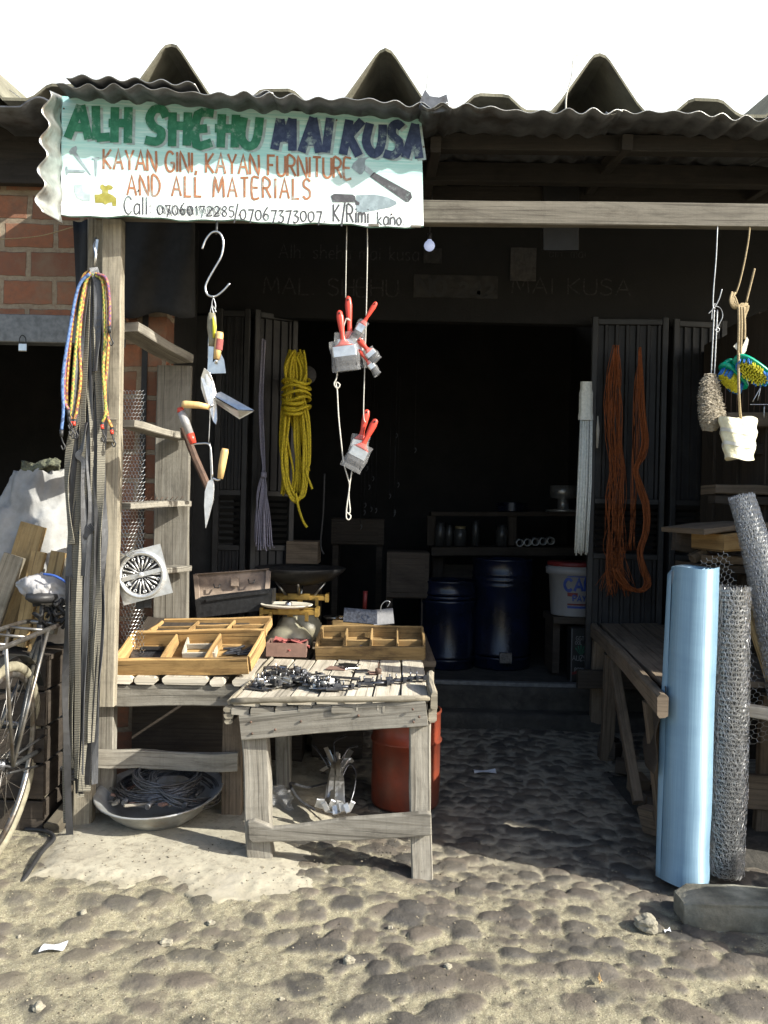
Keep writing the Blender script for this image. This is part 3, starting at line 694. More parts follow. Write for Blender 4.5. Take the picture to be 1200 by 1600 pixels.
# ------------------------------------------------------------------ shop building
FY = 5.75      # facade
shop = thing('shop_building', 'dark open-fronted hardware shop with black facade and ridged cement-sheet roof', 'shop', (0.2, FY, .1))
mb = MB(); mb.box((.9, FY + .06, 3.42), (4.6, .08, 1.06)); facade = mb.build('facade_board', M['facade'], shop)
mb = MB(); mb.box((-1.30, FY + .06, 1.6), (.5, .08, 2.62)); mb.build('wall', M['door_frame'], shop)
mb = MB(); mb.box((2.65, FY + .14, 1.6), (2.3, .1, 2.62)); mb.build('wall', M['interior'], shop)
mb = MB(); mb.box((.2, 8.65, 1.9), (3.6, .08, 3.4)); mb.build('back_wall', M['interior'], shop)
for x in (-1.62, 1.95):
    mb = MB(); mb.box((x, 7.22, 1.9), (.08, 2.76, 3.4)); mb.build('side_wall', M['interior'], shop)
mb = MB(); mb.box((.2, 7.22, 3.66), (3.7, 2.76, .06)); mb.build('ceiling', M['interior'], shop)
FZ = .36
mb = MB(); mb.box((.2, 7.30, FZ - .04), (3.6, 3.0, .08)); mb.build('floor', M['step_stone'], shop)
# two-tier rough step
mb = MB()
def stepfn(y0, z0, z1):
    def fn(u, v):
        x = -.9 + u * 3.1
        k = fbm(np.array([[x]]), np.array([[v * 3 + z0 * 20]]), 9, 91)[0, 0] - .5
        k2 = fbm(np.array([[x]]), np.array([[v * 3 + z0 * 20]]), 2.2, 92)[0, 0] - .5
        if v < .6: return Vector((x, y0 + k * .03 + k2 * .04, z0 + (z1 - z0) * v / .6 + k * .012))
        t = (v - .6) / .4; return Vector((x, y0 + .006 + t * .3 + (k * .03 + k2 * .04) * (1 - t), z1 + k * .012))
    return fn
mb.grid(stepfn(5.56, -.02, .20), 90, 10, uvs=(3, .5)); mb.grid(stepfn(5.74, .17, .352), 90, 10, uvs=(3, .5))
mb.build('step', M['step_stone'], shop)
mb = MB(); mb.beam((-.75, 5.80, FZ + .008), (1.55, 5.80, FZ + .004), .05, .03, n=4, j=.002)
mb.build('threshold', M['galv'], shop)
# folding doors: ribbed sheet with a louvred panel
def door_leaf(x0, x1, yaw, open_y=0):
    zt, zb = 2.93, FZ + .02
    w = x1 - x0
    def T(x, y, z):
        c, s = math.cos(yaw), math.sin(yaw); return Vector((x0 + x * c - y * s, FY - .03 + x * s + y * c + open_y, z))
    fr = MB()
    for xa in (.02, w - .02): fr.beam(T(xa, 0, zb), T(xa, 0, zt), .04, .035, up=T(0, 1, 0) - T(0, 0, 0), n=2, j=0)
    for z in (zb + .03, 1.28, 1.66, zt - .03): fr.beam(T(.042, 0, z), T(w - .042, 0, z), .03, .04, n=1, j=0)
    leaf = fr.build('door_leaf', M['door_frame'], shop)
    sh = MB(); nr = max(3, int(w / .075))
    for (za, zc) in ((zb + .052, 1.258), (1.682, zt - .052)):
        prof = []
        for k in range(nr):
            a = .042 + (w - .084) * k / nr; d = (w - .084) / nr
            prof += [(a, .008), (a + d * .55, .008), (a + d * .65, -.008), (a + d * .9, -.008)]
        prof.append((w - .042, .008))
        for (xa, ya), (xb, yb) in zip(prof[:-1], prof[1:]):
            i = [sh.vert(T(xa, ya, za)), sh.vert(T(xb, yb, za)), sh.vert(T(xb, yb, zc)), sh.vert(T(xa, ya, zc))]; sh.face(i)
    sh.build('ribbed_sheet', M['black_paint'], leaf)
    lv = MB()
    for k in range(8):
        z = 1.315 + k * .043; p = [T(.045, .012, z), T(w - .045, .012, z), T(w - .045, -.016, z + .022), T(.045, -.016, z + .022)]
        lv.prism(p, T(0, .004, -.003) - T(0, 0, 0))
    lv.build('louvre_panel', M['door_frame'], leaf)
    return leaf
door_leaf(PX(334, FY), PX(386, FY), 0); door_leaf(PX(392, FY), PX(392, FY) + .32, R(28))
door_leaf(PX(917, FY), PX(1033, FY), R(-3)); door_leaf(PX(1043, FY), PX(1128, FY), R(4))
# chalked and stencilled writing over the door
def on_facade(px0, py0, sc):
    o = P(px0, py0, FY + .02)
    return lambda x, y, h: Vector((o.x + x * sc, FY + .02 - h - .001, o.z + y * sc))
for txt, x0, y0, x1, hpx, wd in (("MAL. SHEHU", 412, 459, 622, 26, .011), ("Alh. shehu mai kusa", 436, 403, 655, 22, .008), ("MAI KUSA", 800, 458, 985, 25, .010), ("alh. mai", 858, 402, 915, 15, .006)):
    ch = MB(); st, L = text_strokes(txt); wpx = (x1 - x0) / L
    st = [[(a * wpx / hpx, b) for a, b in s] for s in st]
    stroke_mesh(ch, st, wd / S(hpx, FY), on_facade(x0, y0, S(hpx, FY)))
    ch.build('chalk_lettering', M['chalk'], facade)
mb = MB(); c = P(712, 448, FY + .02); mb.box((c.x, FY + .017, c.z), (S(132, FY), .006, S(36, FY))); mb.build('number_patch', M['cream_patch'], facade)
ch = MB(); st, L = text_strokes("NO 242"); wpx = 118 / L
stroke_mesh(ch, [[(a * wpx / 26, b / .98) for a, b in s] for s in st], .22, lambda x, y, h, o=on_facade(653, 461, S(26, FY)): o(x, y, h + .004))
ch.build('number_lettering', M['black_paint'], facade)
# main roof: deep ridged cement sheets, one triangular ridge and one low hump per sheet
def roof_prof():
    pts = []
    per = 335
    for c in range(-415, 2300, per):
        for dx, dy in ((-74, 0), (-60, -16), (-16, -80), (-9, -88), (0, -91), (9, -88), (16, -80), (60, -16), (74, 0), (112, 0), (122, -5), (140, -21), (150, -24), (185, -24), (195, -21), (213, -5), (223, 0)):
            pts.append((c + 5 + dx, dy))
    return pts
RY = 4.25
rp = roof_prof(); zb = P(600, 166, RY).z
mb = MB()
top0 = [Vector((PX(a, RY) - .03, RY + .004 * math.sin(a), zb + S(-b, RY))) for a, b in rp]
back = Vector((0, 5.5, .62)); th = Vector((0, 0, -.016))
nst = 8
rings = [[mb.vert(p + back * (i / nst)) for p in top0] for i in range(nst + 1)]
rings2 = [[mb.vert(p + back * (i / nst) + th) for p in top0] for i in range(nst + 1)]
for i in range(nst):
    for k in range(len(rp) - 1):
        mb.face((rings[i][k], rings[i][k+1], rings[i+1][k+1], rings[i+1][k])); mb.face((rings2[i][k+1], rings2[i][k], rings2[i+1][k], rings2[i+1][k+1]))
for k in range(len(rp) - 1): mb.face((rings2[0][k], rings2[0][k+1], rings[0][k+1], rings[0][k]))
mb.build('roof', M['asbestos'], shop)
mb = MB(); mb.beam((-2.3, 4.7, zb - .06), (3.6, 4.7, zb - .06), .07, .09, n=4); mb.build('roof_beam', M['dark_wood'], shop)
mb = MB(); mb.beam((-2.3, 5.6, zb + .03), (3.6, 5.6, zb + .03), .07, .09, n=4); mb.build('roof_beam', M['dark_wood'], shop)

# pieces of paper on the facade
def sheet(name, px0, py0, px1, py1, Y, m, label, cat, lines=0, dz=0):
    a, b = P(px0, py0, Y), P(px1, py1, Y)
    mb = MB()
    def fn(u, v):
        return Vector((a.x + (b.x - a.x) * u, Y - .004 - .006 * math.sin(u * 5 + v * 3) ** 2, a.z + (b.z - a.z) * v))
    mb.grid(fn, 6, 8, sm=False)
    o = mb.build(name, m, label=label, cat=cat)
    md = o.modifiers.new('s', 'SOLIDIFY'); md.thickness = .001
    return o
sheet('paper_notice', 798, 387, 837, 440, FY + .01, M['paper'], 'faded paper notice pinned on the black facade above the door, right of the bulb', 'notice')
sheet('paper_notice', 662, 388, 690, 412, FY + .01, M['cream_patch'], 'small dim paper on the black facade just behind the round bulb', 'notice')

# bulb
b0 = P(671, 384, 4.6)
bulb = thing('light_bulb', 'small round bluish white bulb glowing faintly before the dark facade', 'bulb', b0)
mb = MB(); rr = S(8.5, 4.6)
mb.lathe([(0, -rr)] + [(rr * math.sin(t), -rr * math.cos(t)) for t in [i * math.pi / 12 for i in range(1, 11)]] + [(rr * .35, rr * 1.15)], b0, 20); mb.build('globe', M['bulb'], bulb)
mb = MB(); mb.lathe([(rr * .36, rr * 1.1), (rr * .42, rr * 1.2), (rr * .42, rr * 2.3), (0, rr * 2.5)], b0, 14); mb.build('socket', M['black_paint'], bulb)
mb = MB(); mb.tube([b0 + Vector((0, 0, rr * 2.4)), b0 + Vector((.01, 0, .3)), b0 + Vector((0, .02, .62))], .003, 5); mb.build('flex', M['rubber_black'], bulb)

# ------------------------------------------------------------------ zinc awning on posts
aw = thing('awning', 'corrugated zinc awning on rough timber beams and posts over the shop front', 'awning', P(150, 1310, 3.9))
EDGE = [(60, 131), (95, 131), (200, 136), (330, 145), (500, 155), (660, 165), (800, 174), (900, 177), (1000, 175), (1200, 188), (1400, 195), (1800, 204)]
def eaveY(x): return (3.545 if x < .25 else 3.60) + .03 * (x + 1.4)
def edgez(x):
    Yv = eaveY(x); px = 600 + x / Yv * F
    for (a, ya), (b, yb) in zip(EDGE[:-1], EDGE[1:]):
        if px <= b: break
    t = (px - a) / (b - a)
    return P(px, ya + (yb - ya) * max(0, min(1.5, t)), Yv).z
def corr_sheet(x0, x1, ph, dz, ylen, slope, dy=0, amp=.0085, per=.112, sag=.01):
    mb = MB(); n = int((x1 - x0) / per * 8)
    def fn(u, v):
        x = x0 + (x1 - x0) * u
        w = math.sin(x / per * 6.283 + ph) * amp * (1 + .5 * math.sin(x * 9)) * (1 if v > .08 else 1.15)
        return Vector((x + .004 * math.sin(v * 20), eaveY(x) + dy + v * ylen + .018 * math.sin(x * 13) * (1 - v) * .6, edgez(x) + dz + v * slope + w - sag * math.sin(v * 3.14)))
    mb.grid(fn, n, 10, sm=True, uvs=(x1 - x0, ylen))
    o = mb.build('zinc_sheet', M['zinc_dark'], aw); o.data.materials.append(M['zinc']); md = o.modifiers.new('s', 'SOLIDIFY'); md.thickness = .0035; md.material_offset_rim = 1  # brighter zinc on the rim stands for its sunlit edge
    return o
corr_sheet(-1.45, -.52, 0, .0, 1.15, .13); corr_sheet(-.62, .24, 1.0, .012, 1.2, .14, .01); corr_sheet(.12, 1.02, 2.2, .003, 1.15, .13, -.01)
corr_sheet(.95, 1.95, .3, .016, 1.2, .14, .015); corr_sheet(1.88, 3.5, 1.4, .005, 1.2, .14)
# an upturned overlapping sheet at the left end
mb = MB()
def fn(u, v):
    x = -1.40 + .55 * u; z = edgez(x) + .006 - .004 * u + math.sin(x / .112 * 6.283 + .8) * .010 * (1 - .3 * v)
    return Vector((x, eaveY(x) - .02 + v * .9, z + .02 + v * .10))
mb.grid(fn, 60, 8, sm=True); o = mb.build('zinc_sheet', M['zinc_dark'], aw); o.data.materials.append(M['zinc']); md = o.modifiers.new('s', 'SOLIDIFY'); md.thickness = .0035; md.material_offset_rim = 1  # rim again in brighter zinc, as if caught by the sun
# bent-down side flap left of the sign
mb = MB()
def fn(u, v):
    py = 150 + 185 * v; w = math.sin(v * 4.1 * 6.283 + .5) * 7
    pxa = 74 - 14 * v + w * 1.0; pxb = 98 + w * .3
    return lerp(P(pxa, py - 4 + v * 0 - (16 * (1 - v)) * .3, 3.51), P(pxb - 2, py + 14 * v, 3.67), u)
mb.grid(fn, 6, 60, sm=True); o = mb.build('side_flap', M['zinc'], aw); o.modifiers.new('s', 'SOLIDIFY').thickness = .0016
# torn scrap standing up at the sheet joint
mb = MB(); mb.prism([P(655, 170, 3.62), P(656, 158, 3.62), P(664, 140, 3.62), P(672, 150, 3.62), P(686, 152, 3.62), P(698, 147, 3.62), P(703, 172, 3.62), P(680, 176, 3.62)], (0, .012, 0)); mb.build('torn_zinc', M['zinc_dark'], aw)
# beams
def beam_px(name, xa, ya, xb, yb, Yv, hpx, dep, m, **k):
    mb = MB(); mb.beam(P(xa, ya, Yv), P(xb, yb, Yv), dep, S(hpx, Yv), n=10, j=.0025, **k); return mb.build(name, m, aw)
beam_px('front_beam', 150, 325, 1700, 348, 3.86, 36, .05, M['beam_wood'])
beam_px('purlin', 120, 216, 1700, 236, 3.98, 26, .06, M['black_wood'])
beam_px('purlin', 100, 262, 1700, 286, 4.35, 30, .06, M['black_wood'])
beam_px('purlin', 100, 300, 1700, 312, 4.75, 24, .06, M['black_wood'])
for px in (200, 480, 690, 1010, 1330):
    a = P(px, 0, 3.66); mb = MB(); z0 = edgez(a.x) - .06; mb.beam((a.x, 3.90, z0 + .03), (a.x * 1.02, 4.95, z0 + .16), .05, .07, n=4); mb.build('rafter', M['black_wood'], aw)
mb = MB(); mb.beam(P(876, 275, 4.7), P(876, 392, 4.7), S(56, 4.7), .03, up=(0, 1, 0), n=3); mb.build('hanger_board', M['black_paint'], aw)
# posts
mb = MB(); mb.beam(P(131, 1318, 3.90), P(156, 345, 3.90), S(30, 3.9), .07, up=(0, 1, 0), n=14, j=.003, ch=.008); mb.build('post', M['post_wood'], aw)
mb = MB(); mb.beam(P(166, 1102, 3.84), P(179, 346, 3.84), S(31, 3.84), .055, up=(0, 1, 0), n=14, j=.003, ch=.005); mb.build('post_board', M['post_wood'], aw)
mb = MB(); mb.beam((2.45, 3.8, -.02), (2.45, 3.8, 3.25), .1, .1, up=(0, 1, 0), n=8); mb.build('post', M['post_wood'], aw)
mb = MB(); mb.box(P(1104, 349, 3.832), (S(20, 3.83), .004, S(13, 3.83)), ch=.002); 

# ------------------------------------------------------------------ hanging dark sheet beside the post
mb = MB(); mb.grid(lambda u, v: lerp(lerp(P(114, 345, 4.02), P(160, 345, 4.02), u), lerp(P(118 + 4, 700, 4.02), P(160, 700, 4.02), u), v) + Vector((0, .02 * math.sin(u * 9 + v * 4), 0)), 8, 16)
o = mb.build('plastic_sheet', M['bitumen'], label='dark plastic sheet hanging behind the left post under the sign', cat='sheet'); o.modifiers.new('s', 'SOLIDIFY').thickness = .002

# ------------------------------------------------------------------ neighbour building (left)
NY = 4.42
nb = thing('neighbour_building', 'orange brick building with a dark doorway left of the shop', 'building', (-1.9, NY, 0))
def wall_piece(x0, x1, z0, z1, th=.16, name='wall'):
    mb = MB()
    v = [(x0, NY, z0), (x1, NY, z0), (x1, NY, z1), (x0, NY, z1)]
    i = [mb.vert(p) for p in v]; mb.face(i, [(p[0] + .07, p[2] - .033) for p in v])
    w = [(p[0], p[1] + th, p[2]) for p in v]; j = [mb.vert(p) for p in w]; mb.face(j[::-1], [(p[0], p[2]) for p in w[::-1]])
    for k in range(4):
        k2 = (k + 1) % 4; q = [i[k2], i[k], j[k], j[k2]]
        mb.face(q, [(mb.v[t].x * 1 + mb.v[t].y, mb.v[t].z - .033) for t in q])
    return mb.build(name, M['brick'], nb)
zl0, zl1 = P(40, 537, NY).z, P(40, 493, NY).z
xj = PX(152, NY)
wall_piece(-4.2, PX(185, NY), zl1, 3.45); NY0 = NY; NY = 4.53; wall_piece(PX(140, NY), PX(254, NY), -.05, 2.78); NY = NY0
mb = MB(); mb.beam((-4.2, NY - .012, (zl0 + zl1) / 2), (xj + .12, NY - .012, (zl0 + zl1) / 2 - .006), .10, zl1 - zl0 - .004, n=4, j=.001); mb.build('lintel', M['galv'], nb)
mb = MB(); mb.box((-2.9, 7.2, 1.4), (3.0, .1, 3.2)); mb.box((-4.35, 5.8, 1.4), (.1, 2.7, 3.2)); mb.box((xj + .08, 5.9, 1.4), (.1, 2.5, 3.2)); mb.box((-2.9, 5.9, 3.05), (3, 2.6, .06)); mb.build('room', M['interior'], nb)
# its roof edge
mb = MB()
def fn(u, v):
    x = -4.2 + 2.72 * u; return Vector((x, 3.98 + v * 1.6, P(40, 166, 3.98).z + .05 * max(0, math.sin(x / .36 * 6.283)) + .1 * v))
mb.grid(fn, 120, 6); o = mb.build('roof', M['zinc_dark'], nb); o.modifiers.new('s', 'SOLIDIFY').thickness = .01
mb = MB(); mb.box((-2.9, 4.36, P(40, 235, 4.4).z), (2.9, .05, .40)); mb.build('eave_shade_board', M['black_wood'], nb)  # near-black board standing in for the shade under this eave

# padlock
pl = thing('padlock', 'small silver padlock hanging from the grey lintel of the dark doorway', 'padlock', P(37, 550, 4.35))
mb = MB(); c = P(36.5, 543, 4.36); mb.box(c, (.042, .02, .042), ch=.004); mb.build('body', M['steel'], pl)
mb = MB(); mb.tube(smooth_path([P(31, 537, 4.36), P(31, 529, 4.36), P(35, 524, 4.36), P(40, 528, 4.36), P(41, 537, 4.36)]), .0045, 7); mb.build('shackle', M['black_iron'], pl)

# dark partition between the two, and a plank partition added at the right to block the sun
mb = MB(); mb.grid(lambda u, v: P(183 + 122 * u, 335 + 158 * v + 5 * math.sin(u * 9), 4.41 + .02 * math.sin(u * 11 + v * 3)), 14, 10)
o = mb.build('tarpaulin', M['bitumen'], label='black tarpaulin stretched between the post and the partition above the top shelf', cat='tarpaulin'); o.modifiers.new('s', 'SOLIDIFY').thickness = .002
mb = MB(); mb.box((-1.33, 5.10, 1.75), (.03, 1.16, 3.4)); mb.build('partition', M['door_frame'], label='dark board partition at the left side of the stall behind the shelf', cat='partition')
rp_ = thing('partition', 'dark plank partition added at the right of the stall to block the sun', 'partition', (2.2, 4.4, 0))
for k in range(14):
    y0 = 3.2 + k * .19; h = 2.2 if y0 < 4.3 else 2.75
    mb = MB()
    if k == 1:      # gap shaped here so a streak of sun reaches the ground
        mb.beam((2.2, y0 + .02, 0), (2.2, y0 + .02, h), .07, .025, up=(1, 0, 0), n=3); mb.beam((2.2, y0 + .14, 0), (2.2, y0 + .14, h), .105, .025, up=(1, 0, 0), n=3); mb.beam((2.206, y0 + .07, 0), (2.206, y0 + .07, .66), .05, .02, up=(1, 0, 0), n=2); mb.beam((2.206, y0 + .07, 1.04), (2.206, y0 + .07, h), .05, .02, up=(1, 0, 0), n=2)
    else: mb.beam((2.2 + (.012 if k % 2 else -.014), y0 + .1, 0), (2.2 + (.012 if k % 2 else -.014), y0 + .1, h + rnd.uniform(-.05, .05)), .205, .025, up=(1, 0, 0), n=3); mb.build('plank', M['dark_wood'], rp_)
mb = MB(); mb.beam((2.235, 3.0, .6), (2.235, 5.7, .6), .04, .07, n=2); mb.build('rail', M['dark_wood'], rp_)

# a filled sack added out of sight, just right of the view, to shade the foot of the rolls and the kerb
mb = MB()
def fn(u, v):
    a = u * 6.283; k = fbm(np.array([[math.cos(a) * 2 + 9]]), np.array([[math.sin(a) * 2 + v * 4]]), 1.3, 171)[0, 0] - .5
    r_ = (math.sin(min(.97, .12 + v * .85) * math.pi)) ** .5; return Vector((2.02 + .27 * r_ * math.cos(a) * (1 + .35 * k), 2.86 + .20 * r_ * math.sin(a) * (1 + .35 * k), -.02 + .62 * v + .05 * k))
mb.grid(fn, 40, 24); mb.build('sack', M['sack'], label='full sack added out of view right of the kerb block to cast shade', cat='sack')
# overhead wires
for pts, lab in (([P(0, 130, 4.6), P(25, 148, 4.6), P(58, 170, 4.6)], 'thin wire slanting against the sky at the far left'), ([P(663, 168, 4.3), P(672, 80, 4.3), P(682, -20, 4.3)], 'thin wire rising into the sky above the torn zinc')):
    mb = MB(); mb.tube(pts, .0022, 5); mb.build('overhead_wire', M['wire'], label=lab, cat='wire')
mb = MB(); mb.tube(smooth_path([P(917, 74, 4.23), P(905, 84, 4.22), P(896, 92, 4.21), P(893, 120, 4.2), P(885, 150, 4.2), P(884, 184, 4.2)]), .004, 6); mb.build('dangling_string', M['string'], label='pale cord dangling from the right-hand triangular roof ridge', cat='cord')
mb = MB(); mb.tube(smooth_path([P(-5, 374, 4.38), P(60, 369, 4.36), P(116, 354, 4.3)]), .003, 5); mb.build('twig_wire', M['twine'], label='thin brown wire tied across the brick wall by the sign', cat='wire')

# ------------------------------------------------------------------ signboard
SY0, SY1 = 3.69, 3.79
def board_pt(px, py, h=0):
    """point of the sign's front face seen at a photo pixel"""
    dx, dy = px - 600, py - 800
    x, y = (dx * _c + dy * _s) / F, (-dx * _s + dy * _c) / F
    xa, xb = PX(86, SY0), PX(668, SY1)
    # plane Y = SY0 + k (X - xa)
    k = (SY1 - SY0) / (xb - xa); Yv = (SY0 - k * xa) / (1 - k * x)
    nrm = Vector((k, -1, 0)).normalized()
    return Vector((x * Yv, Yv, CAM_H - y * Yv)) + nrm * h
sign = thing('signboard', 'hand-painted pale blue shop sign with green and navy lettering above the stall', 'sign', board_pt(378, 350))
mb = MB()
NU, NV = 40, 14
def edge_bottom(u): return 335 + 20 * u + 1.5 * math.sin(u * 23) + 1.2 * math.sin(u * 61)
def fn(u, v):
    px = 95 + u * (662 - 95) + (v * 1.5 if u < .5 else -v * 3.5); yt = 150 + 36 * u; yb = edge_bottom(u)
    return board_pt(px, yb + (yt - yb) * v)
a = [[mb.vert(fn(i / NU, j / NV)) for j in range(NV + 1)] for i in range(NU + 1)]
bk = Vector((0, .018, 0)); b_ = [[mb.vert(mb.v[q] + bk) for q in r] for r in a]
for i in range(NU):
    for j in range(NV):
        uv = [(i/NU*3.1, j/NV), ((i+1)/NU*3.1, j/NV), ((i+1)/NU*3.1, (j+1)/NV), (i/NU*3.1, (j+1)/NV)]
        mb.face((a[i][j], a[i+1][j], a[i+1][j+1], a[i][j+1]), uv); mb.face((b_[i][j+1], b_[i+1][j+1], b_[i+1][j], b_[i][j]), uv)
for i in range(NU):
    mb.face((a[i+1][0], a[i][0], b_[i][0], b_[i+1][0]), [(0, .9)] * 4); mb.face((a[i][NV], a[i+1][NV], b_[i+1][NV], b_[i][NV]), [(0, .9)] * 4)
for j in range(NV):
    mb.face((a[0][j], a[0][j+1], b_[0][j+1], b_[0][j]), [(0, .9)] * 4); mb.face((a[NU][j+1], a[NU][j], b_[NU][j], b_[NU][j+1]), [(0, .9)] * 4)
mb.build('board', M['sign'], sign)
on_sign = lambda x, y, h: board_pt(x, y, h)
GREEN = [
 [(126,165),(106,216)], [(127,165),(139,218)], [(114,199),(134,200)],
 [(150,166),(151,219)], [(151,216),(172,214)],
 [(180,168),(179,223)], [(201,168),(200,224)], [(170,193),(203,193)],
 [(260,184),(254,172),(241,172),(234,186),(241,199),(252,206),(251,217),(243,222),(227,219)],
 [(270,176),(269,229)], [(294,176),(292,228)], [(262,196),(298,198)],
 [(334,178),(309,180),(307,226),(331,223)], [(305,203),(324,201)],
 [(347,179),(345,231)], [(369,180),(367,231)], [(336,201),(372,202)],
 [(381,184),(377,214),(386,228),(397,226),(403,211),(406,184)]]
NAVY = [
 [(438,186),(429,234)], [(438,187),(444,222)], [(445,222),(457,186)], [(457,186),(457,236)],
 [(490,184),(471,238)], [(489,185),(499,239)], [(479,222),(498,222)],
 [(516,185),(509,239)],
 [(546,188),(536,242)], [(566,189),(543,215)], [(545,213),(561,244)],
 [(578,193),(572,222),(582,240),(592,236),(597,218),(598,195)],
 [(628,200),(621,194),(613,199),(613,212),(623,222),(623,235),(614,243),(600,240)],
 [(649,194),(633,247)], [(648,195),(655,248)], [(639,230),(657,231)]]
sh = [[(x + 4.5, y + 2.5) for x, y in s] for s in GREEN + NAVY]
mb = MB(); stroke_mesh(mb, sh, 13, on_sign, step=.00012, thick=0); mb.build('letter_shadow', M['sign_shadow'], sign)
mb = MB(); stroke_mesh(mb, GREEN, 13.5, lambda x, y, h: board_pt(x, y, h + .0022), step=.00012); mb.build('green_lettering', M['sign_green'], sign)
mb = MB(); stroke_mesh(mb, NAVY, 13.5, lambda x, y, h: board_pt(x, y, h + .0022), step=.00012); mb.build('navy_lettering', M['sign_navy'], sign)
def sign_line(mb, txt, x0, x1, yb0, yb1, hpx, wd, gap=.17, h0=0.0):
    st, L = text_strokes(txt, gap); k = (x1 - x0) / L
    r2 = random.Random(len(txt))
    fn = lambda x, y, h: board_pt(x0 + x * k, yb0 + (yb1 - yb0) * (x / L) - y * hpx, h + h0)
    # widths are in glyph units of x; keep the pen round by working in pixels
    px = [[(x0 + a * k, yb0 + (yb1 - yb0) * (a / L) - b * hpx + r2.uniform(-.4, .4)) for a, b in s] for s in st]
    stroke_mesh(mb, px, wd, lambda x, y, h: board_pt(x, y, h + h0), step=.0001)
mb = MB()
sign_line(mb, "KAYAN GINI, KAYAN FURNITURE", 162, 549, 264, 279, 31, 3.6)
sign_line(mb, "AND ALL MATERIALS", 199, 485, 305, 311, 31, 3.4, gap=.26)
mb.build('brown_lettering', M['sign_rust'], sign)
mb = MB()
sign_line(mb, "Call:", 194, 236, 334, 336, 27, 2.2)
sign_line(mb, "07060172285", 246, 366, 335, 338, 20, 1.9)
sign_line(mb, "/07067373007.", 366, 508, 343, 347, 22, 2.2)
mb.build('phone_lettering', M['sign_black'], sign); mb = MB()
sign_line(mb, "K/Rimi", 521, 576, 346, 349, 27, 2.6); sign_line(mb, "kano.", 590, 632, 351, 352, 20, 2.2)
mb.build('address_lettering', M['sign_black'], sign)
# the crossed-out first number
mb = MB(); r2 = random.Random(3)
sc = [[(246 + k * 2.4 + r2.uniform(-3, 3), 322 + r2.uniform(-3, 3)) , (250 + k * 2.4 + r2.uniform(-3, 3), 335 + r2.uniform(-3, 3))] for k in range(42)]
stroke_mesh(mb, sc, .9, lambda x, y, h: board_pt(x, y + (x - 246) * .03, h + .0016), step=.00006); mb.build('scribble', M['sign_black'], sign)
# painted tools
def painted(name, polys, m, h=.0014):
    mb = MB()
    for n, pl_ in enumerate(polys):
        mb.face([mb.vert(board_pt(x, y, h + .0004 * n)) for x, y in pl_])
    return mb.build(name, m, sign)
painted('painted_nails', [[(108,237),(112,231),(119,228),(121,232),(119,238),(143,274),(141,274),(114,241),(110,242)], [(144,247),(155,246),(156,249),(152,250),(151,274),(150,277),(149,274),(148,250),(144,249)], [(103,260),(106,261),(106,265),(131,266),(134,268),(131,270),(106,269),(107,272),(104,273)]], M['sign_grey'])
painted('painted_elbow', [[(116,289),(129,288),(130,299),(141,302),(141,314),(130,314),(120,309),(116,300)]], M['sign_lightgrey'])
painted('painted_tap', [[(157,290),(160,288),(165,291),(169,289),(174,290),(177,293),(175,296),(169,297),(169,302),(176,305),(182,310),(182,322),(176,322),(175,316),(170,317),(165,320),(160,317),(149,317),(148,304),(155,304),(160,302),(160,297),(157,294)]], M['sign_olive'])
painted('painted_hammer', [[(549,262),(552,255),(560,248),(570,246),(578,245),(571,250),(570,256),(572,262),(566,272),(562,273)]], M['sign_grey'])
painted('painted_hammer_neck', [[(572,258),(583,268),(580,275),(568,266)]], M['sign_lightgrey'])
painted('painted_hammer_handle', [[(584,269),(642,301),(644,309),(638,316),(634,315),(578,276)]], M['sign_black'], .0018)
painted('painted_trowel_handle', [[(517,306),(522,303),(551,304),(555,307),(556,313),(562,317),(561,321),(556,320),(555,316),(520,316)]], M['sign_black'], .0018)
painted('painted_trowel_blade', [[(557,305),(585,304),(605,308),(619,315),(620,319),(610,324),(585,329),(567,332),(557,331)]], M['sign_grey'], .0012)
# bottom edge dirt: ragged bark-like lip of torn board
for x in (584, 650):
    mb = MB(); mb.box(board_pt(x, 352 + (x - 584) * .03, .001), (S(16, 3.75), .006, S(4, 3.75)), ch=.002); mb.build('torn_edge', M['grey_wood'], sign)
nl = MB()
for x, y in ((662, 230), (612, 335), (526, 188), (375, 335), (217, 298), (100, 170)): nl.lathe([(0, .004), (.004, .003), (.004, .001)], (0, 0, 0), 8, mx=Matrix.Translation(board_pt(x, y, .001)) @ Matrix.Rotation(R(90), 4, 'X'))
nl.build('nail_heads', M['rust'], sign)

# ------------------------------------------------------------------ left counter
lc = thing('counter', 'long low timber counter carrying the yellow trays at the left of the stall', 'counter', (-.98, 4.0, .05))
CT = .735      # counter top height
CY = 3.98
# slats running front to back, pale sawn ends in front
x = -1.30
ws = [.185, .185, .20, .25, .12, .10]
xs = [186, 234, 264, 325, 358, 400]
for (xa, xb) in ((183, 217), (219, 253), (263, 333), (336, 358), (372, 402)):
    X0, X1 = PX(xa, CY), PX(xb, CY)
    mb = MB(); mb.beam(((X0+X1)/2, CY - .035, CT - .016), ((X0+X1)/2 + rnd.uniform(-.02, .02), 5.62, CT - .016), X1 - X0, S(12, CY), n=8, j=.003, ch=.012); mb.build('slat', M['pale_wood'], lc)
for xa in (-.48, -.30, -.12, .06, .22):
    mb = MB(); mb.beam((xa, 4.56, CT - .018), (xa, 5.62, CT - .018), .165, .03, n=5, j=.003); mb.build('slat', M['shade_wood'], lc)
mb = MB(); mb.beam(P(181, 1086, CY), P(375, 1085, CY), .04, S(33, CY), n=8, j=.002, ch=.004); mb.build('front_rail', M['grey_wood'], lc)
mb = MB(); mb.beam((-1.34, 4.49, .36), (-.62, 4.49, .36), .03, .62, n=3); mb.build('shade_panel', M['dark_wood'], lc)  # dark panel added in place of the shade under the counter
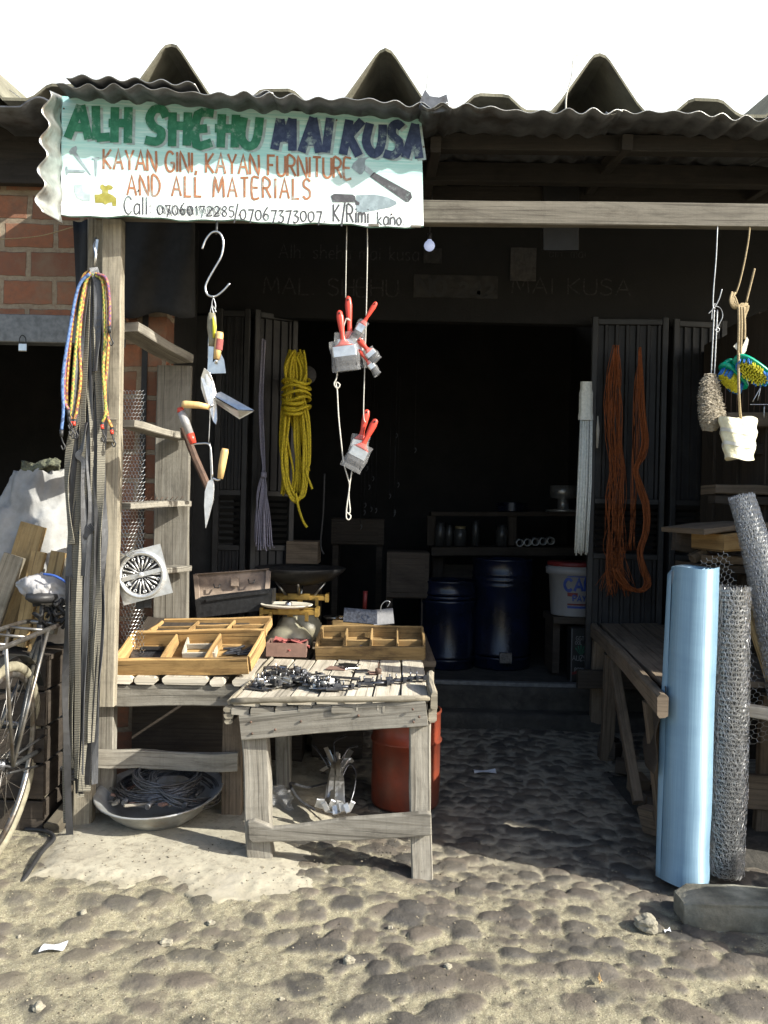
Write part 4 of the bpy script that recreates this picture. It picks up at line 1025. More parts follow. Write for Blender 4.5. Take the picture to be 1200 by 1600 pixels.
for px, Yv in ((166, CY + .05), (366, CY + .06)):
    a = P(px, 1100, Yv); mb = MB(); mb.beam((a.x, Yv, .02), (a.x, Yv, CT - .05), S(31, Yv), .06, up=(0, 1, 0), n=6, j=.002); mb.build('leg', M['shade_wood' if px > 200 else 'grey_wood'], lc)
mb = MB(); mb.beam(P(150, 1183, CY), P(372, 1188, CY), .03, S(28, CY), n=10, j=.006, bow=-.012); mb.build('stretcher', M['grey_wood'], lc)
for x_, y_ in ((-1.2, 5.5), (-.55, 5.5), (.22, 5.45), (.22, 4.7)):
    mb = MB(); mb.beam((x_, y_, 0), (x_, y_, CT - .035), .08, .06, up=(0, 1, 0), n=3); mb.build('leg', M['dark_wood'], lc)
for y_ in (4.62, 5.55):
    mb = MB(); mb.beam((-1.3, y_, CT - .07), (.3, y_, CT - .07), .04, .07, n=4); mb.build('bearer', M['dark_wood'], lc)

# compartment trays ------------------------------------------------------------
def tray(label, FL, FR, BR, BL, h, cols, rows, m, floor_m, th=.016):
    """corner points are on the ground of the tray; walls rise h"""
    FL, FR, BR, BL = [Vector(p) for p in (FL, FR, BR, BL)]
    t = thing('wooden_tray', label, 'tray', (FL + FR) / 2, 'compartment trays on the counter')
    up = (FR - FL).cross(BL - FL).normalized()
    mb = MB()
    def wall(a, b, hh, w=th, ext=0):
        d = (b - a).normalized(); mb.beam(a + up * hh / 2 - d * ext, b + up * hh / 2 + d * ext, w, hh, up=up, n=5, j=.002, ch=.003)
    wall(FL, FR, h, th * 1.25); wall(BL, BR, h * .98); wall(FL + (BL - FL).normalized() * th, BL - (BL - FL).normalized() * th, h * .97); wall(FR + (BR - FR).normalized() * th, BR - (BR - FR).normalized() * th, h * .97)
    mb.build('frame', m, t)
    for k in range(1, cols):
        mb = MB(); a, b = lerp(FL, FR, k / cols), lerp(BL, BR, k / cols); d = (b - a).normalized(); a += d * th; b -= d * th; hh = h * .86
        mb.beam(a + up * hh / 2, b + up * hh / 2, th * .8, hh, up=up, n=4, j=.001); mb.build('divider', m, t)
    for k in range(1, rows):
        for c in range(cols):
            if rows > 2 or True:
                mb = MB(); q = k / rows + rnd.uniform(-.04, .04)
                a, b = lerp(lerp(FL, BL, q), lerp(FR, BR, q), c / cols), lerp(lerp(FL, BL, q), lerp(FR, BR, q), (c + 1) / cols); d = (b - a).normalized(); hh = h * .7
                mb.beam(a + d * th * .6 + up * hh / 2, b - d * th * .6 + up * hh / 2, th * .7, hh, up=up, n=2, j=.001); mb.build('divider', m, t)
    mb = MB(); c = [lerp(FL, BR, .02), lerp(FR, BL, .02), lerp(BR, FL, .02), lerp(BL, FR, .02)]
    mb.prism([p + up * .007 for p in c], up * -.005); mb.build('floor', floor_m, t)
    return t
z0 = CT + .002
def pz(px, py, z): return PZ(px, py, z)
# the left pair leans back on a sloping display board
RB0, RB1 = Vector((-1.0, 3.99, CT + .002)), Vector((-1.0, 4.40, .945))
mb = MB(); mb.beam(Vector((-1.0, 4.03, CT + .012)), Vector((-.98, 4.42, .95)), .56, .018, up=(0, -.5, 1), n=3); mb.build('sloping_board', M['dark_wood'], lc)
mb = MB(); mb.box((-.98, 4.40, (CT + .93) / 2), (.5, .03, .93 - CT - .02)); mb.build('board_prop', M['dark_wood'], lc)
tray1 = tray('yellow three-column wooden tray at the front left of the counter beside the post', P(181, 1055, 3.985), P(389, 1052, 3.985), P(415, 1006, 4.20), P(213, 1009, 4.20), S(30, 4.0), 3, 1, M['tray_wood'], M['tray_wood'])
tray2 = tray('yellow nine-compartment wooden tray behind the front left tray', P(224, 1002, 4.235), P(412, 998, 4.235), P(424, 975, 4.40), P(258, 979, 4.40), S(13, 4.3), 3, 3, M['tray_wood'], M['tray_wood'])
tray3 = tray('old stained wooden tray with eight compartments at the back of the front table', P(494, 1031, 4.53), P(663, 1031, 4.50), P(660, 997, 4.80), P(504, 996, 4.82), S(22, 4.6), 4, 2, M['tray_dark'], M['tray_dark'])
mb = MB(); mb.beam(P(500, 1012, 4.80), P(662, 1012, 4.78), .04, .05, n=2); mb.build('tray_prop', M['dark_wood'], lc)
def on_tray(px, py, h=.012):
    o = P(181, 1055, 3.985); e1 = P(389, 1052, 3.985) - o; e2 = P(213, 1009, 4.20) - o; n = e1.cross(e2).normalized(); c0 = Vector((0, 0, CAM_H)); d = P(px, py, 1.0) - c0
    return c0 + d * ((o + n * h - c0).dot(n) / d.dot(n)), n, e1.normalized(), e2.normalized()
def tray_mx(px, py, h=.012, yaw=0):
    p, n, e1, e2 = on_tray(px, py, h); ey = n.cross(e1); m = Matrix((e1, ey, n)).transposed().to_4x4(); m.translation = p
    return m @ Matrix.Rotation(yaw, 4, 'Z')
# contents of the trays
def plate(px, py, z, L, W, yaw, name, label, m, th=.004, cat='fitting', group=None, tilt=0, holes=0):
    c = PZ(px, py, z); rot = Euler((tilt, 0, yaw)).to_matrix()
    mb = MB(); mb.box(c + Vector((0, 0, th / 2 + .001)), (L, W, th), ch=.001, rot=rot)
    return mb.build(name, m, label=label, cat=cat, group=group)
def in_tray(name, px, py, size, yaw, label, m, cat, h=.012, group=None):
    q = MB(); q.box((0, 0, size[2] / 2), size, ch=.001); mb = MB(); mb.merge(q, tray_mx(px, py, h, yaw)); return mb.build(name, M[m], label=label, cat=cat, group=group)
in_tray('hinge_plate', 229, 1022, (.15, .085, .006), .12, 'grey flat metal plate lying in the left compartment of the front tray', 'dark_steel', 'plate')
in_tray('metal_bar', 238, 1015, (.12, .03, .010), -.05, 'dark metal bar lying across the grey plate in the left tray compartment', 'black_iron', 'bar', .020)
ib = thing('inner_box', 'small pale open box sitting in the middle compartment of the front tray', 'box', on_tray(316, 1016)[0])
mx = tray_mx(316, 1016, .011); q = MB()
for d, sz in (((0, -.075, .022), (.16, .008, .04)), ((0, .075, .022), (.16, .008, .04)), ((-.078, 0, .022), (.008, .14, .038)), ((.078, 0, .022), (.008, .14, .038)), ((0, 0, .024), (.146, .008, .032))): q.box(d, sz)
mb = MB(); mb.merge(q, mx); mb.build('walls', M['pale_wood'], ib)
q = MB(); q.box((0, 0, .003), (.146, .14, .004)); mb = MB(); mb.merge(q, mx); mb.build('bottom', M['tray_wood'], ib)
for k in range(16):
    in_tray('steel_bolt', 358 + rnd.random() * 30, 1010 + rnd.random() * 14, (.075, .010, .009), rnd.uniform(0, .9), 'dark steel bolt lying in the right compartment of the front left tray', 'dark_steel', 'bolt', .010 + .004 * (k % 4), 'bolts in the right compartment of the front tray')
for px, py, c_ in ((572, 1012, 'blue_band'), (566, 1016, 'steel')):
    plate(px, py, P(570, 1012, 4.66).z, .07, .014, .6 if c_ == 'steel' else .2, 'small_tool', 'small ' + ('blue' if c_ == 'blue_band' else 'silver') + ' tool lying in the old eight-compartment tray', M[c_], .012, 'tool')

# ------------------------------------------------------------------ front table
ft = thing('table', 'rough weathered timber table with sloping plank top standing in front of the stall', 'table', P(530, 1360, 3.55))
FLc, FRc, BRc, BLc = P(363, 1100, 3.58), P(672, 1080, 3.48), P(660, 1031, 4.5), P(428, 1031, 4.5)
FRc.z = .775; FLc.z = .715; BRc.z = .75; BLc.z = .735
nb_ = 7
for k in range(nb_):
    a0, a1 = k / nb_ + .004, (k + 1) / nb_ - .004
    p0, p1 = lerp(FLc, FRc, (a0 + a1) / 2), lerp(BLc, BRc, (a0 + a1) / 2)
    w = (FRc - FLc).length / nb_ - .006
    mb = MB(); mb.beam(p0 - Vector((0, 0, .012)), p1 - Vector((0, 0, .012)), w, .022, n=8, j=.0025, ch=.004, taper=.93); mb.build('plank', M['pale_wood'], ft)
# broken ends of an older layer under the front edge
x = 0.0
while x < .985:
    wd = rnd.uniform(.03, .13); p = lerp(FLc, FRc, min(1, x + wd / 2)); dz = rnd.uniform(-.003, .003)
    mb = MB(); mb.beam(p + Vector((0, -.02 + rnd.uniform(-.008, .008), -.040 + dz)), p + Vector((0, .25, -.040 + dz)), (FRc - FLc).length * wd - .007, .030, n=3, j=.003, ch=.004); mb.build('plank_end', M['grey_wood'], ft)
    x += wd
# front lip, side lips
def fpath(t): return lerp(FLc, FRc, t) + Vector((0, -.022 - .010 * math.sin(t * 3.1), .004 + .004 * math.sin(t * 5)))
mb = MB(); mb.tube([fpath(i / 14) for i in range(15)], [.013 + .002 * math.sin(i * 1.7) for i in range(15)], 8, flat=.8); mb.build('front_lip', M['post_wood'], ft)
mb = MB(); mb.beam(FRc + Vector((.012, -.03, -.012)), lerp(FRc, BRc, .28) + Vector((.012, 0, .03)), .030, .075, n=6, j=.004, ch=.009); mb.beam(FRc + Vector((.014, -.012, -.075)), FRc + Vector((.014, .14, -.075)), .035, .06, n=3, ch=.008); mb.build('side_lip', M['post_wood'], ft)
mb = MB(); mb.beam(FLc + Vector((-.012, -.02, -.002)), BLc + Vector((-.01, 0, .0)), .02, .022, n=8, j=.004, ch=.006)
for k, dz in enumerate((-.035, -.06, -.085)): mb.beam(FLc + Vector((-.012, -.02 + .006 * k, dz)), FLc + Vector((-.012, .30, dz)), .05 - .008 * k, .023, n=3, j=.004, ch=.007)
mb.build('side_lip', M['post_wood'], ft)
# apron
mb = MB(); mb.beam(P(377, 1135, 3.57), P(667, 1112, 3.47), .032, S(40, 3.5), n=12, j=.002, ch=.003); mb.build('apron', M['grey_wood'], ft)
mb = MB(); mb.beam(FLc + Vector((.045, .06, -.10)), BLc + Vector((.02, 0, -.10)), .03, .10, n=6); mb.build('side_rail', M['grey_wood'], ft)
mb = MB(); mb.beam(FRc + Vector((-.045, .06, -.10)), BRc + Vector((-.02, 0, -.10)), .03, .10, n=6); mb.build('side_rail', M['grey_wood'], ft)
# legs
def leg(top, bot, w, d, m='grey_wood'):
    mb = MB(); mb.beam(bot, top, w, d, up=(0, 1, 0), n=7, j=.003, ch=.006); mb.build('leg', M[m], ft)
lt = P(399, 1150, 3.62); lb = P(408, 1352, 3.58); lb.z = .045
leg(lt, lb, S(40, 3.6), .085)
rt = P(655, 1126, 3.53); rb = P(659, 1372, 3.50); rb.z = .0
leg(rt, rb, S(33, 3.5), .085)
leg(BLc + Vector((.05, -.05, -.04)), Vector((BLc.x + .08, 4.45, .05)), .08, .07); leg(BRc + Vector((-.05, -.05, -.04)), Vector((BRc.x - .05, 4.45, .04)), .08, .07)
# nail heads
for px, py, Yv in ((392, 1128, 3.545), (394, 1146, 3.545), (470, 1127, 3.52), (560, 1118, 3.49), (645, 1108, 3.45), (646, 1128, 3.45), (655, 1120, 3.45), (430, 1140, 3.53)):
    mb = MB(); mb.lathe([(.0055, 0), (.0055, .004), (0, .006)], n=8, mx=Matrix.Translation(P(px, py, Yv)) @ Matrix.Rotation(R(90), 4, 'X')); mb.build('nail', M['rust'], ft)
# low front stretcher, notched
a, b = P(388, 1301, 3.54), P(673, 1290, 3.45)
mb = MB()
def sfn(u, v):
    return None
pts_t = [(386, 1284), (398, 1282), (416, 1289), (426, 1294), (470, 1290), (540, 1280), (620, 1274), (668, 1270), (674, 1272)]
pts_b = [(675, 1306), (640, 1309), (560, 1314), (500, 1315), (430, 1316), (394, 1318), (388, 1312)]
poly = [P(x, y, 3.52 - .09 * (x - 386) / 289) for x, y in pts_t + pts_b]
m_ = MB(); m_.prism(poly, (0, .035, 0)); 
m_.uv = [[(v.x, v.z) for v in [m_.v[i] for i in f]] for f in m_.f]
o = m_.build('stretcher', M['grey_wood'], ft); bv = o.modifiers.new('b', 'BEVEL'); bv.width = .006; bv.segments = 2

# small steel pieces spread over the table top
def on_table(px, py):
    """point of the sloping table top under a pixel"""
    z = .745
    for _ in range(5):
        p = PZ(px, py, z); t = max(0, min(1, (p.y - 3.5) / 1.0)); s = max(0, min(1, (p.x + .66) / .86))
        z = (FLc.z * (1 - s) + FRc.z * s) * (1 - t) + (BLc.z * (1 - s) + BRc.z * s) * t
    return PZ(px, py, z + .002)
LBL = 'small dark steel fitting lying loose in the heap on the front table'
GRP = 'loose steel fittings heaped on the front table'
r3 = random.Random(5)
def fitting(px, py, kind, yaw, lay=0, m='dark_steel'):
    c = on_table(px, py) + Vector((0, 0, .004 + lay)); rot = Euler((r3.uniform(-.25, .25) if lay else 0, r3.uniform(-.2, .2) if lay else 0, yaw)).to_matrix()
    mx = Matrix.Translation(c) @ rot.to_4x4() @ Matrix.Scale(1.25, 4); mb = MB()
    if kind == 'bolt':
        q = MB(); q.tube([(-.03, 0, .006), (.03, 0, .006)], .0055, 8); q.box((.034, 0, .009), (.010, .022, .018), ch=.002); q.tube([(-.022, 0, .006), (-.022, 0, .028)], .003, 6); mb.merge(q, mx)
    elif kind == 'hasp':
        q = MB(); q.box((0, 0, .003), (.07, .034, .005)); q.box((.045, 0, .004), (.03, .018, .005)); q.lathe([(.010, 0), (.012, .004), (.010, .008), (.006, .008), (.006, 0)], (-.02, 0, .006), 12); mb.merge(q, mx)
    elif kind == 'hinge':
        q = MB(); q.box((0, .016, .002), (.06, .028, .003)); q.box((0, -.016, .005), (.06, .028, .003), rot=Euler((.3, 0, 0)).to_matrix()); q.tube([(-.03, 0, .004), (.03, 0, .004)], .004, 8); mb.merge(q, mx)
    else:
        q = MB(); q.box((0, 0, .005), (.06, .03, .010), ch=.002); q.box((.012, 0, .016), (.026, .018, .014), ch=.002); q.tube([(-.018, 0, .01), (-.018, 0, .03)], .003, 6); mb.merge(q, mx)
    return mb, c
for k in range(96):
    t = r3.random(); px = 400 + 118 * t; py = 1079 - 26 * math.sin(min(1, t * 1.15) * 3.1) * r3.random() - 3
    kd = r3.choice(['bolt', 'bolt', 'hasp', 'hinge', 'catch']); mb, c = fitting(px, py, kd, r3.uniform(-1.2, 1.2), lay=r3.choice([0, .004, .010, .016]))
    mb.build({'bolt': 'door_bolt', 'hasp': 'hasp', 'hinge': 'hinge', 'catch': 'latch'}[kd], M[r3.choice(['dark_steel', 'dark_steel', 'black_iron', 'steel', 'zinc'])], label=LBL, cat='fitting', group=GRP)
GRP2 = 'bolts lined along the front lip of the table'
for px, py, kd in ((508, 1080, 'bolt'), (522, 1079, 'catch'), (536, 1077, 'bolt'), (546, 1076, 'bolt'), (570, 1071, 'catch'), (578, 1070, 'bolt'), (592, 1071, 'bolt'), (603, 1069, 'catch'), (618, 1067, 'bolt'), (628, 1066, 'bolt'), (638, 1064, 'bolt'), (650, 1063, 'bolt'), (660, 1062, 'bolt')):
    mb, c = fitting(px, py, kd, r3.uniform(-.25, .25)); mb.build('door_bolt' if kd == 'bolt' else 'latch', M['dark_steel'], label='small steel bolt or latch in the row along the front lip of the front table', cat='fitting', group=GRP2)
def keyplate(px, py, yaw, label):
    c = on_table(px, py); mx = Matrix.Translation(c + Vector((0, 0, .002))) @ Euler((0, 0, yaw)).to_matrix().to_4x4(); q = MB()
    out = [(-.055, -.05), (.055, -.05), (.055, .04), (.02, .055), (-.02, .055), (-.055, .04)]
    q.prism([(x, y, .004) for x, y in out], (0, 0, -.004)); q.lathe([(.022, 0), (.024, .004), (.020, .007), (0, .007)], (0, .085, 0), 16); q.box((0, .062, .003), (.014, .03, .005))
    mb = MB(); mb.merge(q, mx); return mb.build('lock_plate', M['dark_steel'], label=label, cat='lock plate')
keyplate(407, 1075, -.35, 'grey steel lock plate with round knob at the left of the table heap'); keyplate(502, 1071, -.35, 'dark steel lock plate with black round knob in the middle of the table')
for px, py, L, W, yaw, lab in ((425, 1043, .075, .05, .5, 'small dark plate at the back left of the table top, upper of two'), (440, 1046, .06, .04, -.4, 'small dark plate at the back left of the table top, lower of two'), (527, 1045, .10, .085, -.2, 'square tan metal plate at the back middle of the table top'), (565, 1049, .075, .06, .4, 'small dark square plate right of the middle of the table top'), (585, 1052, .06, .06, .2, 'small brown plate under the ring fitting on the table'), ):
    o = plate(px, py, on_table(px, py).z, L, W, yaw, 'metal_plate', lab, M['card' if 'tan' in lab or 'brown' in lab else 'dark_steel'], .004)
o = plate(531, 1060, on_table(531, 1060).z + .004, .20, .022, -.22, 'flat_bar', 'flat steel bar lying right of the lock plate on the table', M['dark_steel'], .008)
o = plate(484, 1058, on_table(484, 1058).z + .03, .16, .02, .55, 'flat_bar', 'bright steel bar sloping off the heap on the table', M['steel'], .008)
mb = MB(); c = on_table(591, 1053); mb.lathe([(.012, 0), (.016, .006), (.016, .02), (.010, .026), (.010, .006)], c + Vector((0, 0, .004)), 16); mb.tube([c + Vector((0, 0, .02)), c + Vector((0, 0, .055))], .004, 6); mb.build('ring_fitting', M['rust'], label='little rusty ring fitting standing on the right half of the table', cat='fitting')
for px, py, yw in ((545, 1044, .5), (549, 1041, -.4), (540, 1041, .1)):
    mb, c = fitting(px, py, 'hinge', yw); mb.build('hinge', M['steel'], label='small bright hinge at the back middle of the table beside the tan plate', cat='hinge', group='bright hinges at the back of the table')

# red abrasive pads in a brown carton
bx = thing('carton', 'shallow brown carton of red abrasive pads at the back of the front table', 'box', P(455, 1028, 4.55))
c0 = Vector((PX(454, 4.55), 4.58, z0 + .012)); wx, wy, hz = S(62, 4.55), .17, .075
mb = MB()
for d, sz in (((0, -wy/2, hz/2), (wx, .006, hz)), ((0, wy/2, hz/2), (wx, .006, hz)), ((-wx/2 + .003, 0, hz/2), (.006, wy - .007, hz)), ((wx/2 - .003, 0, hz/2), (.006, wy - .007, hz)), ((0, 0, .003), (wx - .013, wy - .007, .005))): mb.box(c0 + Vector(d), sz, ch=.001)
mb.build('box', M['card'], bx)
for k in range(9):
    mb = MB(); mb.box(c0 + Vector((-.06 + .016 * k + rnd.uniform(-.02, .02), rnd.uniform(-.03, .02), .055 + .005 * (k % 4))), (.11, .10, .008), rot=Euler((rnd.uniform(-.3, .2), rnd.uniform(-.5, .35), rnd.uniform(-.6, .6))).to_matrix())
    mb.build('red_pad', M['red_pad'], label='red abrasive pad sticking out of the brown carton', cat='pad', group='red abrasive pads in the carton')

# ------------------------------------------------------------------ weighing scales
def scale(Yv, cx, ybase, ytop, pan, label):
    x = PX(cx, Yv); zt = P(cx, ytop, Yv).z; zb = CT + .002
    t = thing('weighing_scale', label, 'scale', (x, Yv, zb))
    h = zt - zb; w = S(37, Yv)
    prof = [(w * .80, 0), (w * .98, h * .06), (w, h * .18), (w * .93, h * .32), (w * .72, h * .46), (w * .46, h * .56), (w * .34, h * .64), (w * .30, h * .70), (w * .32, h * .74), (0, h * .75)]
    mb = MB(); mb.lathe(prof, (x, Yv, zb), 32, squash=.8); mb.build('body', M['olive_enamel'], t)
    mb = MB(); zf = zb + h * .86
    for dy in (-.055, .055): mb.beam((x - w * 1.15, Yv + dy, zf), (x + w * 1.15, Yv + dy, zf), .014, .03, n=2, j=0)
    for dx in (-1.15, 1.15): mb.box((x + dx * w, Yv, zf), (.02, .13, .05)); 
    for dx in (-.75, .75): mb.box((x + dx * w, Yv - .075, zf - .02), (.02, .02, .055))
    mb.box((x, Yv - .07, zf + .008), (w * .9, .012, .04)); mb.box((x, Yv, zb + h * .78), (.03, .03, .06)); mb.build('beam_frame', M['brass'], t)
    if pan == 'plate':
        mb = MB(); r = S(41, Yv); mb.lathe([(0, -.012), (r * .8, -.010), (r * .97, 0), (r, .006), (r * .96, .007), (r * .8, .0), (0, -.002)], (x - .02, Yv - .02, zt), 40, squash=.9); mb.build('pan', M['pan_white'], t)
        mb = MB(); mb.lathe([(.02, 0), (.02, .012), (.012, .02), (0, .02)], (x - .01, Yv, zt - .002), 14); mb.build('hub', M['steel'], t)
    else:
        r = S(71, Yv); zc = P(cx, 888, Yv).z
        mb = MB(); mb.lathe([(0, -.105), (r * .35, -.10), (r * .7, -.07), (r * .93, -.02), (r, .004), (r * .985, .008), (r * .91, -.016), (r * .68, -.062), (r * .34, -.09), (0, -.094)], (x, Yv, zc), 44); mb.build('pan', M['black_iron'], t)
        mb = MB()
        for a in (0, 1.57, 3.14, 4.71):
            mb.tube([Vector((x + math.cos(a) * w * .6, Yv + math.sin(a) * .06, zf + .01)), Vector((x + math.cos(a) * r * .55, Yv + math.sin(a) * r * .5, zc - .085))], .008, 6)
        mb.build('pan_support', M['steel'], t)
    return t
scale(4.78, 457, 1020, 945, 'plate', 'olive enamel weighing scale with a pale round plate beside the brown carton')
scale(5.22, 472, 1000, 922, 'pan', 'weighing scale with a wide black hanging pan behind the pale-plated scale')

# toolbox with open lid
tb = thing('toolbox', 'battered tan metal toolbox standing open behind the trays', 'toolbox', P(365, 968, 4.78))
a, b = P(306, 966, 4.78), P(424, 952, 4.78)
mb = MB(); ax = (b - a).normalized(); back = Vector((0, .16, .0)); up = Vector((0, 0, 1))
h = .11
for s_, e_, o_ in ((a, b, Vector((0, 0, 0))), (a, b, back)): mb.beam(s_ + o_ + up * h / 2, e_ + o_ + up * h / 2, .006, h, n=3, j=.001)
mb.beam(a + back * .04 + up * h / 2, a + back * .96 + up * h / 2, .006, h * .98, n=1); mb.beam(b + back * .04 + up * h / 2, b + back * .96 + up * h / 2, .006, h * .98, n=1)
mb.prism([a + up * .004, b + up * .004, b + back + up * .004, a + back + up * .004], (0, 0, -.004)); mb.build('base', M['black_iron'], tb)
mb = MB(); mb.beam(P(322, 938, 4.77), P(420, 925, 4.77), .012, .018, n=2, j=.001); mb.build('tray_rim', M['black_iron'], tb)
mb = MB()
corners = [P(310, 941, 4.96), P(418, 924, 4.96), P(420, 889, 5.01), P(306, 897, 5.01)]
mb.prism(corners, (0, .008, .002))
for k in range(4): mb.beam(corners[k] + Vector((0, -.012, 0)), corners[(k + 1) % 4] + Vector((0, -.012, 0)), .03, .006, n=2, j=.001, up=(0, 1, 0) if k % 2 else (0, 0, 1))
lid = mb.build('lid', M['tan_metal'], tb)
mb = MB(); c = P(367, 909, 4.96); mb.box(c, (.045, .015, .055)); mb.build('hasp', M['tan_metal'], tb)
mb = MB()
for px, py in ((339, 915), (393, 908)):
    c = P(px, py, 4.955); mb.tube([c + Vector((-.02, 0, .01)), c + Vector((-.012, -.01, -.012)), c + Vector((.012, -.01, -.012)), c + Vector((.02, 0, .01))], .004, 6)
mb.build('handle_clip', M['black_iron'], tb)

mb = MB(); mb.box((PX(365, 4.86), 4.87, (CT + .90) / 2), (.40, .2, .90 - CT - .01)); mb.box((PX(365, 4.86), 4.765, (CT + .90) / 2), (.36, .008, .08)); mb.build('crate', M['dark_wood'], label='dark crate on the counter under the open toolbox', cat='crate')
# packs of lock plates leaning behind the old tray, and odds and ends
for px, py, w, h_, yaw, m_, lab in ((566, 963, 58, 24, .06, 'steel', 'bare grey metal sheet leaning behind the old tray, left of two'), (599, 964, 32, 26, -.12, 'plastic_grey', 'pale shiny pack leaning behind the old tray beside the grey sheet')):
    c = P(px, py, 5.06); mb = MB(); mb.box(c, (S(w, 5.06), .01, S(h_, 5.06)), rot=Euler((-.5, yaw, 0)).to_matrix(), ch=.002); mb.build('metal_pack', M['dark_steel' if m_ == 'steel' else m_], label=lab, cat='pack')
mb = MB(); c = P(587, 948, 5.0); mb.tube(smooth_path([c + Vector((.03, 0, -.03)), c + Vector((.035, 0, .01)), c + Vector((.06, 0, .035)), c + Vector((.085, 0, .03)), c + Vector((.07, 0, .0))]), .003, 5); mb.build('wire_loop', M['wire'], label='bent wire loop poking up from the pale pack behind the tray', cat='wire')
t4 = tray('dark low wooden tray at the far back of the counter beside the black scale pan', Vector((PX(524, 5.3), 5.3, z0)), Vector((PX(604, 5.3), 5.3, z0)), Vector((PX(612, 5.56), 5.56, z0)), Vector((PX(534, 5.56), 5.56, z0)), .11, 2, 1, M['tray_dark'], M['dark_wood'])
mb = MB(); c = P(570, 937, 5.32); mb.tube([c + Vector((0, 0, -.07)), c + Vector((.002, 0, .055))], [.013, .015], 8); mb.build('red_tool', M['bucket_red'], label='dull red tool handle standing up in the dark low tray', cat='tool')
mb = MB(); mb.lathe([(0, 0), (.07, .002), (.085, .02), (.08, .022), (0, .012)], PZ(524, 968, z0 + .08), 20, squash=.8); mb.build('metal_dish', M['steel'], label='small shiny metal dish beside the scales at the back', cat='dish')
mb = MB(); mb.lathe([(0, 0), (.06, 0), (.06, .075), (0, .08)], PZ(524, 985, z0), 18); mb.build('tin', M['card'], label='dull brown tin under the small shiny dish', cat='tin')

# ------------------------------------------------------------------ side shelf on the left
ss = thing('side_shelf', 'weathered plank shelf unit with four narrow shelves between the post and a wide upright', 'shelf', P(272, 960, 4.35))
mb = MB(); mb.beam(P(266, 990, 4.44), P(273, 572, 4.44), S(54, 4.44), .035, up=(0, 1, 0), n=14, j=.003, ch=.005); mb.build('upright', M['grey_wood'], ss)
for (xa, ya, xb, yb, wd, th_) in ((196, 512, 285, 562, .14, .045), (195, 662, 284, 684, .11, .035), (190, 790, 286, 786, .11, .03), (192, 897, 285, 887, .11, .03)):
    mb = MB(); mb.beam(P(xa, ya, 3.93), P(xb, yb, 4.41), wd, th_, n=6, j=.003); mb.build('shelf_board', M['grey_wood'], ss)
for k in range(9):
    p = lerp(P(205, 784, 3.93), P(280, 780, 4.3), k / 9); mb = MB(); mb.tube([p + Vector((.03, 0, 0)), p + Vector((.045, 0, .018))], .0018, 4); mb.build('nail', M['rust'], ss)
mb = MB(); mb.beam(P(286, 668, 4.30), P(325, 763, 4.30), S(11, 4.3), S(11, 4.3), n=6, j=.002, ch=.01); mb.build('wooden_stick', M['rust'], label='brown round stick slanting down beside the shelf upright', cat='stick')

def hexnet(fn, nu, nv, r, closed=False, sides=3, jit=0, rng=rnd):
    """wire netting: fn(u,v)->3-D in cell units"""
    mb = MB(); cache = {}
    def pt(u, v):
        k = (round(u * 4) % (nu * 4) if closed else round(u * 4), round(v * 4))
        if k not in cache: cache[k] = fn(u + rng.uniform(-jit, jit), v + rng.uniform(-jit, jit))
        return cache[k]
    for j in range(nv):
        for i in range(nu):
            o = .5 * (j % 2); u = i + o; v = j * .75
            a, b, c_ = pt(u, v), pt(u + .5, v + .25), pt(u + .5, v + .75 + 0) if False else pt(u + .5, v + .25)
            for q0, q1 in ((pt(u, v), pt(u + .5, v + .25)), (pt(u + .5, v + .25), pt(u + 1, v)), (pt(u + .5, v + .25), pt(u + .5, v + .75))):
                mb.tube([q0, q1], r, sides, cap=False, sm=False)
    return mb
def netfn(u, v):
    y = v / 62; return P(188 + u * 5.2, 610 + v * 7.6, 4.12 + .02 * math.sin(v * .3 + u))
nm = hexnet(netfn, 7, 80, .0014); nm.build('netting', M['wire'], label='fine wire netting stretched behind the left post above the counter', cat='netting')
nm = hexnet(lambda u, v: P(190 + u * 5.2, 612 + v * 7.6, 4.17), 6, 80, .0013); nm.build('netting', M['rust'], label='rusty second layer of netting just behind the fine wire netting', cat='netting')

# cast grate -------------------------------------------------------------------
gt = thing('drain_grate', 'silver cast-metal round grate on a square plate propped against the shelf', 'grate', P(222, 938, 3.90))
GYv = 3.90
ctr = P(221, 898, GYv); rO = S(37, GYv)
rotg = Matrix.Translation(ctr) @ Euler((R(90), 0, 0)).to_matrix().to_4x4() @ Matrix.Rotation(R(16), 4, 'Z')
mb = MB()
def gl(p): return rotg @ Vector(p)
mb.lathe([(rO * .82, -.012), (rO, -.012), (rO * 1.02, .0), (rO * 1.0, .012), (rO * .90, .014), (rO * .82, .004), (rO * .82, -.012)], n=40, mx=rotg); mb.build('ring', M['alu'], gt)
mb = MB()
pl4 = [(rO * 1.06 * sx_, rO * 1.05 * sy_) for sx_, sy_ in ((-1, -1), (1, -1), (1, 1), (-1, 1))]
n4 = 40
outer = []
for k in range(n4):
    a = 2 * math.pi * k / n4; m_ = max(abs(math.cos(a)), abs(math.sin(a))); outer.append((rO * 1.07 * math.cos(a) / m_, rO * 1.07 * math.sin(a) / m_))
ii = [[mb.vert(gl((outer[k][0], outer[k][1], z))) for k in range(n4)] for z in (-.004, -.013)]
jj = [[mb.vert(gl((rO * .98 * math.cos(2*math.pi*k/n4), rO * .98 * math.sin(2*math.pi*k/n4), z))) for k in range(n4)] for z in (-.004, -.013)]
for k in range(n4):
    k2 = (k + 1) % n4
    mb.face((ii[0][k], ii[0][k2], jj[0][k2], jj[0][k])); mb.face((ii[1][k2], ii[1][k], jj[1][k], jj[1][k2])); mb.face((ii[0][k2], ii[0][k], ii[1][k], ii[1][k2]))
mb.build('plate', M['alu'], gt)
mb = MB()
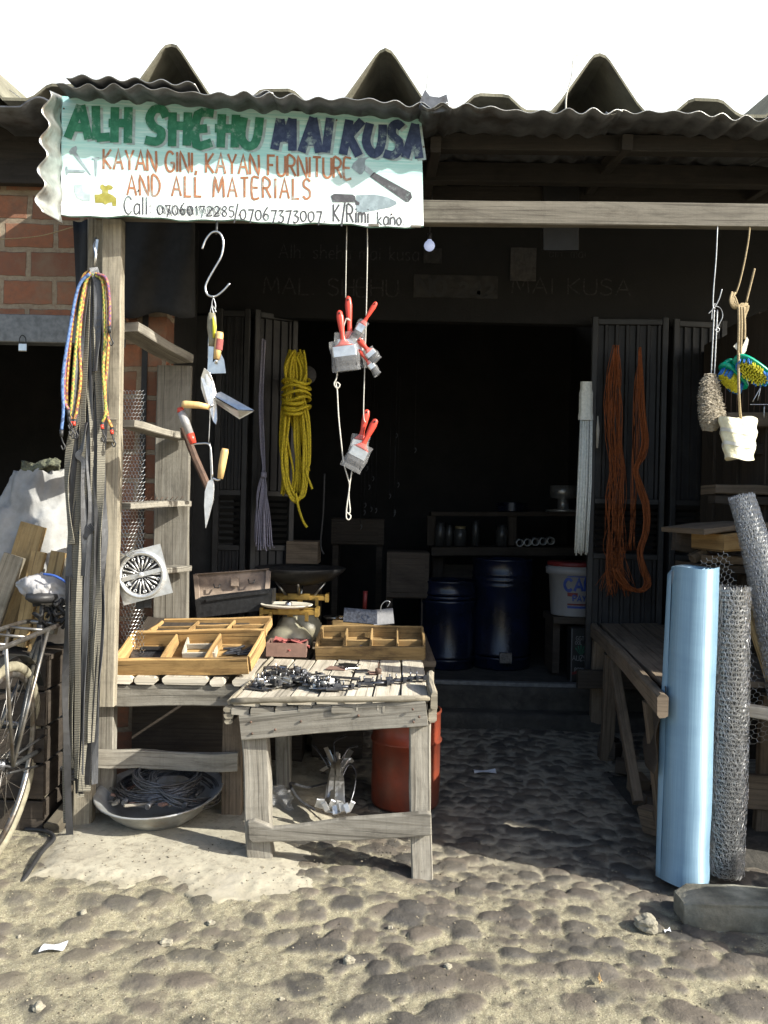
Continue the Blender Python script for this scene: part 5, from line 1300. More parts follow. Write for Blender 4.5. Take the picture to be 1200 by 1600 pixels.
for k in range(22):
    a = 2 * math.pi * (k + .3) / 22
    if abs(math.sin(a)) < .10: continue
    r0, r1 = (.28 if k % 2 else .16), (.80 if k % 2 else .62)
    mb.tube([gl((rO * r0 * math.cos(a), rO * r0 * math.sin(a), 0)), gl((rO * r1 * math.cos(a), rO * r1 * math.sin(a), 0))], [.0026, .0046], 6)
    if k % 2 == 0:
        mb.lathe([(.004, -.003), (.0085, -.003), (.0085, .004), (.004, .004), (.004, -.003)], n=10, mx=rotg @ Matrix.Translation((rO * .72 * math.cos(a), rO * .72 * math.sin(a), 0)))
mb.build('spokes', M['alu'], gt)
mb = MB(); q = MB(); q.box((0, 0, .006), (rO * 1.8, rO * .20, .010), ch=.002); q.lathe([(.014, .008), (.014, .016), (.008, .019), (0, .019)], n=14); mb.merge(q, rotg); mb.build('crossbar', M['alu'], gt)
mb = MB(); mb.lathe([(0, -.05), (rO * .8, -.05), (rO * .82, -.012)], n=30, mx=rotg); mb.build('cup', M['dark_steel'], gt)
mb = MB()
for (xa, ya, xb, yb) in ((184, 862, 208, 872), (186, 875, 209, 858), (184, 868, 207, 866)): mb.beam(P(xa, ya, 3.87), P(xb, yb, 3.87), .02, .006, n=2, j=0)
mb.build('foil_star', M['steel'], label='crinkled silver strip crossing above the round grate', cat='scrap')
for px, py, lab in ((219, 944, 'black iron lock part hanging under the round grate, left'), (231, 942, 'black iron lock part hanging under the round grate, right')):
    mb = MB(); c = P(px, py, 3.95); mb.box(c, (.035, .02, .05)); mb.tube([c + Vector((-.01, 0, .02)), c + Vector((0, 0, .045)), c + Vector((.012, 0, .02))], .004, 6); mb.build('lock_part', M['black_iron'], label=lab, cat='lock')

# ------------------------------------------------------------------ straps and elastic cords on the post
HY = 3.775
nail = P(149, 405, 3.80)
mb = MB(); mb.tube([P(150, 372, 3.82), P(147, 385, 3.79), P(150, 398, 3.78), P(148, 420, 3.79)], .006, 6); mb.box(P(151, 384, 3.79), (.012, .004, .06), rot=Euler((0, .1, 0)).to_matrix()); mb.build('wire_hook', M['steel'], label='shiny twisted wire hook at the top of the post holding the straps', cat='hook')
straps = [  # px path, width px, material, depth offset, label
 ([(146,418),(152,440),(154,470),(152,520),(148,580)], 10, 'strip_grey', -.035, 'short pale grey strap end lying over the front of the strap bundle'),
 ([(140,425),(132,480),(126,560),(122,640),(110,690),(104,760),(112,850)], 9, 'strip_tan', -.02, 'tan ribbed rubber strap curving out to the left edge of the bundle and ending halfway'),
 ([(138,430),(130,500),(124,560),(119,620),(116,660)], 8, 'strip_grey', -.028, 'glossy grey strap hanging inside the left cord loop'),
 ([(146,430),(142,520),(144,600),(150,690),(150,780),(146,870),(145,960),(141,1060),(137,1150),(132,1236)], 14, 'strip_tan', -.018, 'wide tan ribbed rubber strap down the middle of the post'),
 ([(152,430),(152,520),(156,620),(158,720),(156,800),(154,880),(152,980),(146,1080),(142,1160)], 9, 'strip_tan', -.026, 'narrow tan ribbed strap on the right of the bundle'),
 ([(140,430),(138,540),(133,640),(126,740),(122,840),(121,960),(120,1060),(118,1180),(114,1220)], 15, 'rubber_black', 0, 'broad black rubber strap at the back of the bundle'),
 ([(146,430),(144,540),(138,700),(132,820),(133,900),(128,1000),(126,1100),(122,1190),(124,1240)], 12, 'rubber_black', -.012, 'long black rubber strap in the middle of the bundle'),
 ([(136,445),(128,560),(120,680),(112,800),(108,880),(110,940)], 10, 'strip_grey', -.006, 'grey smooth strap ending beside the bicycle'),
 ([(114,938),(112,960),(108,1020),(103,1090),(104,1160),(103,1240),(106,1285)], 10, 'strip_tan', -.004, 'pale ribbed strap along the left side of the bundle, low down'),
 ([(106,900),(104,1000),(102,1090),(105,1180),(107,1260),(110,1325)], 8, 'rubber_black', -.022, 'longest black strap reaching the concrete at the foot of the post'),
 ([(150,440),(150,560),(146,680),(140,760),(130,800),(138,900),(136,1000),(134,1090),(128,1180),(126,1245)], 8, 'strip_tan', -.008, 'thin tan strap weaving behind the wide tan strap'),
 ([(156,470),(158,640),(160,760),(164,840),(158,900),(160,960),(156,1020),(150,1100),(148,1225)], 8, 'strip_grey', -.01, 'smooth grey strap curling on the right side of the post low down'),
 ([(134,660),(128,700),(122,712),(132,724),(130,760),(132,850),(130,900)], 7, 'strip_grey', -.03, 'short grey strap with a curled end in the middle of the bundle'),
 ([(144,820),(134,830),(128,838)], 14, 'rubber_black', -.03, 'cut black strap end at the middle of the bundle'),
 ([(144,430),(134,560),(128,700),(118,820),(116,960),(112,1080),(110,1200)], 9, 'strip_tan', -.010, 'tan strap between the black straps on the left of the bundle'),
 ([(150,430),(154,600),(150,720),(153,820),(150,940),(147,1060),(138,1180),(136,1226)], 8, 'rubber_black', -.022, 'narrow black strap edging the wide tan strap'),
 ([(142,430),(139,520),(141,620),(139,720),(142,800),(136,900),(133,1000),(130,1100),(126,1210)], 7, 'strip_grey', -.024, 'thin smooth grey strap along the middle of the bundle'),
 ([(148,430),(160,560),(163,660),(156,760),(161,860),(155,960),(152,1060),(150,1150)], 8, 'rubber_black', -.004, 'black strap hugging the right post board'),
 ([(140,430),(134,560),(130,640),(131,760),(126,880),(122,1000),(121,1120),(119,1216)], 7, 'strip_tan', -.026, 'thin tan strap lying over the broad black strap'),
]
for pts, w, m, dy, lab in straps:
    k = smooth_path([P(x, y, HY - .005 + dy) for x, y in pts], 5)
    tw = [.5 * math.sin(i * .21 + w) + .25 * math.sin(i * .5 + len(pts)) for i in range(len(k))]
    if w < 10: tw = [t * 1.2 for t in tw]
    ws_ = [S(w * 1.25, HY) * (1 + .06 * math.sin(i * .9)) for i in range(len(k))]
    mb = MB(); mb.ribbon(k, ws_, .003, (1, 0, 0), twist=tw); mb.build('rubber_strap', M[m], label=lab, cat='strap', group='rubber straps hanging on the post')
cords = [
 ([(150,428),(140,424),(128,436),(117,480),(110,540),(105,600),(106,640),(112,655)], 'bungee_yellow', 'yellow and red braided elastic cord making the left side of the loop'),
 ([(146,428),(134,440),(124,490),(117,560),(112,630),(108,650)], 'bungee_green', 'green and yellow braided elastic cord inside the left loop'),
 ([(142,426),(124,445),(112,500),(103,560),(100,620),(107,640)], 'bungee_purple', 'purple and red braided elastic cord on the outer left of the loop'),
 ([(140,428),(122,450),(108,520),(98,590),(99,640),(96,672)], 'bungee_blue', 'blue braided elastic cord at the far left of the straps'),
 ([(138,430),(130,470),(124,530),(126,590),(120,640),(116,655)], 'bungee_yellow', 'second yellow braided cord hanging close beside the black straps'),
 ([(150,428),(160,432),(167,450),(170,500),(168,560),(164,610),(168,650),(175,668)], 'bungee_yellow', 'yellow and red braided elastic cord down the right side of the post'),
 ([(150,430),(160,440),(163,480),(164,530),(161,580),(165,640),(160,660)], 'bungee_green', 'green and yellow braided cord down the right side of the post'),
 ([(152,428),(166,436),(171,470),(171,510)], 'bungee_purple', 'purple braided cord at the outer right top of the loop'),
]
for n_, (pts, m, lab) in enumerate(cords):
    dy = .0 - .008 * (n_ % 4); mb = MB(); t = thing('elastic_cord', lab, 'elastic cord', P(*pts[0], HY + dy), 'braided elastic cords looped on the post')
    k = smooth_path([P(x, y, HY - .035 + dy) for x, y in pts], 6); mb.tube(k, .0072, 8); mb.build('cord', M[m], t)
    e = k[-1]; mb = MB(); mb.tube([e, e + Vector((.001, 0, -.03))], [.010, .007], 8); mb.tube(smooth_path([e + Vector((0, 0, -.03)), e + Vector((.012, -.01, -.055)), e + Vector((.022, -.01, -.075)), e + Vector((.012, -.01, -.088)), e + Vector((.004, -.01, -.07))]), .0032, 6)
    mb.build('end_hook', M['rubber_black'], t)
    if n_ in (0, 4, 5, 6): mb = MB(); mb.tube([e + Vector((0, -.006, -.012)), e + Vector((.003, -.006, -.03))], .008, 7); mb.build('orange_sleeve', M['red_plastic'], t)
mb = MB(); mb.box(P(171, 672, 3.80), (S(22, 3.8), .02, S(38, 3.8)), rot=Euler((0, .05, 0)).to_matrix()); mb.build('wood_block', M['post_wood'], label='small wood block nailed to the post behind the cord hooks', cat='block')

# ------------------------------------------------------------------ hook and hanging hand tools
TY = 3.72
hk = thing('hanging_hook', 'large bent wire S-hook hanging under the left half of the sign', 'hook', P(336, 440, TY))
mb = MB(); mb.tube(smooth_path([P(x, y, TY) for x, y in ((316,389),(322,374),(332,363),(343,364),(349,378),(346,400),(335,420),(325,438),(321,450),(325,461),(336,463),(348,455),(359,443))]), .0048, 8); mb.build('hook', M['steel'], hk)
mb = MB(); mb.tube([P(339, 346, 3.74), P(338, 366, TY)], .006, 6); mb.build('nail', M['black_iron'], hk)
mb = MB()
for q in ([(334,462),(331,475),(334,490),(337,478),(333,464)], [(331,476),(327,500),(325,560)], [(333,478),(338,488)], [(326,560),(328,640),(326,692)], [(328,692),(330,750),(334,782)], [(329,600),(331,620)]):
    mb.tube(smooth_path([P(x, y, TY - .006) for x, y in q], 4), .0022, 5)
mb.build('tool_wire', M['wire'], label='thin wire chain from the S-hook that carries the hand tools', cat='wire')
def flat(name, outline, Yv, th_, m, parent, bev=.0015):
    mb = MB(); mb.prism([P(x, y, Yv) for x, y in outline], (0, th_, 0)); o = mb.build(name, m, parent)
    if bev: b = o.modifiers.new('b', 'BEVEL'); b.width = bev; b.segments = 2
    return o
t = thing('putty_knife', 'putty knife with grey and yellow-green handle at the top of the tool string', 'putty knife', P(331, 490, TY - .03), 'hand tools hanging from the hook')
mb = MB(); mb.tube([P(331, 489, TY - .03), P(331, 497, TY - .03), P(331, 512, TY - .03), P(332, 530, TY - .03), P(330, 541, TY - .03)], [.014, .020, .022, .017, .012], 12, flat=.6); mb.build('handle', M['olive_enamel'], t)
mb = MB(); mb.tube([P(333, 496, TY - .048), P(335, 510, TY - .05), P(334, 528, TY - .045)], [.004, .009, .005], 8); mb.build('grip_insert', M['yellow_bristle'], t)
flat('blade', [(326,541),(334,541),(332,572),(330,580),(324,580)], TY - .03, .003, M['steel'], t, 0)
t = thing('scraper', 'scraper with a light wooden red-labelled handle and wide steel blade beside the putty knife', 'scraper', P(342, 520, TY - .05), 'hand tools hanging from the hook')
mb = MB(); mb.tube([P(344, 519, TY - .05), P(343, 524, TY - .05), P(340, 548, TY - .05), P(338, 561, TY - .05)], [.014, .018, .017, .013], 12); mb.build('handle', M['handle_wood'], t)
mb = MB(); mb.tube([P(343, 530, TY - .05), P(341, 547, TY - .05)], .0184, 12, cap=False); mb.build('label_band', M['red_pad'], t)
mb = MB(); mb.tube([P(338, 560, TY - .05), P(337, 568, TY - .05)], .006, 8); mb.build('ferrule', M['steel'], t)
flat('blade', [(333,566),(345,552),(350,562),(353,583),(321,584),(326,572)], TY - .044, .003, M['steel'], t, 0)
t = thing('trowel', 'trowel with a broad white leaf blade and wooden handle pointing left', 'trowel', P(325, 620, TY - .07), 'hand tools hanging from the hook')
mb = MB(); lf = [(319,575),(314,590),(314,606),(319,622),(326,640),(333,658),(337,663),(339,655),(338,634),(337,612),(333,596),(327,582)]
pts = [P(x, y, TY - .07 + .02 * math.sin((y - 575) / 28)) for x, y in lf]; mb.prism(pts, (0.002, .004, 0)); mb.build('blade', M['alu'], t)
mb = MB(); mb.tube([P(285, 631, TY - .08), P(290, 632, TY - .08), P(310, 633, TY - .075), P(326, 636, TY - .07)], [.014, .017, .015, .012], 12); mb.build('handle', M['handle_wood'], t)
mb = MB(); mb.tube([P(326, 636, TY - .07), P(333, 632, TY - .068)], .006, 8); mb.build('tang', M['steel'], t)
t = thing('corner_trowel', 'steel corner trowel with folded angle blade pointing right', 'trowel', P(365, 640, TY - .04), 'hand tools hanging from the hook')
mb = MB(); mb.prism([P(332, 617, TY - .05), P(345, 612, TY - .05), P(397, 641, TY - .16), P(372, 640, TY - .13)], (.002, .003, -.002)); mb.prism([P(331, 619, TY - .055), P(371, 641, TY - .135), P(396, 643, TY - .16), P(374, 655, TY - .10), P(340, 632, TY - .03)], (.001, .004, 0)); mb.build('blade', M['steel'], t)
t = thing('float_trowel', 'trowel with a grey handle orange at both ends and bent steel tang', 'trowel', P(296, 660, TY - .04), 'hand tools hanging from the hook')
mb = MB(); mb.tube([P(283, 643, TY - .05), P(289, 658, TY - .05), P(298, 680, TY - .05)], [.017, .020, .016], 12); mb.build('handle', M['plastic_grey'], t)
mb = MB(); mb.tube([P(281, 637, TY - .05), P(283, 644, TY - .05)], [.013, .0175], 12); mb.tube([P(297, 678, TY - .05), P(302, 693, TY - .05)], [.0185, .015], 12); mb.build('orange_end', M['red_plastic'], t)
mb = MB(); mb.tube(smooth_path([P(302, 694, TY - .05), P(312, 693, TY - .05), P(326, 694, TY - .05), P(330, 708, TY - .05), P(332, 745, TY - .05)]), .0045, 7); mb.build('tang', M['steel'], t)
t = thing('pointing_trowel', 'pointing trowel with narrow leaf blade and wooden handle at the bottom of the string', 'trowel', P(330, 790, TY - .04), 'hand tools hanging from the hook')
mb = MB(); mb.prism([P(x, y, TY - .05) for x, y in ((333,747),(325,752),(320,768),(319,790),(321,825),(324,815),(332,785),(334,765))], (.002, .003, 0)); mb.build('blade', M['alu'], t)
mb = MB(); mb.tube([P(352, 701, TY - .05), P(351, 706, TY - .05), P(347, 728, TY - .05), P(344, 748, TY - .05)], [.014, .0175, .017, .013], 12); mb.build('handle', M['handle_wood'], t)
mb = MB(); mb.tube(smooth_path([P(344, 748, TY - .05), P(340, 750, TY - .05), P(332, 747, TY - .05)]), .005, 7); mb.build('tang', M['steel'], t)

# ------------------------------------------------------------------ paint brushes on strings
def brush(tx, ty, bx_, by_, wpx, Yv, label, ferr=.33, wrap=True, fl=.42):
    """handle tip (tx,ty) to bristle end (bx_,by_)"""
    a, b = P(tx, ty, Yv), P(bx_, by_, Yv); d = b - a; L = d.length; d.normalize(); sd = d.cross(Vector((0, -1, 0))).normalized()
    w = S(wpx, Yv)
    t = thing('paint_brush', label, 'paint brush', a, 'paint brushes hanging on strings')
    hl = L * .60; sh_ = min(w * .30, .017)
    mb = MB()
    prof = [(0, .3), (.04, .75), (.2, 1.0), (.45, .85), (.68, .62), (.82, .75), (.93, min(1.6, w / sh_ * .36)), (1.0, w / sh_ * .47)]
    rings = []
    for f_, k in prof:
        c = a + d * hl * f_; wx, wy = sh_ * k, min(sh_ * .62, .011) * (1 if f_ > .05 else .6)
        rings.append([mb.vert(c + sd * (wx * math.cos(q)) + Vector((0, 1, 0)) * (wy * math.sin(q))) for q in [i * math.pi / 6 for i in range(12)]])
    for i in range(len(rings) - 1):
        for k in range(12): mb.face((rings[i][k], rings[i][(k+1) % 12], rings[i+1][(k+1) % 12], rings[i+1][k]), None, True)
    mb.face(rings[0][::-1]); mb.face(rings[-1]); mb.build('handle', M['red_plastic'], t)
    mb = MB(); mb.lathe([(sh_ * .28, 0), (sh_ * .28, .002), (0, .002)], n=10, mx=Matrix.Translation(a + d * hl * .09 - Vector((0, sh_ * .55, 0))) @ Matrix.Rotation(R(90), 4, 'X')); mb.build('hang_hole', M['black_iron'], t)
    mb = MB(); mb.beam(a + d * hl, a + d * (hl + L * .17), w, .016, up=(0, 1, 0), n=2, j=0, ch=.004); mb.build('ferrule', M['steel'], t)
    mb = MB(); mb.beam(a + d * (hl + L * .17), b, w * .96, .015, up=(0, 1, 0), n=4, j=.001, ch=.004, taper=1.02); mb.build('bristles', M['bristle'], t)
    if wrap:
        mb = MB(); q = []
        c0 = a + d * (hl - L * .10); c1 = b + d * .006
        def fn(u, v):
            ang = u * 6.283; cw = w * .60 + .003 * math.sin(v * 9 + ang); return lerp(c0, c1, v) + sd * (cw * math.cos(ang) * (1 if abs(math.cos(ang)) > .5 else 1)) + Vector((0, .014 * math.sin(ang) * (1 + .2 * math.sin(v * 13)), 0))
        mb.grid(fn, 14, 6, sm=False); mb.build('wrapper', M['film'], t)
    return t
BYv = 3.83
brush(544, 463, 549, 574, 40, BYv + .02, 'wide red-handled paint brush with the tallest handle on the upper string', .33)
brush(530, 485, 542, 578, 37, BYv - .02, 'wide red-handled paint brush in front on the upper string')
brush(588, 472, 552, 531, 14, BYv, 'narrow red-handled paint brush pointing up right, tied to the right string')
brush(560, 530, 588, 563, 17, BYv - .02, 'small wrapped paint brush slanting right beside the wide brushes')
brush(560, 546, 590, 584, 11, BYv - .015, 'smallest wrapped paint brush slanting down right, lowest of the upper cluster')
brush(574, 640, 556, 720, 24, BYv + .015, 'red-handled paint brush behind on the lower string')
brush(588, 655, 548, 732, 29, BYv - .02, 'wrapped red-handled paint brush in front on the lower string')
def string(name, pts, r, lab, m='string', cat='string', Yv=BYv):
    mb = MB(); mb.tube(smooth_path([P(x, y, Yv) for x, y in pts], 5), r, 6); return mb.build(name, M[m], label=lab, cat=cat)
string('string', [(542,352),(541,400),(540,465)], .0022, 'left thin string from the sign down to the tallest paint brush')
string('string', [(574,352),(574,400),(572,500),(570,570),(568,645),(571,660)], .0026, 'right thin string from the sign down to the lower pair of paint brushes')
string('string', [(528,572),(526,590),(522,600),(527,607),(531,601),(525,598),(527,612),(529,650),(533,690),(537,722),(543,745),(546,760),(542,790),(541,808),(545,812),(548,806),(541,800),(547,800),(545,770),(550,735)], .0034, 'knotted pale string looping from the wide brushes to below the lower brushes')
string('string', [(524,545),(530,540),(540,500),(547,501),(540,498)], .003, 'short string binding the handles of the two wide brushes')

# ------------------------------------------------------------------ hanks hanging at the doors
def hank(name, base, n, spread, r, m, lab, cat, Yv, jx=3, jy=3, sides=4, seed=1, n_s=5, taper=None):
    rr_ = random.Random(seed); mb = MB()
    for k in range(n):
        o = rr_.uniform(-1, 1); ph = rr_.uniform(0, 6); dz = rr_.uniform(-1, 1)
        pts = []
        L = len(base)
        for i, (x, y, s_) in enumerate(base):
            pts.append(P(x + o * s_ + rr_.uniform(-jx, jx) * min(1, s_ / 6), y + rr_.uniform(-jy, jy), Yv + dz * S(s_, Yv) * .7))
        if rr_.random() < spread: pts = pts[:max(3, int(L * rr_.uniform(.6, .95)))]
        mb.tube(smooth_path(pts, n_s), r, sides)
    return mb
yr = thing('rope_hank', 'bright yellow rope hank knotted near the top and hanging beside the doorway', 'rope', P(460, 820, 5.5))
mb = hank('', [(462,552,10),(460,580,16),(460,612,14),(456,650,18),(458,690,21),(460,735,20),(456,770,16)], 30, .3, .0085, None, '', '', 5.5, 4, 6, 6, 4)
mb2 = hank('', [(452,600,9),(446,660,9),(444,720,6),(450,765,6),(462,782,5),(472,766,5),(478,720,6),(476,660,7),(466,610,8)], 9, 0, .0085, None, '', '', 5.44, 3, 4, 6, 9); mb.merge(mb2)
mb.tube(smooth_path([P(x, y, 5.42) for x, y in ((466,600),(482,650),(484,720),(478,735),(488,764))]), .009, 6); mb.tube(smooth_path([P(x, y, 5.42) for x, y in ((462,770),(467,795),(474,815),(480,824))]), .009, 6)
mb.build('strands', M['yellow_rope'], yr)
mb = MB()
for k in range(5):
    y = 596 + k * 9; mb.tube([P(441 + 22 + 22 * math.cos(q), y + 4 * math.sin(q * 2 + k) + (6 if k > 3 else 0), 5.46 - .10 * math.sin(q) - .02) for q in [i * .45 for i in range(15)]], .010, 6)
for k in range(3): mb.tube([P(459 + 14 * math.cos(q), 628 + k * 8 + 3 * math.sin(q), 5.40 - .04 * math.sin(q)) for q in [i * .45 for i in range(15)]], .0125, 6)
mb.build('knot', M['yellow_rope'], yr)
lh = thing('cord_hank', 'thin lilac cord hank with a tasselled end hanging on the left door', 'cord', P(412, 860, 5.6))
mb = hank('', [(412,532,3),(410,580,3),(408,640,4),(410,700,3),(412,736,2),(410,770,7),(407,810,8),(408,850,9)], 10, .1, .0045, None, '', '', 5.58, 2, 4, 4, 21)
for k in range(8): mb.tube(smooth_path([P(411, 745, 5.58), P(404 + k * 2.4, 800, 5.58), P(400 + k * 3.6, 850, 5.57), P(398 + k * 4.4 + rnd.uniform(-3, 3), 856 + rnd.uniform(-6, 6), 5.57)], 4), .0042, 4)
mb.build('strands', M['lilac_cord'], lh)
mb = MB(); mb.tube([P(412, 738, 5.57), P(412, 746, 5.57)], [.02, .022], 8); mb.build('knot', M['lilac_cord'], lh)
wc = thing('cord_bundle', 'straight bundle of white cords with a wrapped head hanging at the right door edge', 'cord', P(912, 865, 5.35))
rr_ = random.Random(8); mb = MB()
for k in range(60):
    o, q = rr_.uniform(-1, 1), rr_.uniform(-1, 1)
    mb.tube([P(916 + o * 9, 652, 5.36 + q * .03), P(913 + o * 10.5, 760, 5.36 + q * .035), P(908 + o * 10, 860 + rr_.uniform(-8, 8), 5.36 + q * .03)], .005, 4)
mb.build('strands', M['white_cord'], wc)
mb = MB()
def fn(u, v):
    a = u * 6.283; r_ = 1 + .05 * math.sin(a * 9) + (.1 if v > .85 else 0)
    return P(916 - 1 * v + (10.5 + (0 if v > .22 else -1.5)) * r_ * math.cos(a), 596 + 60 * v, 5.36 - .045 * r_ * math.sin(a))
mb.grid(fn, 30, 10); mb.build('wrapping', M['white_cord'], wc)
mb = MB(); mb.tube([P(934, 650, 5.6), P(934, 672, 5.6), P(933, 700, 5.6)], [.004, .012, .008], 6); mb.build('string_tag', M['string'], label='short frayed string hanging right of the white cord bundle', cat='string')
of = thing('fibre_hank', 'large rust-orange fibre hank with wispy ends hanging on the right door', 'fibre hank', P(962, 930, 5.58))
mb = hank('', [(962,545,3),(960,580,9),(958,630,12),(960,690,10),(964,735,9),(962,780,14),(960,840,12),(960,890,14),(966,925,16)], 36, .45, .0028, None, '', '', 5.58, 5, 8, 3, 33, 3)
for k in range(26):
    x0 = 950 + rnd.random() * 24; mb.tube(smooth_path([P(x0, 760 + rnd.random() * 100, 5.56), P(x0 + rnd.uniform(-14, 14), 860, 5.56), P(x0 + rnd.uniform(-26, 26), 905 + rnd.random() * 30, 5.56)], 4), .0018, 3)
mb.build('fibres', M['orange_fibre'], of)
mb = hank('', [(1000,545,2),(1001,600,4),(1004,650,5),(1008,690,5),(1003,712,5),(994,735,4),(1000,760,4),(1010,790,5),(1009,830,5),(1000,860,4),(1006,890,5),(1012,910,5),(1003,922,5),(985,920,5),(970,905,5),(962,890,5)], 24, .05, .0030, None, '', '', 5.54, 2, 3, 3, 44, 3)
for k in range(12):
    x0 = 1000; mb.tube(smooth_path([P(x0, 560, 5.54), P(x0 + rnd.uniform(-10, 6), 610, 5.54), P(990 + rnd.uniform(-6, 6), 760, 5.54), P(985 + rnd.uniform(-8, 8), 860, 5.54)], 4), .0016, 3)
mb.build('fibre_hank', M['orange_fibre'], label='thin rust-orange fibre hank curving into a hook, right of the large hank', cat='fibre hank')

# ------------------------------------------------------------------ hanging goods at the right front
RYv = 3.84
mb = MB()
mb.tube(smooth_path([P(x, y, RYv) for x, y in ((1122,330),(1119,400),(1115,450),(1114,478),(1117,482))]), .003, 6)
mb.tube(smooth_path([P(x, y, RYv) for x, y in ((1128,452),(1124,466),(1118,478),(1113,484),(1107,490))]), .0028, 6)
mb.tube(smooth_path([P(x, y, RYv) for x, y in ((1117,478),(1126,482),(1129,494),(1124,506),(1121,512),(1118,515),(1121,519),(1124,515),(1121,511))]), .0022, 6)
mb.tube(smooth_path([P(x, y, RYv) for x, y in ((1112,500),(1113,484),(1117,474))]), .0022, 6)
for x0, x1 in ((1116, 1111), (1121, 1116)): mb.tube([P(x0 - (x0 - x1) * i / 30, 484 + (104 * i / 30), RYv + .002 * (i % 2)) for i in range(31)], [.0028 + .0012 * (i % 2) for i in range(31)], 5)
mb.build('hanging_wire', M['wire'], label='twisted grey wire from the beam holding the shaggy fibre scrubber', cat='wire')
sp = thing('fibre_scrubber', 'shaggy grey-beige fibre scrubber bundle hanging at the right front', 'scrubber', P(1110, 670, RYv))
rr_ = random.Random(17); mb = MB()
ax_ = [(1110, 584, 6), (1109, 598, 11), (1109, 618, 13), (1112, 640, 15), (1113, 658, 14), (1108, 673, 7)]
def axis(t):
    f = t * (len(ax_) - 1); i = min(int(f), len(ax_) - 2); q = f - i; return [ax_[i][k] * (1 - q) + ax_[i+1][k] * q for k in range(3)]
mb2 = MB(); mb2.tube([P(axis(t / 8)[0], axis(t / 8)[1], RYv) for t in range(9)], [S(axis(t / 8)[2] * (.78 + .1 * (t % 2)), RYv) for t in range(9)], 12); mb2.build('core', M['sisal'], sp)
for k in range(3000):
    t = rr_.random(); x, y, r_ = axis(t); a = rr_.random() * 6.283; x2, y2, r2_ = axis(max(0, min(1, t + rr_.uniform(-.12, .16)))); a2 = a + rr_.uniform(-1.6, 1.6); e = rr_.uniform(.95, 1.6)
    am = (a + a2) / 2; q = [P(x + r_ * .9 * math.cos(a), y, RYv + S(r_, RYv) * .9 * math.sin(a)), P((x + x2) / 2 + r_ * 1.12 * math.cos(am), (y + y2) / 2, RYv + S(r_, RYv) * 1.12 * math.sin(am)), P(x2 + r2_ * e * math.cos(a2), y2, RYv + S(r2_, RYv) * e * math.sin(a2))]
    mb.tube(q, .0009, 3, cap=False)
mb.build('fibres', M['sisal'], sp)
mb = MB()
mb.tube(smooth_path([P(x, y, RYv) for x, y in ((1170,332),(1171,360),(1165,400),(1156,440),(1149,460))]), .004, 6)
mb.tube(smooth_path([P(x, y, RYv) for x, y in ((1179,420),(1174,440),(1166,472))]), .005, 6)
mb.build('hanging_stick_wire', M['twine'], label='brown twine and twig hanging from the right end of the beam', cat='twine')
tw = thing('twine_hank', 'knotted tan twine carrying the green brushes and the cream sponge', 'twine', P(1156, 655, RYv))
mb = MB()
for k in range(14):
    q = [P(1146 + rnd.uniform(-3, 3), 458 + rnd.uniform(-2, 4), RYv), P(1146 + rnd.uniform(-6, 6), 472, RYv - .02), P(1153 + rnd.uniform(-6, 6), 482, RYv - .01), P(1166 + rnd.uniform(-5, 4), 478 + rnd.uniform(-4, 4), RYv), P(1158 + rnd.uniform(-4, 4), 500 + rnd.uniform(-6, 10), RYv)]
    mb.tube(smooth_path(q, 4), .0045, 6)
mb.build('knot', M['twine'], tw)
mb = MB()
for x0, x1, y1 in ((1154, 1153, 560), (1158, 1157, 556), (1162, 1163, 530)): mb.tube(smooth_path([P(x0, 480, RYv - .02), P((x0 + x1) / 2 + 1, 510, RYv - .03), P(x1, y1, RYv - .03)]), .006, 7)
mb.tube(smooth_path([P(1154, 552, RYv - .05), P(1154, 600, RYv - .075), P(1156, 640, RYv - .05), P(1158, 655, RYv - .03)]), .006, 7); mb.build('strands', M['twine'], tw)
mb = MB(); mb.prism([P(1146, 541, RYv - .03), P(1152, 535, RYv - .03), P(1157, 548, RYv - .03), P(1167, 526, RYv - .03), P(1170, 531, RYv - .03), P(1166, 548, RYv - .03), P(1160, 556, RYv - .03)], (0, .004, 0)); mb.build('torn_tag', M['dirtywhite'], label='torn pale paper tag tied in the twine above the green brushes', cat='tag')

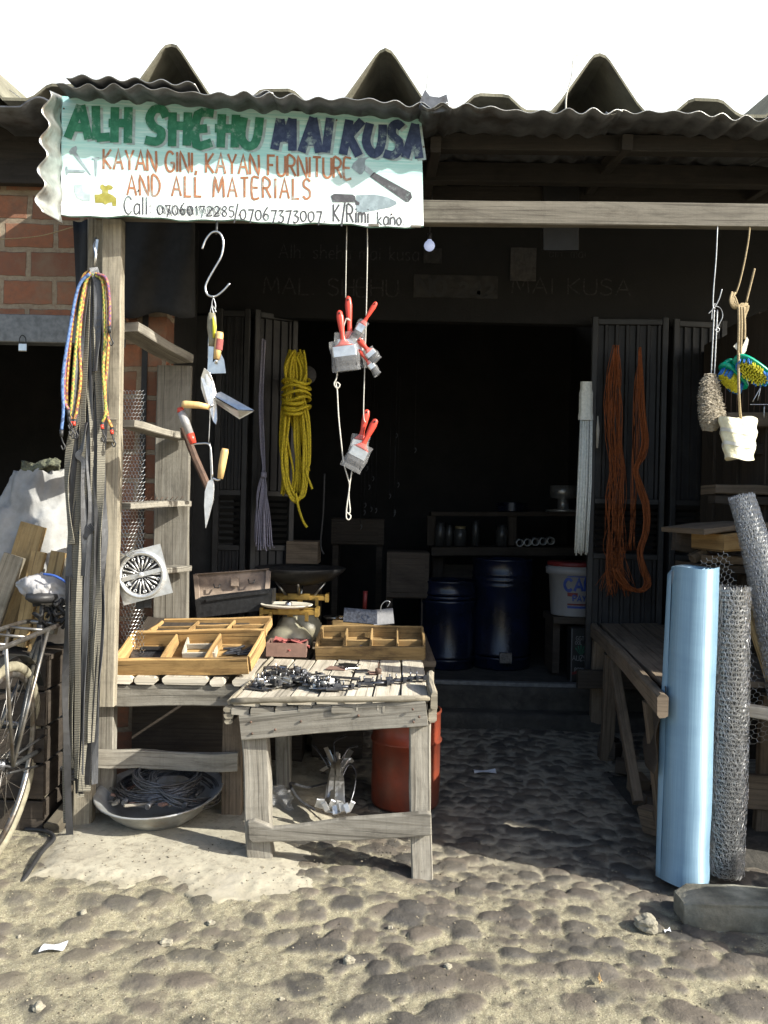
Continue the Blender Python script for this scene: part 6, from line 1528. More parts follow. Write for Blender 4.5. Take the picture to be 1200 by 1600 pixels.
def scrub_brush(c, L, W, direction, face, label, fac2):
    """oval back with bristles standing off it; direction: long axis, face: bristle direction"""
    t = thing('scrub_brush', label, 'brush', c, 'green scrubbing brushes on the twine')
    ex = Vector(direction).normalized(); ez = Vector(face).normalized(); ez = (ez - ex * ez.dot(ex)).normalized(); ey = ez.cross(ex)
    mx = Matrix((ex, ey, ez)).transposed().to_4x4(); mx.translation = Vector(c)
    mb = MB(); n = 28
    lay = [(-.024, .6), (-.020, .9), (-.008, 1.1), (.006, 1.1), (.008, 1.0)]
    rings = [[mb.vert(mx @ Vector((L/2 * k * math.copysign(abs(math.cos(q))**.7, math.cos(q)), W/2 * k * math.copysign(abs(math.sin(q))**.8, math.sin(q)), z + .012 * (1 - (math.cos(q))**2) * 0))) for q in [2*math.pi*i/n for i in range(n)]] for z, k in lay]
    for i in range(len(rings) - 1):
        for k in range(n): mb.face((rings[i][k], rings[i][(k+1) % n], rings[i+1][(k+1) % n], rings[i+1][k]), None, True)
    mb.face(rings[0][::-1]); mb.face(rings[-1]); mb.build('back', M['green_plastic'], t)
    mb = MB(); q = [mx @ Vector(v) for v in ((-L*.46, 0, -.012), (-L*.35, 0, -.045), (0, 0, -.058), (L*.35, 0, -.045), (L*.46, 0, -.012))]; mb.tube(smooth_path(q, 5), .012, 9); mb.build('handle', M['green_plastic'], t)
    by, bb = MB(), MB(); r2 = random.Random(int(L * 1000))
    for i in range(-6, 7):
        for j in range(-3, 4):
            x, y = i * L / 14.5, j * W / 8.2
            rr2 = (x / (L / 2))**2 + (y / (W / 2))**2
            if rr2 > .86: continue
            tgt = bb if rr2 > .68 else by; hh = .045
            for k in range(5):
                d = Vector((r2.uniform(-.06, .06) + x * .8, r2.uniform(-.06, .06) + y * 2, 1)).normalized()
                p = Vector((x + r2.uniform(-.004, .004), y + r2.uniform(-.004, .004), .003)); tgt.tube([mx @ p, mx @ (p + d * hh)], .0021, 4)
    by.build('yellow_bristles', M['yellow_bristle'], t); bb.build('blue_bristles', M['blue_bristle'], t)
    return t
scrub_brush(P(1176, 578, RYv - .03), .185, .082, P(1196, 590, RYv - .03) - P(1156, 562, RYv - .03), Vector((-.35, -.75, -.55)), 'green scrubbing brush on the right showing its yellow bristles', 0)
scrub_brush(P(1146, 588, RYv + .02), .165, .075, P(1162, 606, RYv + .05) - P(1132, 574, RYv - .0), Vector((-.8, -.35, -.5)), 'green scrubbing brush on the left seen edge-on with blue bristles', 0)
lf = thing('bath_sponge', 'cream fibre sponge roll bound with clear tape hanging at the lower end of the twine', 'sponge', P(1152, 718, RYv - .03))
mb = MB()
def fn(u, v):
    a = u * 6.283; cx = 1152 - 6 * (1 - v) * 0 + 3 * math.sin(v * 3); w = 28 - 6 * abs(v - .25) * (1 if v > .25 else -1.2) ; w = 29 - (5 * v) + 1.0 * math.sin(v * 19 + a * 2); fl_ = 1 + .10 * math.cos(3 * a) + .05 * math.sin(7 * a + v * 5)
    lean = (-4 if math.cos(a) < 0 else 0) * (1 - v)
    return P(1152 + lean + w * fl_ * .96 * math.cos(a) + 2 * v, 653 + 64 * v + 3 * math.sin(2 * a), RYv - .03 - .075 * fl_ * math.sin(a))
mb.grid(fn, 44, 18)
for v_ in (0.0, 1.0):
    c = P(1153, 655 + 60 * v_, RYv - .03); ring = [mb.vert(fn(i / 44, v_)) for i in range(44)]; ci = mb.vert(c)
    for i in range(44): mb.face((ring[i], ring[(i+1) % 44], ci))
mb.build('body', M['loofah'], lf)
mb = MB()
for v_ in (.28, .60):
    def f2(u, q): 
        p = fn(u, v_ + q * .09); c = P(1152, 653 + 64 * (v_ + q * .09), RYv - .03); return c + (p - c) * 1.035
    mb.grid(f2, 44, 2)
mb.build('tape', M['tape'], lf)
mb = MB(); mb.tube([fn(.83 - .02 * math.sin(i), i / 8) + Vector((0, -.006, 0)) for i in range(9)], .005, 6); mb.build('binding', M['twine'], lf)

# ------------------------------------------------------------------ right: rolls, kerb, counter, shelves
kb = MB()
def kfn(u, v):
    a = v * 6.283; x = 1.175 + u * 1.9
    w, h = .085, .056
    k = fbm(np.array([[x * 1.0]]), np.array([[v * 4.0]]), 6, 111)[0, 0] - .5; k2 = fbm(np.array([[x]]), np.array([[v * 3]]), 2, 112)[0, 0] - .5
    e = 1 - .35 * max(0, 1 - u / .03) 
    cx, cz = math.cos(a), math.sin(a)
    sx_ = math.copysign(abs(cx) ** .2, cx); sz_ = math.copysign(abs(cz) ** .2, cz)
    return Vector((x, 3.195 + sx_ * (w + k * .02 + k2 * .03) * e - .02 * math.sin(u * 4), .048 + sz_ * (h + k * .018 + k2 * .02) * e - u * .01))
kb.grid(kfn, 70, 36); c = kb.vert(Vector((1.17, 3.195, .048))); r0 = [kb.vert(kfn(0, i / 36)) for i in range(36)]
for i in range(36): kb.face((r0[i], r0[(i+1) % 36], c))
kb.build('kerb_block', M['kerb'], label='long rounded concrete kerb block with dark mossy face at the lower right', cat='kerb')

# blue screen roll
br = thing('screen_roll', 'tall roll of pale blue plastic screen mesh standing on end', 'mesh roll', P(1068, 1370, 3.40))
b0, t0 = P(1068, 1368, 3.47), P(1086, 886, 3.52); b0.z = .04
dirv = t0 - b0
def roll(u, v, k=1.0):
    a = u * 6.283; r_ = S(37, 3.43) * (1.0 + .02 * math.sin(2 * a + v * 4) + .018 * math.sin(v * 9 + a) - .05 * math.exp(-((v - .12) / .08) ** 2) * max(0, math.cos(a - .1)) ) * (1 + (.02 if v < .05 else 0)) * k
    return b0 + dirv * v + Vector((math.cos(a) * r_, -math.sin(a) * r_, .004 * math.sin(3 * a)))
mb = MB(); mb.grid(roll, 64, 50, uvs=(.66, 1.32))
for kk in (.93, .84, .72, .58, .42):
    mb.grid(lambda u, v, kk=kk: roll(u, .002 + v * .994, kk), 40, 4, uvs=(.6, 1.3))
ring = [[mb.vert(roll(i / 64, 1.0 if True else 0, k)) for i in range(64)] for k in (1.0, .955)]
for i in range(64): mb.face((ring[0][i], ring[0][(i+1) % 64], ring[1][(i+1) % 64], ring[1][i]))
mb.build('roll', M['screen'], br)
mb = MB()   # loose outer edge on the left
def fn(u, v):
    a = 3.05 + .55 * (1 - u); r_ = S(37, 3.43) * (1.03 + (.30 - .16 * abs(v - .45)) * (1 - u) ** 1.5)
    top = .992 - .02 * (1 - u); q = v * top
    return b0 + dirv * q + Vector((math.cos(a) * r_, -math.sin(a) * r_ * (.4), 0))
mb.grid(fn, 8, 40, uvs=(.2, 1.3)); o = mb.build('loose_edge', M['screen'], br); o.modifiers.new('s', 'SOLIDIFY').thickness = .0012
mb = MB()
mb.grid(lambda u, v: roll(.515 - .06 * u + .014 * math.sin(v * 7), .985 - .055 * v * (1 - .3 * u), 1.03 + .05 * math.sin(v * 4 + u * 3)), 6, 6); o = mb.build('plastic_wrap', M['film'], br)

# hexagonal wire rolls
def wire_roll(b0, t0, r0, label, layers, cell, rw, jit, loose=False, bend=0, seed=3, r1=None):
    t = thing('wire_netting_roll', label, 'wire roll', b0, 'rolls of hexagonal wire netting')
    b0, t0 = Vector(b0), Vector(t0); d = t0 - b0; L = d.length; dn = d.normalized(); e1 = dn.orthogonal().normalized(); e1 = (Vector((1, 0, 0)) - dn * dn.x).normalized(); e2 = dn.cross(e1); rg = random.Random(seed)
    r1 = r1 or r0
    full = MB()
    for k in range(layers):
        kk = 1 - .055 * k; nu = max(6, int(2 * math.pi * r0 * kk / cell)); nv = int(L / (cell * .866)); ph = rg.random() * 6
        def fn(u, v, kk=kk, nu=nu, nv=nv, ph=ph):
            q = v / (nv * .75); a = u / nu * 6.283 + ph + .25 * math.sin(q * 3); rr = (r0 * (1 - q) + r1 * q) * kk * (1 + .05 * math.sin(a * 2 + q * 6) + rg.uniform(-.035, .035))
            return b0 + d * q + e1 * (math.cos(a) * rr) + e2 * (math.sin(a) * rr) - Vector((bend * math.sin(q * 2.6), 0, 0))
        full.merge(hexnet(fn, nu, nv, rw, True, 3, jit, rg))
    full.build('netting', M['wire'], t)
    if loose:
        lo = hexnet(lambda u, v: b0 + d * (.12 + v / (46 * .75) * .68) + Vector((-(r0 * .75) - u * cell * 1.05 * (1 + .25 * math.sin(v * .35)), .05 + .01 * u, -.012 * u)), 5, 46, rw, False, 3, .05, rg); lo.build('loose_netting', M['wire'], t)
    mb = MB(); mb.tube([b0 + d * (i / 10) - Vector((bend * math.sin(i / 10 * 2.6), 0, 0)) for i in range(11)], [(r0 * (1 - i / 10) + r1 * i / 10) * .55 for i in range(11)], 16); mb.build('inner_turns', M['inner'], t)
    return t
M['inner'] = mat('inner_wire_turns', (.07, .07, .07), (.02, .02, .02), rough=.6, metal=.3, scale=55, lo=.42, hi=.58, stretch=(1, 1, 2.5), bump=.8, bscale=60)
z = P(1133, 1372, 3.52); z.z = .045
wire_roll(z, P(1145, 916, 3.54), S(28, 3.53), 'upright grey roll of hexagonal wire netting beside the blue screen roll', 7, .023, .00062, .2, seed=5)
wire_roll(P(1262, 1215, 3.62), P(1153, 775, 3.86), S(38, 3.7), 'slanting roll of hexagonal wire netting leaning at the right edge with loose wires', 7, .024, .00062, .2, True, bend=-.03, seed=6, r1=S(20, 3.86))
mb = MB(); mb.beam(P(1160, 920, 3.95), P(1206, 1064, 3.74), .045, .035, n=6); mb.build('timber_pole', M['new_wood'], label='brown timber pole leaning behind the wire netting rolls', cat='pole')

# right-hand counter
rc = thing('counter', 'dark worn timber counter running back along the right side of the stall', 'counter', (1.45, 4.4, 0))
zt = .83
def rx(y): return 1.18 + (y - 3.45) * .125
for k in range(5):
    mb = MB(); o = .04 + k * .135; ya, yb = (3.52 if k < 2 else 3.75), 5.62
    if k == 1: ya = 3.9
    mb.beam((rx(ya) + o + .06, ya, zt - .014 - .012 * (k % 2)), (rx(yb) + o + .06, yb, zt - .014), .125, .028, n=8, j=.004); mb.build('plank', M['shade_wood'], rc)
mb = MB(); mb.beam((rx(3.42), 3.42, zt - .055), (rx(5.62), 5.62, zt - .05), .045, .10, n=10, j=.004, ch=.012); mb.build('side_rail', M['shade_wood'], rc)
for (ya, xo, lean) in ((3.75, .02, .10), (5.0, .02, 0), (5.55, .02, 0), (3.95, .62, 0), (5.5, .62, 0)):
    mb = MB(); mb.beam((rx(ya) + xo + lean, ya + .05, .03), (rx(ya) + xo, ya, zt - .11), .075, .05, up=(0, 1, 0), n=5); mb.build('leg', M['shade_wood'], rc)
mb = MB(); mb.beam((rx(4.2) + .05, 4.2, .10), (rx(4.75), 4.75, zt - .11), .05, .05, n=4); mb.build('brace', M['shade_wood'], rc)
mb = MB(); mb.beam((rx(4.4) + .05, 4.45, .18), (2.1, 4.45, .20), .05, .12, n=5); mb.build('low_rail', M['grey_wood'], rc)
mb = MB(); mb.beam((1.40, 3.62, .745), (2.15, 3.52, .66), .06, .05, n=5); mb.build('front_rail', M['pale_wood'], rc)
mb = MB(); mb.beam((1.52, 3.95, .27), (2.2, 3.9, .25), .04, .16, n=5); mb.build('low_board', M['shade_wood'], rc)
mb = MB(); mb.beam((1.3, 5.45, .48), (2.15, 5.45, .48), .04, .12, n=4); mb.build('low_board', M['dark_wood'], rc)
# raised ledge it stands on
mb = MB(); mb.grid(lambda u, v: Vector((1.32 + u * .95, 3.62 + v * 2.0, .05 + .006 * math.sin(u * 9 + v * 13))) if v > 0 else Vector((1.32 + u * .95, 3.61, -.03)), 8, 20, sm=False); mb.build('ledge', M['step_stone'], kind='structure', label='low dirty concrete ledge under the right counter')
# rubbish and odd blocks under the counter
for k in range(9):
    y_ = 3.9 + k * .17; p = Vector((rx(y_) + rnd.uniform(.04, .25), y_, .055 + rnd.uniform(0, .02))); mb = MB()
    mb.box(p + Vector((0, 0, .05)), (rnd.uniform(.08, .2), rnd.uniform(.05, .12), rnd.uniform(.06, .14)), rot=Euler((rnd.uniform(-.2, .2), rnd.uniform(-.3, .3), rnd.uniform(0, 3))).to_matrix(), ch=.008)
    mb.build('wood_offcut', M['dark_wood' if k % 3 else 'shade_wood'], label='dark wood offcut lying in the rubbish under the right counter', cat='offcut', group='wood offcuts under the right counter')
mb = MB()
def fn(u, v):
    p = lerp(lerp(P(1040, 1072, 3.47), P(1022, 1072, 3.9), u), lerp(P(1020, 1210, 3.47), P(1006, 1180, 3.9), u), v); return p + Vector((.012 * math.sin(v * 9 + u * 4), .01 * math.sin(u * 7), 0))
mb.grid(fn, 10, 16); o = mb.build('hanging_cloth', M['plastic_grey2'] if 'plastic_grey2' in M else M['dark_wood'], label='dark rag of cloth hanging from the near corner of the right counter', cat='cloth'); o.modifiers.new('s', 'SOLIDIFY').thickness = .002
# things on the counter / right shelf
def stack_board(px0, py0, px1, py1, Yv, hpx, dep, m, lab, name='board', **k):
    mb = MB(); a, b = P(px0, py0, Yv), P(px1, py1, Yv); mb.beam(a, b, dep, S(hpx, Yv), n=5, j=.003, **k); return mb.build(name, M[m], label=lab, cat='board')
stack_board(1106, 764, 1260, 770, 4.75, 14, .22, 'shade_wood', 'grey shelf board high on the right behind the leaning wire roll')
stack_board(1112, 780, 1240, 786, 4.70, 12, .10, 'dark_wood', 'dark board directly under the high right shelf board')
wb = thing('wooden_box', 'wooden box with a sunlit orange end grain on blocks beside the leaning wire roll', 'box', P(1110, 860, 4.3))
mb = MB(); mb.beam(P(1100, 845, 4.25), P(1168, 845, 4.25), .5, S(26, 4.25), n=4, j=.003, ch=.01); mb.build('body', M['tray_wood'], wb)
mb = MB(); mb.beam(P(1064, 828, 4.34), P(1170, 818, 4.34), .62, S(8, 4.3), n=4, j=.003); mb.build('lid', M['shade_wood'], wb)
stack_board(1052, 845, 1098, 850, 4.45, 30, .05, 'dark_wood', 'dark plank end left of the wooden box at the right')
stack_board(1090, 872, 1190, 874, 4.42, 12, .25, 'shade_wood', 'grey board under the wooden box at the right')
stack_board(1088, 862, 1094, 874, 4.40, 24, .06, 'shade_wood', 'small upright block under the left end of the wooden box')
stack_board(1070, 884, 1230, 890, 4.5, 12, .3, 'dark_wood', 'dark supporting board lowest under the wooden box')
mb = MB(); mb.beam((1.62, 4.55, .84), (1.62, 4.55, 1.25), .07, .07, up=(0, 1, 0), n=3); mb.beam((2.0, 4.55, .84), (2.0, 4.55, 1.25), .07, .07, up=(0, 1, 0), n=3); mb.build('trestle', M['dark_wood'], label='dark trestle posts carrying the boards at the right', cat='trestle')
# wire rack high right
wr = thing('wire_rack', 'wire rack of thin upright bars high at the right edge behind the green brushes', 'rack', P(1175, 660, 4.72))
mb = MB()
for k in range(10): mb.tube([P(1134 + k * 9, 598, 4.72), P(1133 + k * 9, 652, 4.72)], .0028, 5)
mb.tube([P(1130, 600, 4.72), P(1230, 600, 4.72)], .004, 5); mb.build('bars', M['rust'], wr)
mb = MB(); mb.beam(P(1130, 657, 4.72), P(1240, 657, 4.72), .12, S(22, 4.72), n=3); mb.build('base', M['shade_wood'], wr)
mb = MB()
for pts in ([(1176,628),(1188,606),(1200,588),(1212,606),(1222,630)], [(1172,632),(1225,632)], [(1196,590),(1196,578)], [(1194,632),(1194,655)], [(1190,598),(1184,626)]): mb.tube(smooth_path([P(x, y, 4.45) for x, y in pts], 3), .003, 5)
mb.build('wire_hanger', M['steel'], label='bright bent wire frame at the right edge under the green brush', cat='wire')
stack_board(1140, 702, 1260, 706, 4.85, 16, .2, 'dark_wood', 'dark shelf board behind the cream sponge at the right')

# ------------------------------------------------------------------ on the ground
# basin with coils
bs = thing('basin', 'dented enamel basin heaped with wire coils and rusty scraps on the concrete slab', 'basin', (PX(262, 3.95), 3.98, .06))
bc = Vector((PX(262, 3.98), 3.98, .075)); RB = S(97, 3.98)
tilt = Matrix.Translation(bc) @ Euler((R(7), R(-2), 0)).to_matrix().to_4x4()
mb = MB(); mb.lathe([(0, 0), (RB * .55, 0), (RB * .64, .012), (RB * .80, .055), (RB * .93, .105), (RB, .118), (RB * 1.012, .124), (RB * .99, .127), (RB * .90, .110), (RB * .77, .060), (RB * .6, .018), (0, .008)], n=60, mx=tilt); mb.build('bowl', M['basin'], bs)
rr_ = random.Random(4)
coil_labels = ('grey wire coil lying uppermost in the basin', 'dark wire coil under the uppermost coil in the basin', 'loose wide wire coil at the right side of the basin')
for n_, (cx, cy, cz, ra, rb, n, m, ty, tx) in enumerate(((.03, -.01, .185, .15, .125, 15, 'wire', .05, .2), (-.01, -.02, .145, .18, .14, 17, 'black_iron', -.06, .14), (.12, -.02, .14, .165, .15, 10, 'wire', .32, .14))):
    mb = MB()
    for k in range(n):
        ka = ra * rr_.uniform(.86, 1.1); kb_ = rb * rr_.uniform(.86, 1.1); ph = rr_.random() * 6; oz = rr_.uniform(-.018, .018)
        rot = Euler((tx + rr_.uniform(-.07, .07), ty + rr_.uniform(-.07, .07), 0)).to_matrix()
        mb.tube([bc + Vector((cx, cy, cz + oz)) + rot @ Vector((ka * math.cos(q + ph), kb_ * math.sin(q + ph), .006 * math.sin(3 * q + ph))) for q in [i * 6.4 / 36 for i in range(37)]], .0036, 5)
    mb.build('wire_coil', M['dark_steel' if m != 'wire' else 'zinc_dark'], label=coil_labels[n_], cat='wire coil', group='wire coils in the basin')
for k in range(16):
    a = 2.4 + k * .26; r_ = RB * rr_.uniform(.55, .78); p = bc + Vector((r_ * math.cos(a), r_ * math.sin(a) * .8, .085 + rr_.uniform(0, .02))); mb = MB()
    if k % 3 == 0: mb.tube([p + Vector((-.012, -.05, 0)), p + Vector((.01, .05, .012))], .013, 9); nm_ = 'pipe_piece'
    else: mb.box(p, (rr_.uniform(.05, .15), .028, .012), rot=Euler((rr_.uniform(-.3, .3), rr_.uniform(-.3, .3), rr_.uniform(-.6, 1.6))).to_matrix()); nm_ = 'scrap_bar'
    mb.build(nm_, M[('zinc_dark', 'card', 'grey_wood')[k % 3]], label='rusty metal scrap lying along the front of the basin', cat='scrap', group='metal scraps in the basin')
mb = MB(); mb.tube(smooth_path([P(155, 1258, 3.98), P(172, 1252, 3.93), P(182, 1254, 3.92), P(190, 1246, 3.95), P(204, 1238, 4.0), P(222, 1233, 4.05)]), .004, 6); mb.build('steel_wire', M['steel'], label='bright wire end sticking out over the left rim of the basin', cat='wire')

# red drum under the table
rd = thing('drum', 'small rusty red open steel drum standing behind the front table leg', 'drum', (PX(638, 4.33), 4.33, .03))
xc, yc, rD = PX(643, 4.33), 4.33, S(53, 4.33); zbm = .035; ht = P(640, 1106, 4.33).z - zbm
mb = MB(); mb.lathe([(0, .004), (rD * .97, .0), (rD, .012), (rD, .06), (rD * 1.012, ht * .30), (rD, ht * .32), (rD, ht * .66), (rD * 1.05, ht * .672), (rD * 1.05, ht * .69), (rD, ht * .705), (rD, ht * .96), (rD * 1.025, ht * .975), (rD * 1.02, ht), (rD * .97, ht), (rD * .965, .02), (0, .018)], (xc, yc, zbm), 48); mb.build('body', M['barrel_red'], rd)
mb = MB(); mb.lathe([(rD * .95, .02), (rD * .945, ht - .003)], (xc, yc, zbm), 40); mb.build('lining', M['black_iron'], rd)

# bundle of metal straps
sb = thing('strap_bundle', 'bundle of shiny bent metal straps lying under the front table', 'strap bundle', PZ(520, 1270, .06))
rr_ = random.Random(12); mb = MB()
cc = PZ(524, 1262, .10)
for k in range(22):
    dx = -.06 + .12 * k / 21
    w = [cc + Vector((dx * .7, -.13, .02 + rr_.uniform(0, .06))), cc + Vector((dx * .5, -.04, .10 + rr_.uniform(-.03, .05))), cc + Vector((dx * .3, .06, .17 + rr_.uniform(-.03, .04))), cc + Vector((dx * 1.0 + rr_.uniform(-.03, .03), .12, .20 + rr_.uniform(-.06, .06)))]
    mb.ribbon(smooth_path(w, 5), .024, .003, (1, 0, 0), twist=rr_.uniform(-.6, .6))
mb.build('straps', M['steel'], sb)
mb = MB()
for k in range(9):
    p = cc + Vector((-.075 + .02 * k + rr_.uniform(-.01, .01), -.15 + rr_.uniform(-.03, .02), .01 + rr_.uniform(0, .06))); mb.box(p + Vector((0, 0, .008)), (.022, .012, .045), rot=Euler((rr_.uniform(-.4, .2), rr_.uniform(-.5, .5), 0)).to_matrix(), ch=.004)
mb.build('buckles', M['alu'], sb)
for pts in ([(-.04, .0, .12), (-.14, .02, .09), (-.22, -.02, .12), (-.17, -.09, .07), (-.09, -.12, .03)], [(.03, .02, .15), (.06, .05, .2), (.095, .03, .17), (.09, -.04, .1), (.06, -.1, .02)], [(-.04, .08, .17), (-.09, .12, .23), (-.13, .16, .26)], [(0, .08, .2), (-.02, .14, .28), (.04, .2, .3)], [(.02, .05, .2), (.05, .1, .26), (.10, .12, .27)]):
    mb = MB(); mb.ribbon(smooth_path([cc + Vector(p) for p in pts], 6), .016, .003, (0, 1, .3)); mb.build('bent_strap', M['dark_steel'], sb)
mb = MB()
def fn(u, v):
    c = PZ(436, 1266, .05) + Vector((0, 0, .0)); return c + Vector((-.06 + .13 * u, .03 * math.sin(u * 5), .13 * v)) + Vector((.008 * math.sin(v * 11 + u * 7), -.02 * math.sin(v * 6 + u * 9) - .04 * v, 0))
mb.grid(fn, 12, 12, sm=False); o = mb.build('plastic_bag', M['film2'] if 'film2' in M else M['film'], label='small clear plastic bag lying behind the left table leg', cat='bag'); o.modifiers.new('s', 'SOLIDIFY').thickness = .001

# litter
def litter(px, py, w, d, m, name, lab, cat, h=.002):
    p = PZ(px, py, .05); p.z = gz(p.x, p.y) + .012; p = PZ(px, py, p.z); mb = MB()
    mb.grid(lambda u, v: p + Vector(((u - .5) * w, (v - .5) * d + .02 * u, .006 * math.sin(u * 4 + v * 3))), 5, 3, sm=False); o = mb.build(name, M[m], label=lab, cat=cat); o.modifiers.new('s', 'SOLIDIFY').thickness = h; return o
litter(758, 1206, .13, .06, 'paper_white', 'paper_scrap', 'white folded paper scrap lying on the shaded cobbles', 'paper')
litter(810, 1222, .06, .02, 'paper', 'paper_scrap', 'tiny dim paper scrap just right of the white folded one on the cobbles', 'paper')
litter(82, 1482, .075, .05, 'paper_white', 'paper_scrap', 'crumpled white scrap on the sunny dust at the lower left', 'paper')
litter(1044, 1456, .03, .018, 'paper_white', 'paper_scrap', 'small pale scrap right of the rock near the kerb block', 'paper')
litter(938, 1532, .014, .04, 'new_wood', 'leaf', 'small orange-brown dry leaf on the cobbles at the lower right', 'leaf')
def rock(px, py, r, lab, m='rock', seed=1):
    p = PZ(px, py, .03); z_ = gz(p.x, p.y); p = Vector((p.x, p.y, z_ + r * .35)); bm = bmesh.new(); bmesh.ops.create_icosphere(bm, subdivisions=3, radius=r); g_ = random.Random(seed)
    ph = [g_.random() * 6 for _ in range(6)]
    mb = MB()
    for v in bm.verts:
        n = v.co.normalized(); k = 1 + .16 * math.sin(n.x * 4 + ph[0]) + .12 * math.sin(n.y * 6 + ph[1]) + .1 * math.sin(n.z * 7 + ph[2]) + .05 * math.sin(n.x * 14 + n.y * 11 + ph[3]); mb.vert(p + Vector((v.co.x * k * 1.15, v.co.y * k, v.co.z * k * .75)))
    for f in bm.faces: mb.face([v.index for v in f.verts])
    bm.free(); return mb.build('rock', M[m], label=lab, cat='rock')
rock(1010, 1440, .04, 'pale rough rock lying on the cobbles left of the kerb block')
for k, (px, py) in enumerate(((30, 1450), (130, 1420), (260, 1460), (610, 1440), (700, 1500), (60, 1560), (440, 1545), (330, 1430), (545, 1490))):
    rock(px, py, .008 + .005 * (k % 3), 'small pale pebble lying loose in the dust of the lane', seed=k + 3)['group'] = 'loose pebbles in the dust'

# loose grit lying on the lane (past counting: one mass)
rr_ = random.Random(99)
for name_, m_, n_, lab_ in (('grit', 'sand_street', 1400, 'pale loose grit scattered over the lane'), ('grit', 'soil', 1000, 'dark loose grit scattered over the lane')):
    mb = MB()
    for k in range(n_):
        y_ = 2.1 + 1.9 * rr_.random() ** 1.4; x_ = rr_.uniform(-1.05, 1.05) * y_ * .5; r_ = rr_.choice((.002, .003, .0035, .005)); z_ = gz(x_, y_) + r_ * .25
        if -1.5 < x_ < .2 and 3.25 < y_: z_ = max(z_, .058)
        q = [mb.vert((x_ + a * r_ * rr_.uniform(.7, 1.3), y_ + b * r_ * rr_.uniform(.7, 1.3), z_ + c * r_ * rr_.uniform(.5, .9))) for a, b, c in ((1, 0, 0), (0, 1, 0), (-1, 0, 0), (0, -1, 0), (0, 0, 1), (0, 0, -1))]
        for a, b in ((0, 1), (1, 2), (2, 3), (3, 0)): mb.face((q[a], q[b], q[4])); mb.face((q[b], q[a], q[5]))
    mb.build(name_, M[m_], label=lab_, cat='grit', kind='stuff')
# ------------------------------------------------------------------ inside the shop
def drum(cx, Yv, wpx, py_top, lab):
    x, r_ = PX(cx, Yv), S(wpx / 2, Yv); zt_ = P(cx, py_top, Yv).z; h = zt_ - FZ
    t = thing('oil_drum', lab, 'drum', (x, Yv, FZ + .002)); mb = MB()
    pr = [(0, .0), (r_ * .97, 0), (r_, .015)]
    for f_ in (.10, .14, .76, .81, .86):
        pr += [(r_, h * f_ - .018), (r_ * 1.025, h * f_ - .008), (r_ * 1.025, h * f_ + .008), (r_, h * f_ + .018)]
    pr += [(r_, h - .02), (r_ * 1.02, h - .012), (r_ * 1.02, h), (r_ * .97, h), (r_ * .96, h - .02), (0, h - .02)]
    mb.lathe(pr, (x, Yv, FZ + .002), 48); mb.build('body', M['drum_blue'], t)
    mb = MB(); mb.lathe([(.03, 0), (.03, .012), (0, .012)], (x + r_ * .5, Yv - r_ * .3, FZ + h - .02), 12); mb.build('bung', M['dark_steel'], t)
    return t
drum(702, 6.45, 88, 906, 'shorter dark blue steel drum standing inside the doorway on the left')
drum(787, 6.5, 92, 873, 'taller dark blue steel drum standing inside the doorway on the right')
mb = MB(); mb.box(P(790, 1028, 6.2), (.09, .03, .08)); mb.build('metal_block', M['dark_steel'], label='small metal block at the foot of the taller blue drum', cat='block')
bk_ = thing('paint_bucket', 'white paint bucket with red lid and blue lettering on a dark stand', 'bucket', P(893, 960, 6.15))
bx0 = P(896, 960, 6.15); rb_ = S(41, 6.15); hb = S(82, 6.15); bz = bx0.z
mb = MB(); mb.lathe([(0, 0), (rb_ * .84, 0), (rb_ * .86, .01), (rb_ * .96, hb * .76), (rb_ * 1.07, hb * .78), (rb_ * 1.08, hb * .90), (rb_ * 1.0, hb * .91), (rb_ * 1.0, hb * .95), (0, hb * .95)], (bx0.x, 6.15, bz), 48); mb.build('body', M['bucket_white'], bk_)
mb = MB(); mb.lathe([(rb_ * 1.01, hb * .93), (rb_ * 1.03, hb * .945), (rb_ * 1.03, hb * .995), (rb_ * .98, hb * 1.01), (0, hb * 1.0)], (bx0.x, 6.15, bz), 48); mb.build('lid', M['bucket_red'], bk_)
def on_bucket(u, v, h):      # u metres round from the front, v metres up
    r_ = rb_ * (.86 + .10 * v / (hb * .76)) + h + .001; a = -math.pi / 2 + u / rb_
    return Vector((bx0.x + r_ * math.cos(a), 6.15 + r_ * math.sin(a), bz + v))
mb = MB(); st, L = text_strokes("CAN"); k = .15 / L * .62
stroke_mesh(mb, [[(-.118 + a * .105, .19 + b * .085) for a, b in s] for s in st], .021, on_bucket); st, L = text_strokes("PAY"); stroke_mesh(mb, [[(-.05 + a * .05, .115 + b * .042) for a, b in s] for s in st], .010, on_bucket); mb.build('lettering', M['bucket_blue'], bk_)
mb = MB()
for v0, m_ in ((.31, 0), (.085, 0)): mb.grid(lambda u, v: on_bucket(-.095 + u * .3, v0 + v * .012, .001), 16, 1)
mb.grid(lambda u, v: on_bucket(-.095 + u * .08, .15 + v * .026, .001), 8, 2)
mb.build('red_stripe', M['bucket_red'], bk_)
for v0 in (.29, .063):
    mb = MB(); mb.grid(lambda u, v: on_bucket(-.095 + u * .3, v0 + v * .016, .001), 16, 1); mb.build('blue_stripe', M['bucket_blue'], bk_)
mb = MB(); c = P(893, 966, 6.15); mb.box((c.x + .05, 6.2, c.z), (S(90, 6.15), .4, .05)); 
for dx in (-.17, .2): mb.box((c.x + .05 + dx, 6.25, (c.z + FZ) / 2), (.05, .3, c.z - FZ - .055))
mb.build('stand', M['dark_wood'], label='dark low wooden stand under the white paint bucket', cat='stand')
tn = thing('paint_tin', 'black square tin with pale lettering and a green star on the floor under the bucket', 'tin', P(902, 1060, 5.98))
c = P(904, 1017, 5.98); w_, h_ = S(30, 5.98), S(84, 5.98); c.z = FZ + h_ / 2 + .002
